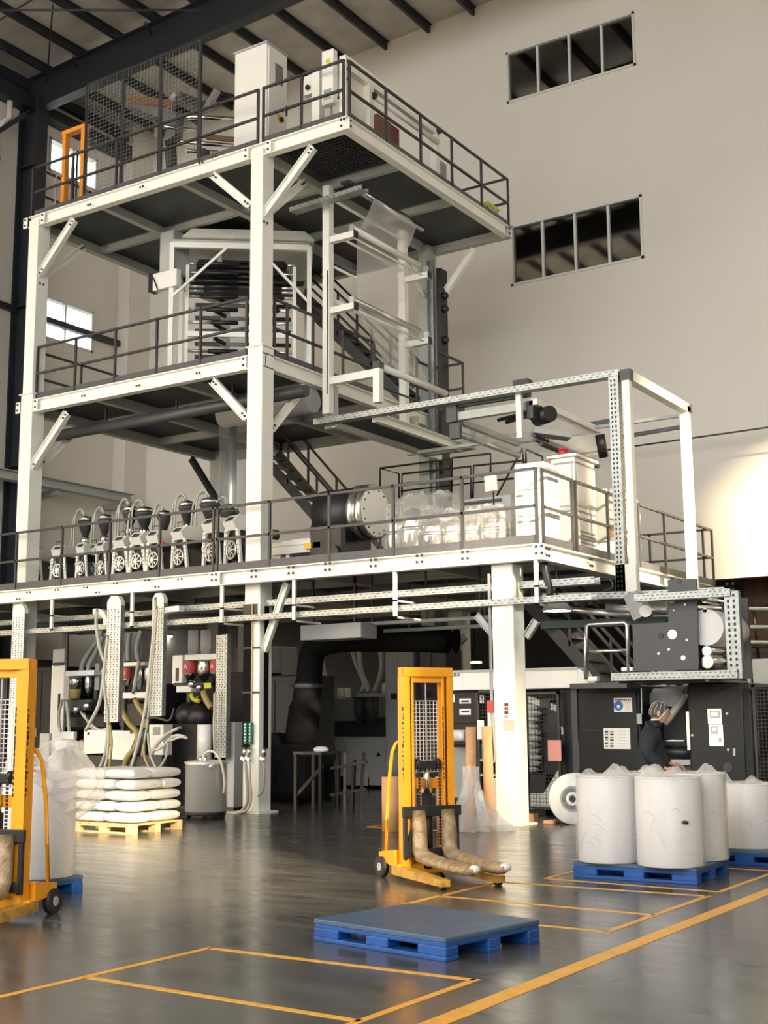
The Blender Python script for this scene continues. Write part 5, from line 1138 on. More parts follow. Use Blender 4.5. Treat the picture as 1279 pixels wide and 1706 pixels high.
# bits of far ceiling lamps in the next bay
for i, (px, py) in enumerate(((746, 1101), (790, 1105), (275, 1062))):
    p = oY(px, py, 34 if i < 2 else 28.5); t = thing('far_lamp', ('left small lamp glowing far behind under the mezzanine', 'right small lamp glowing far behind under the mezzanine', 'bright lamp glowing behind the narrow cable riser')[i], 'lamp', p)
    MB().box((p.x-.2, p.y-.1, p.z), (p.x+.2, p.y+.1, p.z+.05)).build('tube', 'far_lamp', t); MB().box((p.x-.22, p.y-.12, p.z+.05), (p.x+.22, p.y+.12, p.z+.1)).build('housing', 'grey_plastic', t); MB().cyl((p.x, p.y, p.z+.1), (p.x, p.y, roof_z(p.x)), .012, 6).build('cord', 'black', t)
# ================================================================ printing press under the right of the mezzanine
YP = 18.6
pr_ = thing('printing_press', 'long black printing press with doors behind the wrapped rolls', 'press', (-7, YP, 0))
def PX(px, py=1200): return oY(px, py, YP).x
zt_ = 2.03
MB().rbox((PX(932), YP, .12), (PX(1067), YP+1.2, zt_), .015).build('left_housing', 'machine_black', pr_)
MB().rbox((PX(1146), YP, .12), (PX(1252), YP+1.2, zt_), .015).build('right_housing', 'machine_black', pr_)
MB().box((PX(933), YP+.1, 0), (PX(1252), YP+1.1, .12)).build('plinth', 'black_matte', pr_)
MB().box((PX(1067), YP+.95, .12), (PX(1146), YP+1.2, zt_)).build('rear_panel', 'dark_grey', pr_)
d = MB().rbox((PX(941), YP-.025, .2), (PX(1062), YP, zt_-.1), .006).build('door', 'machine_black', pr_)
for z in (.62, 1.34): MB().box((PX(941), YP-.029, z), (PX(1062), YP-.025, z+.012)).build('seam', 'black', d)
MB().box((PX(963), YP-.04, .75), (PX(964.5), YP-.025, 1.15)).build('edge_trim', 'grey_plastic', d)
d2 = MB().rbox((PX(1150), YP-.025, .2), (PX(1238), YP, zt_-.04), .006).build('door', 'machine_black', pr_)
MB().rbox((PX(1145), YP-.07, 1.05), (PX(1149), YP-.025, 1.62), .006).build('handle', 'paper', d2)
MB().rbox((PX(1141), YP-.04, zt_-.03), (PX(1150), YP, zt_+.03), .005).build('sensor', 'paper', pr_)
mb = MB()
for px, py in ((1213, 1249), (1223, 1249), (1223, 1253), (1223, 1257), (1153, 1225), (1211, 1189)): p = oY(px, py, YP-.025); mb.cyl(p, p+V((0, -.015, 0)), .02, 6)
mb.build('screws', 'grey_plastic', d2, kind='stuff')
MB().cyl(oY(1212, 1279, YP-.02), oY(1212, 1279, YP-.06), .07, 12).build('port', 'black', d2)
# web rollers seen in the opening
x0, x1 = PX(1067), PX(1146)
def pbar(n, m, p, q, Y, w, h): MB().bar(oY(*p, Y), oY(*q, Y), w, h).build(n, m, pr_)
MB().prism([oY(1088, 1147, YP+.4), oY(1140, 1147, YP+.4), oY(1126, 1178, YP+.4), oY(1074, 1172, YP+.4)], (0, .05, 0)).build('web', 'grey_plastic', pr_)
MB().cyl(oY(1143, 1158, YP+.2), oY(1108, 1205, YP+.2), .06, 14).build('turning_bar', 'hose', pr_)
MB().cyl((x0, YP+.3, 1.18), (x1, YP+.3, 1.18), .03, 10).build('roller', 'chrome', pr_); MB().cyl((x0, YP+.5, 1.0), (x1, YP+.5, 1.0), .1, 16).build('roller', 'black', pr_); MB().box((x0, YP+.3, .82), (x1, YP+.8, .9)).build('table', 'grey_cab', pr_)
MB().box((x0+.1, YP+.4, .12), (x1-.1, YP+.8, .82)).build('drive_box', 'dark_grey', pr_); MB().cyl((x0, YP+.2, .62), (x1, YP+.2, .62), .02, 8).build('rod', 'chrome', pr_)
# sheets and signs on the doors
def sheet(px0, py0, px1, py1, name, m='paper', Y=YP-.03, root=None, tilt=0):
    a = oY(px0, py0, Y); b = oY(px1, py1, Y); return MB().box((a.x, Y, b.z), (b.x, Y+.004, a.z)).build(name, m, root or pr_)
s1 = sheet(1022, 1163, 1053, 1186, 'safety_sign')
a = oY(1030, 1176, YP-.031); MB().cyl(a, a+V((0, -.004, 0)), .075, 20).build('blue_disc', 'blue_sign', s1); MB().cyl(a+V((0, -.004, -.01)), a+V((0, -.006, -.01)), .025, 10).build('pictogram', 'paper', s1)
for k in range(9): 
    p = oY(1025+k*3, 1166, YP-.031); MB().box((p.x-.008, YP-.034, p.z-.012), (p.x+.008, YP-.031, p.z+.012)).build('character', 'ink', s1)
for k in range(4): p = oY(1045, 1171+k*3.6, YP-.031); MB().box((p.x-.04, YP-.033, p.z-.006), (p.x+.05, YP-.031, p.z+.004)).build('line', 'pink', s1)
s2 = sheet(1005, 1213, 1050, 1248, 'instruction_sheet')
for r_ in range(6):
    for c_ in range(2): p = oY(1010+c_*9, 1219+r_*4.8, YP-.031); MB().box((p.x-.028, YP-.033, p.z-.014), (p.x+.028, YP-.031, p.z+.014)).build('picture', 'grey_plastic' if (r_+c_) % 2 else 'ink', s2)
    p = oY(1036, 1219+r_*4.8, YP-.031); MB().box((p.x-.06, YP-.032, p.z-.002), (p.x+.06, YP-.031, p.z+.002)).build('line', 'grey_plastic', s2)
s3 = sheet(1178, 1181, 1202, 1206, 'panel_photo'); s4 = sheet(1180, 1207, 1205, 1243, 'panel_photo')
for s_, q in ((s3, (1182, 1184, 1200, 1196)), (s4, (1183, 1210, 1196, 1223)), (s4, (1196, 1229, 1203, 1236))): a = sheet(*q, 'screen_print', 'grey_plastic', YP-.034, s_)
sheet(1184, 1186, 1195, 1193, 'screen_print', 'paper', YP-.037, s3); sheet(1186, 1212, 1193, 1218, 'screen_print', 'paper', YP-.037, s4)
t_ = sheet(1060, 1189, 1069, 1206, 'hang_tag', 'hose', YP-.06); MB().cyl(oY(1068, 1147, YP-.05), oY(1069, 1190, YP-.05), .01, 6).build('cord', 'paper', pr_)
# wire mesh panels left and right of the housings
def mesh_panel(label, px0, px1, z0, z1, Y, step=.055, w=.006, m='black'):
    x0, x1 = oY(px0, 1250, Y).x, oY(px1, 1250, Y).x
    t = thing('mesh_guard', label, 'guard panel', ((x0+x1)/2, Y, 0))
    for a, b in (((x0, z0), (x0+.04, z1)), ((x1-.04, z0), (x1, z1)), ((x0, z0), (x1, z0+.04)), ((x0, z1-.04), (x1, z1))): MB().box((a[0], Y-.02, a[1]), (b[0], Y+.02, b[1])).build('frame', m, t)
    mb = MB()
    for i in range(int((x1-x0)/step)): mb.box((x0+i*step, Y-w/2, z0), (x0+i*step+w, Y+w/2, z1))
    for i in range(int((z1-z0)/step)): mb.box((x0, Y-w/2-.003, z0+i*step), (x1, Y+w/2-.003, z0+i*step+w))
    mb.build('wire_mesh', m, t, kind='stuff')
    for x in (x0, x1): MB().box((x-.03, Y-.03, 0), (x+.03, Y+.03, z0)).build('leg', m, t)
    return t
t = mesh_panel('black wire mesh guard right of the white mezzanine column', 876, 934, .12, 1.95, YP-.15)
a = oY(912, 1233, YP-.18); b = oY(935, 1268, YP-.18); MB().box((a.x, YP-.182, b.z), (b.x, YP-.176, a.z)).build('pink_sheet', 'pink', t)
mesh_panel('wire mesh guard at the right end of the press', 1258, 1310, .12, 2.0, YP-.1)
t = mesh_panel('wire mesh guard left of the white mezzanine column', 795, 832, .9, 2.0, YP-.15)
t = thing('pale_skirt', 'slanted pale skirt panel leaning behind the mesh guard', 'panel', (-9.2, YP+.1, 0))
MB().prism([oY(872, 1322, YP+.05), oY(905, 1322, YP+.05), oY(936, 1272, YP+.05), oY(936, 1348, YP+.05), oY(872, 1348, YP+.05)], (0, .04, 0)).build('panel', 'white_cab', t)
t = thing('white_film_stack', 'stack of folded white film bundles behind the mesh guard', 'bundle stack', (-9.4, YP+.25, 0))
for k in range(11):
    p = oY(884, 1175+k*10.5, YP+.25); q = oY(858, 1175+k*10.5, YP+.25)
    MB().ball(((p.x+q.x)/2-.05, YP+.4, p.z-.03), .3, 16, 8, (1.0+.12*math.sin(k*1.7), .6, .22)).build('bundle', 'white_bag', t)
MB().box((oY(850, 1300, YP).x, YP+.2, 0), (oY(898, 1300, YP).x, YP+.7, oY(880, 1290, YP+.2).z)).build('stand', 'black', t)
t = thing('press_unwinder', 'dark unwinding unit with pale bar inside the mesh guard', 'machine', (-9, YP+.6, 0))
MB().rbox((oY(900, 1200, YP+.5).x, YP+.5, .1), (oY(932, 1200, YP+.5).x, YP+1.1, 1.9), .03).build('body', 'black', t); MB().bar(oY(878, 1164, YP+.3), oY(934, 1182, YP+.3), .05, .1).build('pale_bar', 'white_cab', t)
fbox(t, 'box', 'dark_grey', 898, 1165, 916, 1180, YP+.25, .2); MB().tube([oY(930, 1207, YP), oY(936, 1212, YP), oY(937, 1222, YP), oY(932, 1224, YP)], .02, 6).build('hook', 'paper', t); MB().box((oY(900, 1200, YP+.5).x, YP+.5, 0), (oY(932, 1200, YP+.5).x, YP+1.1, .1)).build('plinth', 'black', t)
# white valance over the press
t = thing('valance_beam', 'long white valance beam over the press beside the mezzanine column', 'beam', (-9.5, YP-.2, 2.05))
a = oY(730, 1112, YP-.2); b = oY(962, 1113, YP-.2); zl = oY(960, 1146, YP-.2).z
MB().rbox((a.x, YP-.2, zl), (b.x, YP+.1, b.z), .015).build('beam', 'white_cab', t); MB().prism([(b.x, YP-.2, b.z), (b.x+.08, YP-.2, b.z-.05), (b.x+.2, YP-.2, zl), (b.x, YP-.2, zl)], (0, .28, 0)).build('end_cap', 'white_cab', t)
MB().box((a.x, YP-.22, b.z-.02), (b.x, YP+.12, b.z+.02)).build('top_rail', 'grey_cab', t); text('E85', .12, oY(758, 1123, YP-.21), (1, 0, 0), (0, 0, 1), 'ink', 'lettering', t)
for x in (a.x+.1, b.x-.15): MB().box((x-.05, YP-.05, 0), (x+.05, YP+.05, zl)).build('support', 'dark_grey', t)
# ---- upper works of the press
t = thing('press_bridge', 'dark perforated side plate and rollers on top of the press', 'machine', (-6.6, 17.4, 2.0))
YQ = 17.5
def q_(px, py): return oY(px, py, YQ)
MB().prism([q_(1053, 1040), q_(1113, 1037), q_(1112, 966), q_(1160, 964), q_(1163, 1116), q_(1056, 1118)], (0, .04, 0)).build('side_plate', 'dark_grey', t)
for px, py, r, m in ((1100, 1059, .045, 'black'), (1120, 1057, .07, 'chrome'), (1144, 1066, .02, 'paper'), (1114, 1082, .02, 'paper'), (1097, 1089, .02, 'paper'), (1138, 1096, .035, 'steel'), (1141, 1007, .02, 'paper'), (1122, 1017, .012, 'paper'), (1131, 969, .03, 'black'), (1118, 1000, .05, 'hose')):
    p = q_(px, py); MB().cyl(p, p+V((0, -.01, 0)), r, 14).build('hole' if m == 'black' else 'shaft_end', m, t)
xs0 = q_(1160, 1050).x
for py, r, m in ((1000, .05, 'chrome'), (1018, .03, 'alu'), (1046, .26, 'white_roll'), (1085, .07, 'chrome'), (1103, .09, 'chrome')):
    p = oX(1172, py, xs0+.05); MB().cyl((xs0+.1, YQ+.1, p.z), (xs0+.1, YQ+1.3, p.z), r, 20).build('roller', m, t)
MB().box((xs0-.05, YQ+1.3, 2.1), (xs0+.35, YQ+1.36, 3.3)).build('far_plate', 'dark_grey', t)
MB().cyl(oY(1010, 1012, YQ+.5), oY(1112, 1018, YQ+.5), .06, 12).build('roller', 'alu', t); MB().cyl(oY(925, 1012, YQ+.7), oY(1050, 1026, YQ+.7), .05, 12).build('roller', 'alu', t)
MB().bar(oY(905, 1042, YQ+1.1), oY(1112, 1034, YQ+1.1), .2, .12).build('cross_beam', 'green_dark', t); MB().bar(oY(1055, 990, YQ+.3), oY(1072, 1030, YQ+.3), .3, .22).build('drive_arm', 'grey_plastic', t)
MB().cyl(oY(1075, 1018, YQ+.1), oY(1075, 1018, YQ+.4), .09, 14).build('bearing', 'paper', t); MB().box((q_(1050, 1120).x, YQ+.0, 2.035), (q_(1170, 1120).x, YQ+1.7, 2.14)).build('bed', 'black', t)
tt = thing('press_cable_tray', 'slotted cable tray frame running over the press and down its right end', 'cable tray', (-6, 17.3, 2.1))
YT = 17.3
a = oY(1022, 1128, YT); b = oY(1232, 1130, YT); tray(tt, a, (b.x, YT, a.z), .18, .11, face=1, step=.07)
c = oY(1219, 985, YT); tray(tt, (c.x, YT, a.z), (c.x, YT, oY(1219, 985, YT).z), .2, .1, up=(0, -1, 0), step=.075)
MB().box((c.x-.1, YT-.056, a.z-.06), (c.x+.1, YT-.052, c.z)).build('cover', 'galv', tt); mb = MB()
for i in range(16):
    for k in range(2): mb.box((c.x-.06+.08*k, YT-.059, a.z+.02+i*.08), (c.x-.03+.08*k, YT-.056, a.z+.06+i*.08))
mb.build('slots', 'slot', tt, kind='stuff')
a2 = oY(1060, 990, YT); tray(tt, (oY(1060, 990, YT).x, YT, c.z-.02), (c.x, YT, c.z-.02), .18, .1, face=1, step=.07)
for px in (1030, 1180): p = oY(px, 1137, YT); MB().box((p.x-.03, YT-.05, a.z-.09), (p.x+.03, YP+.3, a.z-.055)).build('support_arm', 'dark_grey', tt)
t = thing('tube_rail', 'bare steel tube guard rail on the press top beside the dark plate', 'railing', (-8.1, YP-.1, 2.03))
MB().tube([oY(978, 1132, YP-.5), oY(978, 1044, YP-.5), oY(982, 1040, YP-.5), oY(1040, 1037, YP-.5), oY(1044, 1041, YP-.5), oY(1047, 1122, YP-.5)], .03, 8).build('loop', 'alu', t); MB().cyl(oY(982, 1085, YP-.5), oY(1045, 1084, YP-.5), .025, 8).build('mid_rail', 'alu', t)
MB().cyl(oY(975, 1132, YP-.5), oY(975, 1040, YP-.5), .025, 8).build('post', 'alu', t); fbox(t, 'foot', 'white_cab', 976, 1127, 994, 1135, YP-.52, .1); fbox(t, 'foot', 'white_cab', 1034, 1112, 1054, 1118, YP-.52, .1)
MB().box((oY(985, 1132, YP-.4).x-.3, YP-.55, 1.98), (oY(1050, 1132, YP-.4).x, YP, 2.06)).build('ledge', 'dark_grey', t)
p = oY(870, 985, 20.6); q = oY(985, 1118, 20.6); sl_ = (q.z-p.z)/(q.x-p.x)
stairs('dark steel staircase under the mezzanine going down behind the press', p.x, p.z, p.x+(0.0-p.z)/sl_, 0.0, 20.6, n=18, m='rail')
# round lamp hung below the mezzanine corner
p = oY(928, 1018, 17.5)
t = thing('pendant_lamp', 'round glowing lamp hanging under the mezzanine corner', 'lamp', p)
MB().cyl((p.x, 17.5, p.z), (p.x, 17.5, p.z+.03), .21, 28).build('diffuser', 'lamp_glow', t); MB().lathe((p.x, 17.5, p.z+.03), [(.23, -.03), (.23, .0), (.12, .12), (.06, .16)], 28).build('shade', 'grey_plastic', t); MB().cyl((p.x, 17.5, p.z+.18), (p.x, 17.5, Z1-.1), .01, 6).build('cord', 'black', t)
# far right edge: rails, posts and boxes in the next bay
t = thing('far_machine_rail', 'steel posts and rails of the machine beyond the right end', 'railing', (-6, 21.5, 0))
YZ = 20.5
for px in (1228, 1246): p = oY(px, 1100, YZ); MB().cyl((p.x, YZ, 0), (p.x, YZ, oY(px, 1010 if px < 1240 else 1025, YZ).z), .05, 10).build('post', 'alu', t)
for y0_, y1_ in ((1012, 1016), (1068, 1072), (1044, 1046)): MB().cyl(oY(1160, y0_, YZ), oY(1300, y1_, YZ+.6), .035, 8).build('rail', 'alu', t)
t = thing('far_pillar', 'dark brown concrete pillar in the bay beyond the back wall', 'pillar', (-8.2, 29, 0))
a = oY(1243, 1100, 29); MB().rbox((a.x, 29, 0), (a.x+.7, 29.7, 4.7), .02).build('shaft', 'brown_wood', t); MB().box((a.x-.1, 28.9, 0), (a.x+.8, 29.8, .2)).build('base', 'dark_grey', t)
t = thing('far_machine_box', 'pale machine box at the right picture edge above the mesh', 'machine', (-5.6, 20, 0))
fbox(t, 'box', 'white_cab', 1252, 1098, 1330, 1137, 20.1, .6, z0=2.0); fbox(t, 'body', 'dark_grey', 1240, 1140, 1340, 1200, 20.1, .6, z0=0.0)
t = thing('far_machinery', 'dark railed machine standing in the bay beyond the back wall', 'machine', (-8, 27.8, 0))
fbox(t, 'body', 'dark_grey', 1190, 1090, 1290, 1180, 28.2, 1.2, z0=0.0); 
for py in (1005, 1040, 1075): MB().cyl(oY(1200, py, 28.0), oY(1300, py+4, 28.0), .03, 8).build('rail', 'rail', t)
for px in (1206, 1232, 1258): p = oY(px, 1090, 28.0); MB().cyl((p.x, 28.2, p.z-.1), (p.x, 28.0, oY(px, 1004, 28).z), .03, 8).build('post', 'rail', t)
# column notices and conduit
t = thing('column_notice', 'white notice with red and black symbols on the white mezzanine column', 'notice', (-8.9, 16.78, 1.5))
cf = 16.785
a = oY(838, 1169, cf); b = oY(857, 1199, cf); MB().box((a.x, cf-.004, b.z), (b.x, cf, a.z)).build('sheet', 'paper', t)
for k, m in enumerate(('ink', 'red', 'ink', 'grey_plastic')): p = oY(843, 1174+k*6.6, cf-.005); MB().box((p.x-.03, cf-.007, p.z-.022), (p.x+.035, cf-.004, p.z+.022)).build('symbol', m, t)
a = oY(838, 1200, cf); b = oY(857, 1218, cf); MB().box((a.x, cf-.003, b.z), (b.x, cf, a.z)).build('lower_sheet', 'hose', t)
t = thing('column_conduit', 'grey conduit running down the left side of the white mezzanine column', 'conduit', (-9.1, 16.9, 1))
MB().tube([(-9.07, 16.80, 3.7), (-9.07, 16.80, 1.7), (-9.04, 16.76, 1.5), (-9.0, 16.75, 1.0), (-9.02, 16.75, .92), (-9.15, 16.76, .9)], .025, 8).build('pipe', 'grey_plastic', t); MB().box((-9.12, 16.74, 1.62), (-9.03, 16.8, 1.8)).build('box', 'red_label', t)
# control cabinets and rack left of the white column
t = thing('press_control_cabinet', 'dark control cabinet with pasted white notes behind the stacker', 'cabinet', (-10.2, YP-.1, 0))
fbox(t, 'body', 'machine_black', 742, 1149, 800, 1240, YP, .7, z0=0.0); fbox(t, 'lower_door', 'grey_plastic', 742, 1245, 782, 1330, YP-.02, .02, .005); fbox(t, 'upper_door', 'machine_black', 744, 1152, 798, 1205, YP-.02, .02, .005)
for q in ((744, 1157, 757, 1170), (765, 1164, 784, 1172), (765, 1181, 784, 1191), (798, 1158, 806, 1172)): s_ = sheet(*q, 'note', 'paper', YP-.028, t); sheet(q[0]+3, q[1]+3, q[2]-3, q[1]+6, 'note_line', 'ink', YP-.031, s_)
fbox(t, 'roll_shelf', 'black', 744, 1236, 778, 1240, YP-.4, .4); p = oY(752, 1226, YP-.2); MB().cyl((oY(742, 1226, YP-.2).x, YP-.2, p.z), (oY(777, 1226, YP-.2).x, YP-.2, p.z), .1, 16).build('paper_roll', 'white_roll', t)
t = thing('tool_rack', 'narrow rack with teal trays and papers left of the white column', 'rack', (-9.5, 17.8, 0))
for px in (799, 829): p = oY(px, 1300, 17.9); MB().box((p.x-.02, 17.88, 0), (p.x+.02, 17.92, 1.75)).build('upright', 'black', t)
for py in (1232, 1268, 1293, 1330): z = oY(815, py, 17.9).z; MB().box((oY(799, py, 17.9).x, 17.88, z), (oY(829, py, 17.9).x, 18.3, z+.03)).build('shelf', 'grey_plastic', t)
fbox(t, 'teal_tray', 'teal', 800, 1206, 814, 1230, 17.95, .3); fbox(t, 'teal_tray', 'teal', 800, 1240, 812, 1266, 17.95, .3); fbox(t, 'paper_pad', 'paper', 794, 1200, 806, 1232, 17.86, .02); fbox(t, 'paper_pad', 'paper', 811, 1176, 829, 1230, 17.86, .02); fbox(t, 'amber_tag', 'amber', 821, 1256, 826, 1268, 17.86, .02); fbox(t, 'note', 'paper', 797, 1318, 805, 1334, 17.86, .01); fbox(t, 'pale_panel', 'grey_cab', 818, 1296, 828, 1372, 17.86, .03)
t = thing('black_cable_loop', 'black cable looping down at the mezzanine right corner', 'cable', (-7.9, 17.2, 3.5))
hose(t, ((985, 968), (1005, 962), (1018, 968), (1019, 980), (1005, 985)), 17.3, .018, 'black', 'cable'); hose(t, ((906, 935), (909, 955), (914, 975), (916, 992)), 17.0, .06, 'black', 'cable_bundle')
# ================================================================ things on the floor
def make_pallet(label, L, W, mats=('blue_pallet_top', 'blue_pallet'), h=.15, name='blue_pallet', group=None):
    t = thing(name, label, 'pallet', group=group)
    top = MB(); top.rbox((-L/2, -W/2, h-.035), (L/2, W/2, h), .008); top.build('deck', mats[0], t)
    MB().rbox((-L/2+.004, -W/2+.004, h-.065), (L/2-.004, W/2-.004, h-.03), .008).build('deck_rim', mats[1], t)
    for y in (-W/2+.065, 0, W/2-.065):
        MB().rbox((-L/2, y-.065, 0), (L/2, y+.065, .03), .006).build('runner', mats[1], t)
        for x, w in ((-L/2+.12, .12), (0, .1), (L/2-.12, .12)): MB().rbox((x-w, y-.065, .028), (x+w, y+.065, h-.06), .008).build('block', mats[1], t)
    return t
pal = make_pallet('empty blue plastic pallet with solid top in the foreground', 1.2, .98, group='blue pallets')
pal.location = (-4.835, 7.915, 0); pal.rotation_euler.z = math.radians(-10.5); pal.scale = (1.035, 1.03, 1.0)
copy_tree(pal, (-4.855, 12.245, 0), math.radians(1.5), 'blue pallet under the three white rolls')
copy_tree(pal, (-4.35, 14.05, 0), math.radians(1.0), 'blue pallet under the roll at the right picture edge')
copy_tree(pal, (-9.5, 8.02, 0), math.radians(0), 'blue pallet under the film-covered roll at the left')
# wrapped rolls
def wrap_film(t, c, r, z0, z1, seed, crest=.075, m='wrap', name='wrap'):
    R = random.Random(seed); n = 36; rows = []; ph = [R.uniform(0, 6.28) for _ in range(6)]
    for k in range(13):
        s_ = k/12; z = z0+.01+(z1-z0)*s_
        rows.append([(c[0]+(r+.006+.010*abs(math.sin(3*a+ph[0]+s_*4))+.006*math.sin(7*a+ph[1]-s_*6)+(.02*max(0, .15-s_)))*math.cos(a), c[1]+(r+.006+.010*abs(math.sin(3*a+ph[0]+s_*4))+.006*math.sin(7*a+ph[1]-s_*6))*math.sin(a), z) for a in [2*math.pi*i/n for i in range(n)]])
    MB().surf(rows, True, True).build(name, m, t)
    crumple(t, c, r+.012, z1-.015, crest, seed)
    fb = MB()                                        # raised folds of the tight film
    for j in range(8):
        a0 = R.uniform(-2.4, .6); zz = R.uniform(z0+.08, z1-.3); da = R.uniform(.15, .6)*R.choice((-1, 1)); dz = R.uniform(-.3, .3)
        fb.tube([(c[0]+(r+.0165)*math.cos(a0+da*k/8), c[1]+(r+.0165)*math.sin(a0+da*k/8), min(z1-.02, max(z0+.03, zz+dz*(k/8)+.05*math.sin(3*k/8)))) for k in range(9)], [.0008, .0015, .0025, .003, .003, .003, .0025, .0015, .0008], 5)
    fb.build('film_fold', 'wrap_dense', t, kind='stuff')
def white_roll(label, x, y, r, z0, h, seed, group='white film rolls on pallets', core=True, m='wrap'):
    t = thing('film_roll', label, 'roll', (x, y, z0), group=group)
    MB().lathe((x, y, z0), [(r-.008, 0), (r, .008), (r, h-.008), (r-.008, h), (.05, h), (.05, h-.05)], 48).build('roll', 'white_roll', t)
    MB().lathe((x, y, z0+h-.05), [(.055, 0), (.055, .055), (.042, .055), (.042, .0)], 20).build('core', 'cardboard', t)
    wrap_film(t, (x, y), r, z0, z0+h, seed, m=m); return t
white_roll('wrapped white film roll at the left of the three on the blue pallet', -5.175, 11.95, .30, .15, .83, 11)
t = white_roll('wrapped white film roll in front centre with a small dark spot', -4.53, 11.92, .315, .15, .83, 12)
p = V((-4.53, 11.92, .15+.42))+V((.32*math.cos(-.75), .32*math.sin(-.75), 0)); MB().ball(p, .03, 10, 6, (1.2, 1.2, .6)).build('core_plug', 'black', t)
white_roll('wrapped white film roll behind right on the blue pallet', -4.5, 12.575, .30, .15, .84, 13)
white_roll('wrapped white film roll at the back left of the pallet', -5.15, 12.59, .29, .15, .83, 14)
white_roll('shorter wrapped white roll at the right picture edge', -4.42, 13.95, .30, .15, .68, 15)
# roll at the left with its opened film hood
t = thing('film_roll', 'big white roll with loose clear film on top behind the left stacker', 'roll', (-9.2, 8.25, .15), group='white film rolls on pallets')
cx_, cy_, r_ = -9.2, 8.25, .33
MB().lathe((cx_, cy_, .15), [(r_-.008, 0), (r_, .008), (r_, .92), (r_-.008, .93), (.05, .93), (.05, .88)], 48).build('roll', 'white_roll', t)
MB().lathe((cx_, cy_, .9), [(.06, 0), (.06, .2), (.045, .2), (.045, 0)], 20).build('core', 'red_label', t)
wrap_film(t, (cx_, cy_), r_, .15, 1.08, 21, crest=.05)
R = random.Random(9); rows = []
for k in range(9):
    s_ = k/8; row = []
    for i in range(40):
        a = 2*math.pi*i/40; side = max(0, math.cos(a-.75)); back = max(0, math.cos(a-2.6))
        rr = r_+.02+.035*math.sin(5*a+s_*3)*s_+side*.24*math.sin(math.pi*min(1, s_*1.15))
        z = 1.0-.35*side*(1-s_)+s_*(.22+.14*side+.10*back+.04*math.sin(4*a))
        row.append((cx_+rr*math.cos(a)*(1-.25*s_*(1-side)), cy_+rr*math.sin(a)*(1-.25*s_*(1-side)), z))
    rows.append(row)
rows.append([(cx_+.5*(p[0]-cx_), cy_+.5*(p[1]-cy_), p[2]-.03+.03*math.sin(i)) for i, p in enumerate(rows[-1])])
rows = [[(p[0]+R.uniform(-.022, .022), p[1]+R.uniform(-.022, .022), p[2]+R.uniform(-.025, .025)) for p in rw] for rw in rows]
MB().surf(rows, False, True).build('loose_film', 'wrap_dense', t)
# white ring roll standing on edge
t = thing('ring_roll', 'white ring-shaped roll with black core standing on edge by the press', 'roll', (-8.15, 17.65, 0))
c = V((oY(962, 1331, 17.6).x, 17.6, .37)); ax = V((.2, -1, 0)).normalized()
MB().lathe(c, [(.1, 0), (.35, 0), (.37, .02), (.37, .28), (.35, .3), (.1, .3)], 44, ax).build('roll', 'white_roll', t); MB().lathe(c+ax*.3, [(.16, 0), (.165, .006), (.185, .006), (.19, 0)], 36, ax).build('groove', 'grey_plastic', t); MB().lathe(c+ax*.25, [(.05, 0), (.05, .065), (.1, .065), (.1, .0)], 24, ax).build('core', 'white_roll', t); MB().cyl(c+ax*.2, c+ax*.312, .072, 20).build('core_hole', 'black', t)
for s_ in (-1, 1): MB().rbox((c.x-.2+.25*s_-.08+.1, 17.3, 0), (c.x-.2+.25*s_+.08+.1, 17.55, .05), .01).build('chock', 'cardboard', t)
# pallet of white bags
t = thing('wooden_pallet', 'pale wooden pallet carrying the white bags', 'pallet', (-13.21, 13.5, 0))
PX0, PX1, PY0, PY1 = -13.8, -12.62, 13.0, 14.0
for k in range(7):
    x = PX0+.06+k*(PX1-PX0-.12)/6; MB().rbox((x-.06, PY0, .115), (x+.06, PY1, .14), .004).build('deck_board', 'wood', t)
for y in (PY0+.05, (PY0+PY1)/2, PY1-.05): MB().rbox((PX0, y-.05, .09), (PX1, y+.05, .114), .004).build('stringer_board', 'wood', t); MB().rbox((PX0, y-.05, 0), (PX1, y+.05, .02), .004).build('bottom_board', 'wood', t)
for y in (PY0+.05, (PY0+PY1)/2, PY1-.05):
    for x in (PX0+.07, (PX0+PX1)/2, PX1-.07): MB().rbox((x-.07, y-.05, .02), (x+.07, y+.05, .09), .004).build('block', 'wood', t)
def bag_mesh(L, W, H):
    rows = []; n = 12
    for k in range(9):
        v = (-1, -.975, -.9, -.6, 0, .6, .9, .975, 1)[k]; row = []
        for i in range(n*2):
            a = 2*math.pi*i/(n*2); e = lambda c: math.copysign(abs(c)**.62, c)
            y = e(math.cos(a)); z = e(math.sin(a)); en = (1-abs(v)**9)**.5 if abs(v) < 1 else 0
            row.append((v*L/2, y*W/2*(.93+.07*en), H/2+z*H/2*(.34+.66*en)*(1-.05*abs(math.sin(3*v+2*y)))))
        rows.append(row)
    mb = MB(); mb.surf(rows, True, True); mb.f += [tuple(range(2*n-1, -1, -1)), tuple(range(8*2*n, 9*2*n))]; mb.sm += [False, False]; return mb
bagA = None; idx = 0; HB = .15
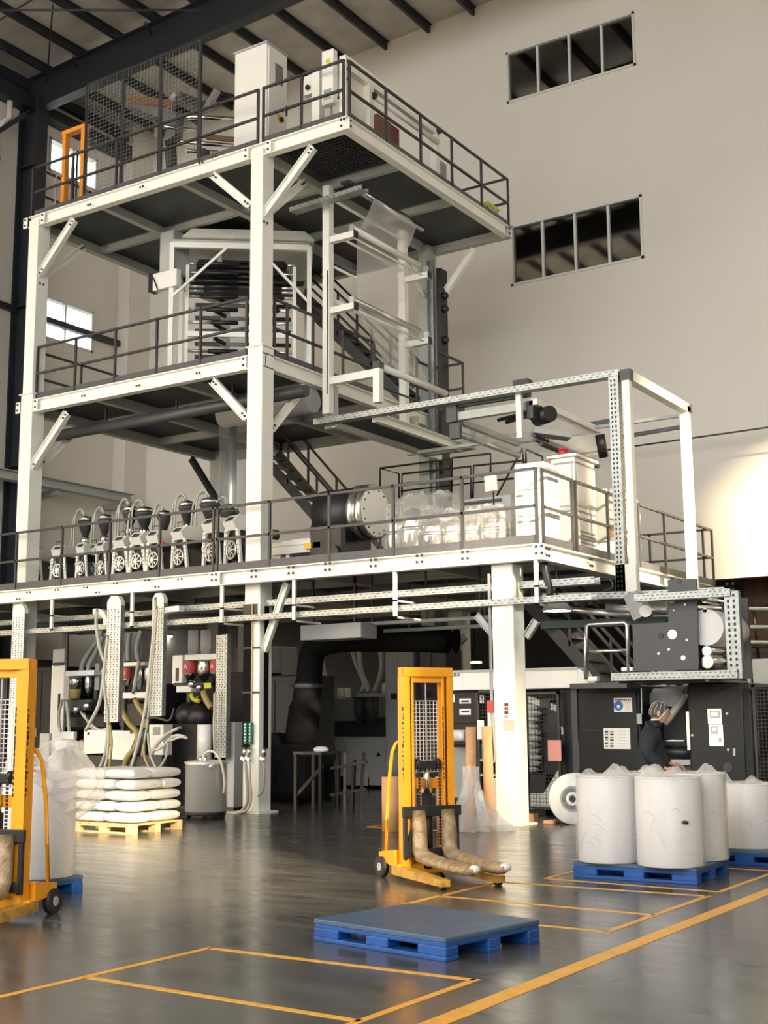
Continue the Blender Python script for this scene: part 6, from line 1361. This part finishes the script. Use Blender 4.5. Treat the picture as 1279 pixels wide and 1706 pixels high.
for L in range(5):
    z = .14+L*HB; lay = []
    if L % 2 == 0:
        for k in range(2): lay.append((PX0+.295+k*.59, PY0+.19, 0))
        for k in range(3): lay.append((PX0+.195+k*.395, PY0+.68, 90))
    else:
        for k in range(3): lay.append((PX0+.195+k*.395, PY0+.295, 90))
        for k in range(2): lay.append((PX0+.295+k*.59, PY0+.79, 0))
    names = ('bottom', 'second', 'middle', 'fourth', 'top')
    for j, (x, y, rot) in enumerate(lay):
        front = (j < 2) if L % 2 == 0 else (j < 3); nf = 2 if L % 2 == 0 else 3
        if front: pos = (('left front', 'right front') if nf == 2 else ('left front', 'middle front', 'right front'))[j]
        else: pos = (('left back', 'middle back', 'right back') if nf == 2 else ('left back', 'right back'))[j-nf]
        lab = 'white plastic sack, %s of the %s layer on the wooden pallet' % (pos, names[L])
        if bagA is None:
            bagA = thing('sack', lab, 'sack', (x, y, z), group='white sacks on the wooden pallet'); loc = bagA.location.copy(); bagA.location = (0, 0, 0)
            bag_mesh(.572, .372, .146).build('sack_body', 'white_bag', bagA)
            pm = MB()
            for q in range(5): pm.box((.02+.03*q, -.188, .05+.012*(q % 3)), (.04+.03*q, -.183, .058+.012*(q % 3)))
            for q in range(4): pm.box((.283, -.12+.05*q, .06), (.2875, -.09+.05*q, .068)); pm.box((.283, -.1+.05*q, .085), (.2875, -.08+.05*q, .09))
            pm.build('print', 'bag_print', bagA, kind='stuff'); bagA.location = loc; o = bagA
        else: o = copy_tree(bagA, (x, y, z), 0, lab)
        o.rotation_euler.z = math.radians(rot+random.uniform(-1.5, 1.5)+(180 if rot == 90 and False else 0))
# stainless tank on castors
t = thing('steel_tank', 'round stainless steel tank on castors beside the white sacks', 'tank', (-13.7, 15.8, 0))
tc_ = V((-13.68, 15.72, 0)); r_ = .335
MB().lathe((tc_.x, tc_.y, .1), [(r_-.02, 0), (r_, .02), (r_, .74), (r_+.012, .75), (r_+.012, .77)], 48).build('vessel', 'tank_steel', t)
MB().lathe((tc_.x, tc_.y, .87), [(r_+.02, 0), (r_+.02, .015), (r_-.02, .03), (.06, .055)], 48).build('lid', 'tank_steel', t)
MB().cyl((tc_.x, tc_.y, .06), (tc_.x, tc_.y, .1), r_-.01, 32).build('base_ring', 'black', t)
for k in range(4):
    a = math.pi/4+k*math.pi/2; p = tc_+V((.27*math.cos(a), .27*math.sin(a), 0)); w = MB().cyl(p+V((-.014, 0, .04)), p+V((.014, 0, .04)), .04, 12).build('castor', 'rubber', t); MB().box((p.x-.02, p.y-.02, .04), (p.x+.02, p.y+.02, .075)).build('fork', 'chrome', w)
MB().curve([(tc_.x+.02, tc_.y-.1, .9), (tc_.x+.05, tc_.y-.1, 1.02), (tc_.x+.22, tc_.y-.1, 1.05), (tc_.x+.36, tc_.y-.08, .9), (tc_.x+.42, tc_.y-.05, .6), (tc_.x+.4, tc_.y-.05, .4)], .022, 8).build('hose', 'hose_clear', t)
for dx_ in (-.02, .08): MB().cyl((tc_.x+dx_, tc_.y-.12, .9), (tc_.x+dx_, tc_.y-.12, .97), .025, 10).build('nozzle', 'chrome', t)
MB().bar((tc_.x+r_*.8, tc_.y-.22, .78), (tc_.x+r_*.9, tc_.y-.16, .84), .02, .05).build('clasp', 'chrome', t)
for z in (.3, .75): MB().bar((tc_.x-.30, tc_.y-.19, z), (tc_.x-.27, tc_.y-.23, z+.06), .02, .02).build('hinge', 'chrome', t)
# cardboard tubes and drums
for i, (px, yb, tilt, lab) in enumerate(((784, 1380, .0, 'left tall cardboard tube leaning in the clear film heap'), (816, 1376, .05, 'right tall cardboard tube standing against the white column'))):
    b = oZ(px, yb); t = thing('cardboard_tube', lab, 'tube', b, group='tall cardboard tubes')
    top = b+V((-tilt*1.0, .05, 1.42)); MB().cyl(b+V((0, 0, .001)), top, .076, 20).build('tube', 'cardboard', t); MB().cyl(top-(top-b).normalized()*.02, top+(top-b).normalized()*.002, .066, 20).build('bore', 'brown_wood', t)
for i, (px, yb, r, h, lab) in enumerate(((650, 1386, .12, .74, 'cardboard core at the left behind the stacker'), (682, 1384, .1, .72, 'cardboard core second from the left behind the stacker'), (710, 1384, .09, .72, 'cardboard core third from the left behind the stacker'), (737, 1383, .09, .73, 'cardboard core at the right behind the stacker'))):
    b = oZ(px, yb)+V((-.06, .1, 0)); t = thing('cardboard_core', lab, 'core', b, group='cardboard cores behind the stacker')
    MB().lathe(b, [(r, 0), (r, h), (r-.015, h), (r-.015, h-.05)], 24).build('core', 'cardboard', t); MB().cyl(b+V((0, 0, h-.04)), b+V((0, 0, h-.035)), r-.016, 20).build('bore', 'brown_wood', t)
t = thing('film_heap', 'heap of clear crumpled film round the cardboard tube by the white column', 'film heap', oZ(790, 1384))
b = oZ(786, 1382); R = random.Random(4); rows = []
for k in range(12):
    s_ = k/11; z = .86*s_; rr = .40*(1-s_)**2.4+.11; row = []
    for i in range(26):
        a = 2*math.pi*i/26; f = rr*(1+.16*math.sin(3*a+s_*5)+.10*math.sin(7*a-s_*3)+R.uniform(-.05, .05)); row.append((b.x+f*math.cos(a)+.05*(1-s_), b.y+f*math.sin(a)*.8, z+.02*R.random()))
    rows.append(row)
MB().surf(rows, False, True).build('film', 'wrap_dense', t)
t = thing('small_carton', 'small brown block on the floor beside the white column foot', 'block', oZ(887, 1368)); b = oZ(886, 1369); MB().rbox((b.x-.06, b.y-.05, 0), (b.x+.06, b.y+.1, .12), .01).build('block', 'cardboard', t); MB().box((b.x-.05, b.y-.04, .12), (b.x+.05, b.y+.09, .13)).build('lid', 'brown_wood', t)
# manual stackers
def make_stacker():
    t = thing('stacker', '', 'stacker', group='yellow manual stackers')
    Y_ = 'yellow'
    for s_ in (-1, 1):
        mb = MB(); x = s_*.225
        mb.box((x-.012 if s_ > 0 else x-.06, -.06, .09), (x+.06 if s_ > 0 else x+.012, -.045, 2.05)); mb.box((x-.012 if s_ > 0 else x-.06, .045, .09), (x+.06 if s_ > 0 else x+.012, .06, 2.05)); mb.box((x+s_*.05-.008, -.06, .09), (x+s_*.05+.008, .06, 2.05))
        mb.build('mast_upright', Y_, t)
        mb = MB(); x = s_*.185; mb.box((x-.022, -.045, .2), (x+.022, -.03, 1.98)); mb.box((x-.022, .03, .2), (x+.022, .045, 1.98)); mb.box((x+s_*.014-.008, -.045, .2), (x+s_*.014+.008, .045, 1.98)); mb.build('inner_mast', Y_, t)
        w = MB(); R = random.Random(2+s_)
        for k in range(16): z = .95+k*.045; w.box((s_*.285-.0015 if s_ > 0 else s_*.285-.0015, -.055, z), (s_*.285+.0015, -.035+R.uniform(-.01, .02), z+R.uniform(.01, .04))); w.box((s_*.185-.02, -.0475, z), (s_*.185-.008, -.0445, z+R.uniform(.02, .047)))
        w.build('scuffs', 'black', t, kind='stuff')
    MB().rbox((-.285, -.065, 1.96), (.285, .065, 2.05), .008).build('mast_top', Y_, t)
    MB().rbox((-.22, -.03, 1.90), (.22, .03, 1.965), .005).build('inner_top', Y_, t)
    MB().rbox((-.27, .04, .86), (.27, .075, .96), .004).build('cross_bar', Y_, t)
    mb = MB()
    for k in range(9): x = -.16+k*.04; mb.box((x-.003, .052, 1.02), (x+.003, .058, 1.72))
    for k in range(19): z = 1.02+k*.039; mb.box((-.165, .046, z-.003), (.165, .052, z+.003))
    mb.build('guard_mesh', 'paper', t, kind='stuff')
    MB().cyl((.0, .0, .1), (.0, .0, .82), .055, 16).build('ram_cylinder', 'black', t); MB().cyl((0, 0, .82), (0, 0, 1.08), .03, 12).build('ram_rod', 'chrome', t)
    MB().rbox((-.14, -.03, 1.05), (.16, .03, 1.13), .01).build('chain_yoke', 'black', t)
    MB().cyl((.0, .0, 1.13), (0, 0, 1.9), .008, 6).build('stay', 'grey_cab', t)
    for x in (-.11, .12):
        o = MB().cyl((x-.02, 0, 1.11), (x+.02, 0, 1.11), .045, 14).build('pulley', 'black', t)
        mb = MB()
        for k in range(26): z = .32+k*.031; mb.rbox((x-.014, -.055, z), (x+.014, -.043, z+.024), .004)
        mb.build('chain', 'black', o, kind='stuff')
    # carriage and taped forks
    MB().rbox((-.33, -.115, .60), (.33, -.075, .70), .006).build('carriage_bar', 'black', t); MB().rbox((-.30, -.115, .22), (.30, -.085, .30), .006).build('carriage_bar', 'black', t)
    for x in (-.30, .28): MB().rbox((x-.01, -.1, .2), (x+.03, -.06, .65), .004).build('carriage_side', 'black', t)
    MB().bar((-.29, -.09, .25), (-.17, -.09, .60), .03, .04).build('carriage_strut', 'black', t)
    for x in (-.16, .17):
        mb = MB(); rows = []; n = 14; R = random.Random(int(x*100)); path = [(-.115, .66, .055, .07), (-.13, .55, .062, .078), (-.135, .42, .06, .08), (-.14, .30, .066, .08), (-.19, .235, .07, .085), (-.32, .215, .065, .085), (-.5, .205, .06, .085), (-.7, .19, .058, .082), (-.9, .185, .055, .08), (-1.08, .19, .05, .075), (-1.16, .2, .03, .05)]
        for k, (y, z, a_, b_) in enumerate(path):
            y0_, z0_ = path[max(k-1, 0)][:2]; y1_, z1_ = path[min(k+1, len(path)-1)][:2]; d = V((0, y1_-y0_, z1_-z0_)).normalized(); nn = V((0, -d.z, d.y))
            rows.append([V((x, y, z))+V((1, 0, 0))*math.cos(2*math.pi*i/n)*b_*(1+R.uniform(-.06, .06))+nn*math.sin(2*math.pi*i/n)*a_*(1+R.uniform(-.08, .08)) for i in range(n)])
        mb.surf(rows, True, True); mb.f += [tuple(range(n)), tuple(range((len(rows)-1)*n, len(rows)*n))]; mb.sm += [False, False]
        o = mb.build('fork', 'tape', t)
        MB().ball((x, -1.13, .205), .055, 12, 8, (1, .8, .7)).build('bare_tip', 'white_bag', o)
    # straddle legs, base and wheels
    for s_ in (-1, 1):
        x = s_*.30
        MB().add([(x-.05, -.85, .03), (x+.05, -.85, .03), (x+.05, .1, .05), (x-.05, .1, .05), (x-.05, -.85, .09), (x+.05, -.85, .09), (x+.05, .1, .14), (x-.05, .1, .14)], [(0, 3, 2, 1), (4, 5, 6, 7), (0, 1, 5, 4), (1, 2, 6, 5), (2, 3, 7, 6), (3, 0, 4, 7)]).build('straddle_leg', 'yellow_worn', t)
        MB().cyl((x-.03, -.80, .035), (x+.03, -.80, .035), .035, 14).build('front_wheel', 'rubber', t)
        wl = MB().cyl((s_*.33-.03, .34, .1), (s_*.33+.03, .34, .1), .1, 20).build('rear_wheel', 'rubber', t); MB().cyl((s_*.33-.034, .34, .1), (s_*.33+.034, .34, .1), .04, 12).build('hub', 'grey_cab', wl)
    MB().rbox((-.33, -.02, .05), (.33, .1, .15), .01).build('base_beam', Y_, t)
    MB().add([(-.33, .08, .12), (.33, .08, .12), (.33, .40, .16), (-.33, .40, .16), (-.33, .08, .28), (.33, .08, .28), (.33, .40, .24), (-.33, .40, .24)], [(0, 3, 2, 1), (4, 5, 6, 7), (0, 1, 5, 4), (1, 2, 6, 5), (2, 3, 7, 6), (3, 0, 4, 7)]).build('rear_cover', Y_, t)
    MB().tube([(-.31, .3, .22), (-.31, .22, .9), (-.30, .16, 1.22), (-.28, .12, 1.30), (-.25, .09, 1.33)], .018, 8).build('handle_bar', Y_, t)
    MB().tube([(.31, .3, .22), (.31, .22, .9), (.30, .16, 1.22), (.28, .12, 1.30), (.25, .09, 1.33)], .018, 8).build('handle_bar', Y_, t)
    return t
st = make_stacker(); st['label'] = 'yellow manual stacker with tape-wrapped forks in the middle of the floor'
st.location = (-6.66, 10.95, 0); st.rotation_euler.z = math.radians(61)
copy_tree(st, (-8.34, 7.04, 0), math.radians(16), 'yellow manual stacker cut off at the left picture edge')
# ================================================================ the worker
def skin_mesh(name, verts, edges, radii, mat_name, parent, sub=2, extra=None, root=0):
    me = bpy.data.meshes.new(name); me.from_pydata(verts, edges, []); o = bpy.data.objects.new(name, me); COL.objects.link(o)
    md = o.modifiers.new('skin', 'SKIN'); md.use_smooth_shade = True; md.branch_smoothing = .6
    sv = me.skin_vertices[0].data
    for i, r in enumerate(radii): sv[i].radius = r if isinstance(r, tuple) else (r, r)
    sv[root].use_root = True
    s_ = o.modifiers.new('sub', 'SUBSURF'); s_.levels = sub; s_.render_levels = sub
    bpy.context.view_layer.update(); dg = bpy.context.evaluated_depsgraph_get()
    m2 = bpy.data.meshes.new_from_object(o.evaluated_get(dg)); bpy.data.objects.remove(o)
    mb = MB(); mb.v = [tuple(v.co) for v in m2.vertices]; mb.f = [tuple(p.vertices) for p in m2.polygons]; mb.sm = [True]*len(mb.f)
    bpy.data.meshes.remove(m2)
    if extra: extra(mb)
    return mb.build(name, mat_name, parent)
PY = 13.75
pp = oY(1084, 1194, PY)
person = thing('person', 'person in dark navy jacket, hairnet and glasses standing behind the wrapped rolls', 'person')
HC = V((.10, 0, 1.592))
def head(mb):
    rows = []; n = 32; m = 22
    for k in range(m+1):
        th = math.pi*k/m; z = math.cos(th); row = []
        for i in range(n):
            a = 2*math.pi*i/n; x = math.sin(th)*math.cos(a); y = math.sin(th)*math.sin(a)
            jaw = max(0, -z); rx, ry, rz = .098*(1-.16*jaw), .075*(1-.30*jaw), .118
            px, py, pz = x*rx, y*ry, z*rz
            if x > 0:
                px = min(px, .088+.006*(1-abs(y)))
                yy = y*ry/.075
                px += .030*math.exp(-((yy/.16)**2+((z+.12)/.16)**2))+.012*math.exp(-((yy/.14)**2+((z-.08)/.2)**2))      # nose and its bridge
                px += .007*math.exp(-((yy/.3)**2+((z+.50)/.09)**2))+.013*math.exp(-((yy/.3)**2+((z+.82)/.14)**2))          # lips, chin
                px -= .010*math.exp(-(((abs(yy)-.38)/.16)**2+((z-.06)/.12)**2)); px += .005*math.exp(-((yy/.7)**2+((z-.24)/.1)**2))
            else: px -= .008*max(0, z+.3)
            row.append((HC.x+px, HC.y+py, HC.z+pz))
        rows.append(row)
    mb.surf(rows, True, True)
    for s_ in (-1, 1): mb.ball((HC.x-.012, s_*.075, HC.z-.01), .03, 10, 8, (.7, .35, 1.15))
verts = [(0, 0, .92), (0, 0, 1.08), (-.01, 0, 1.22), (-.01, 0, 1.35), (.01, 0, 1.44), (.05, 0, 1.50), (.08, 0, 1.55)]
edges = [(i, i+1) for i in range(6)]; rad = [.09, .09, .09, .085, .055, .052, .05]
def add(p, r, par): verts.append(p); rad.append(r); edges.append((par, len(verts)-1)); return len(verts)-1
for s_ in (-1, 1):
    h = add((0, s_*.09, .86), .085, 0); k = add((.015, s_*.095, .48), .058, h); a = add((-.015, s_*.1, .09), .042, k); add((.13, s_*.11, .035), .035, a)
    sh = add((-.01, s_*.155, 1.385), .042, 3)
    if s_ < 0: E_, W_, H_ = (-.05, -.235, 1.13), (.13, -.235, .985), (.20, -.228, .962)
    else: E_, W_, H_ = (-.02, .235, 1.13), (.20, .19, 1.02), (.27, .17, 1.0)
    e = add(E_, .036, sh); w = add(W_, .027, e); hd = add(H_, (.020, .034), w)
    d = (V(H_)-V(W_)).normalized(); side = V((0, -s_, 0)) if False else V((0, 1, 0)); dn = V((0, 0, -1))
    for f, (off, L) in enumerate(((-.030, .062), (-.010, .072), (.010, .068), (.028, .054))):
        b0 = V(H_)+d*.03+dn*(off*.55)+side*(off*.7); f1 = b0+d*L*.5+dn*.008; f2 = f1+d*L*.35+dn*.025; f3 = f2+d*L*.1+dn*.022
        i1 = add(tuple(b0), .0115, hd); i2 = add(tuple(f1), .0095, i1); i3 = add(tuple(f2), .0085, i2); add(tuple(f3), .0075, i3)
    tb0 = V(W_)+d*.045+V((0, 0, .022))+side*.012*-s_; t1 = tb0+d*.035+V((0, 0, .006)); t2 = t1+d*.03+V((0, 0, -.012))
    i1 = add(tuple(tb0), .0125, hd); i2 = add(tuple(t1), .0105, i1); add(tuple(t2), .0085, i2)
body = skin_mesh('body', verts, edges, rad, 'skin', person, 2, head)
# clothing
verts = [(0, 0, .80), (0, 0, .92), (0, 0, 1.08), (-.012, 0, 1.22), (-.015, 0, 1.34), (-.005, 0, 1.43), (.03, 0, 1.475)]
edges = [(i, i+1) for i in range(6)]; rad = [(.20, .215), (.195, .21), (.185, .205), (.19, .21), (.18, .20), (.125, .145), (.078, .08)]
for s_ in (-1, 1):
    sh = add((-.012, s_*.18, 1.39), .125, 4); e = add((-.05, -.245, 1.13) if s_ < 0 else (-.02, .245, 1.13), .088, sh); w = add((.09, -.24, 1.015) if s_ < 0 else (.15, .2, 1.04), .066, e); add((.125, -.237, .99) if s_ < 0 else (.19, .19, 1.025), .058, w)
jk = skin_mesh('jacket', verts, edges, rad, 'jacket', person, 2)
MB().lathe((.035, 0, 1.435), [(.085, 0), (.082, .03), (.066, .07), (.060, .07)], 24).build('collar', 'jacket', jk)
verts = [(0, 0, .95), (0, 0, .84)]; edges = [(0, 1)]; rad = [(.135, .16), (.13, .155)]
for s_ in (-1, 1): h = add((0, s_*.09, .74), .092, 1); k = add((.015, s_*.095, .48), .076, h); add((-.012, s_*.1, .09), .068, k)
skin_mesh('trousers', verts, edges, rad, 'trousers', person, 2)
for s_ in (-1, 1): MB().rbox((-.10, s_*.105-.048, 0), (.19, s_*.105+.048, .085), .03).build('shoe', 'black', person)
# hair, hairnet, glasses
def cap(r, m, name, lo, par, front=.30):
    rows = []; n = 30
    for k in range(12):
        s_ = k/11; row = []
        for i in range(n):
            a = 2*math.pi*i/n; c = math.cos(a); lim = lo+(front-lo)*max(0, c)**.8; th = s_*math.acos(lim)
            row.append((HC.x-.004+r[0]*math.sin(th)*math.cos(a), r[1]*math.sin(th)*math.sin(a), HC.z+r[2]*math.cos(th)))
        rows.append(row)
    return MB().surf(rows, True, True).build(name, m, par)
cap((.103, .080, .123), 'hair', 'hair', -.42, person, .42)
cap((.115, .092, .133), 'hairnet', 'hairnet', -.55, person, .30)
nt_ = MB(); rim = []
for i in range(31):
    a = 2*math.pi*i/30; c = math.cos(a); lim = -.55+(.30+.55)*max(0, c)**.8; th = math.acos(lim); rim.append((HC.x-.004+.116*math.sin(th)*math.cos(a), .093*math.sin(th)*math.sin(a), HC.z+.134*math.cos(th)))
nt_.tube(rim, .0035, 6, False)
for a in (1.9, 2.4, 2.9, 3.4, 3.9, 4.4, 4.9, 5.4):
    nt_.tube([(HC.x-.004+.116*math.sin(th)*math.cos(a+.15*math.sin(th*3)), .093*math.sin(th)*math.sin(a+.15*math.sin(th*3)), HC.z+.134*math.cos(th)) for th in [.35+k*.17 for k in range(9)]], .0013, 5)
nt_.build('hairnet_band', 'paper', person)
gl = MB()
for s_ in (-1, 1):
    c = V((HC.x+.098, s_*.034, HC.z+.012)); gl.tube([c+V((-.004*abs(math.sin(a)), .027*math.cos(a), .019*math.sin(a))) for a in [2*math.pi*i/16 for i in range(17)]], .0032, 6, False); gl.tube([c+V((0, s_*.026, .006)), (HC.x+.06, s_*.073, HC.z+.016), (HC.x-.01, s_*.078, HC.z+.012)], .003, 6)
gl.tube([(HC.x+.098, -.008, HC.z+.016), (HC.x+.102, 0, HC.z+.018), (HC.x+.098, .008, HC.z+.016)], .003, 6); gl.build('glasses', 'black', person)
for s_ in (-1, 1): MB().ball((HC.x+.076, s_*.032, HC.z+.01), .012, 10, 8).build('eye', 'ink', person)
MB().ball((HC.x+.086, 0, HC.z-.059), .012, 10, 6, (.5, 1.6, .25)).build('mouth', 'red_label', person)
person.location = (pp.x, PY, 0); person.rotation_euler.z = math.radians(20)
hv = V((.30, -.225, .945)); cz_ = math.cos(math.radians(20)); sz_ = math.sin(math.radians(20))
wp = V((pp.x+hv.x*cz_-hv.y*sz_, PY+hv.x*sz_+hv.y*cz_, hv.z))
t = thing('paper_slip', 'white paper slip held in the worker hand', 'paper', wp)
MB().bar(wp+V((-.02, 0, .0)), wp+V((.05, .03, -.03)), .05, .004).build('slip', 'paper', t); MB().bar(wp+V((-.02, 0, .003)), wp+V((.03, .02, -.012)), .03, .002).build('print', 'grey_plastic', t)
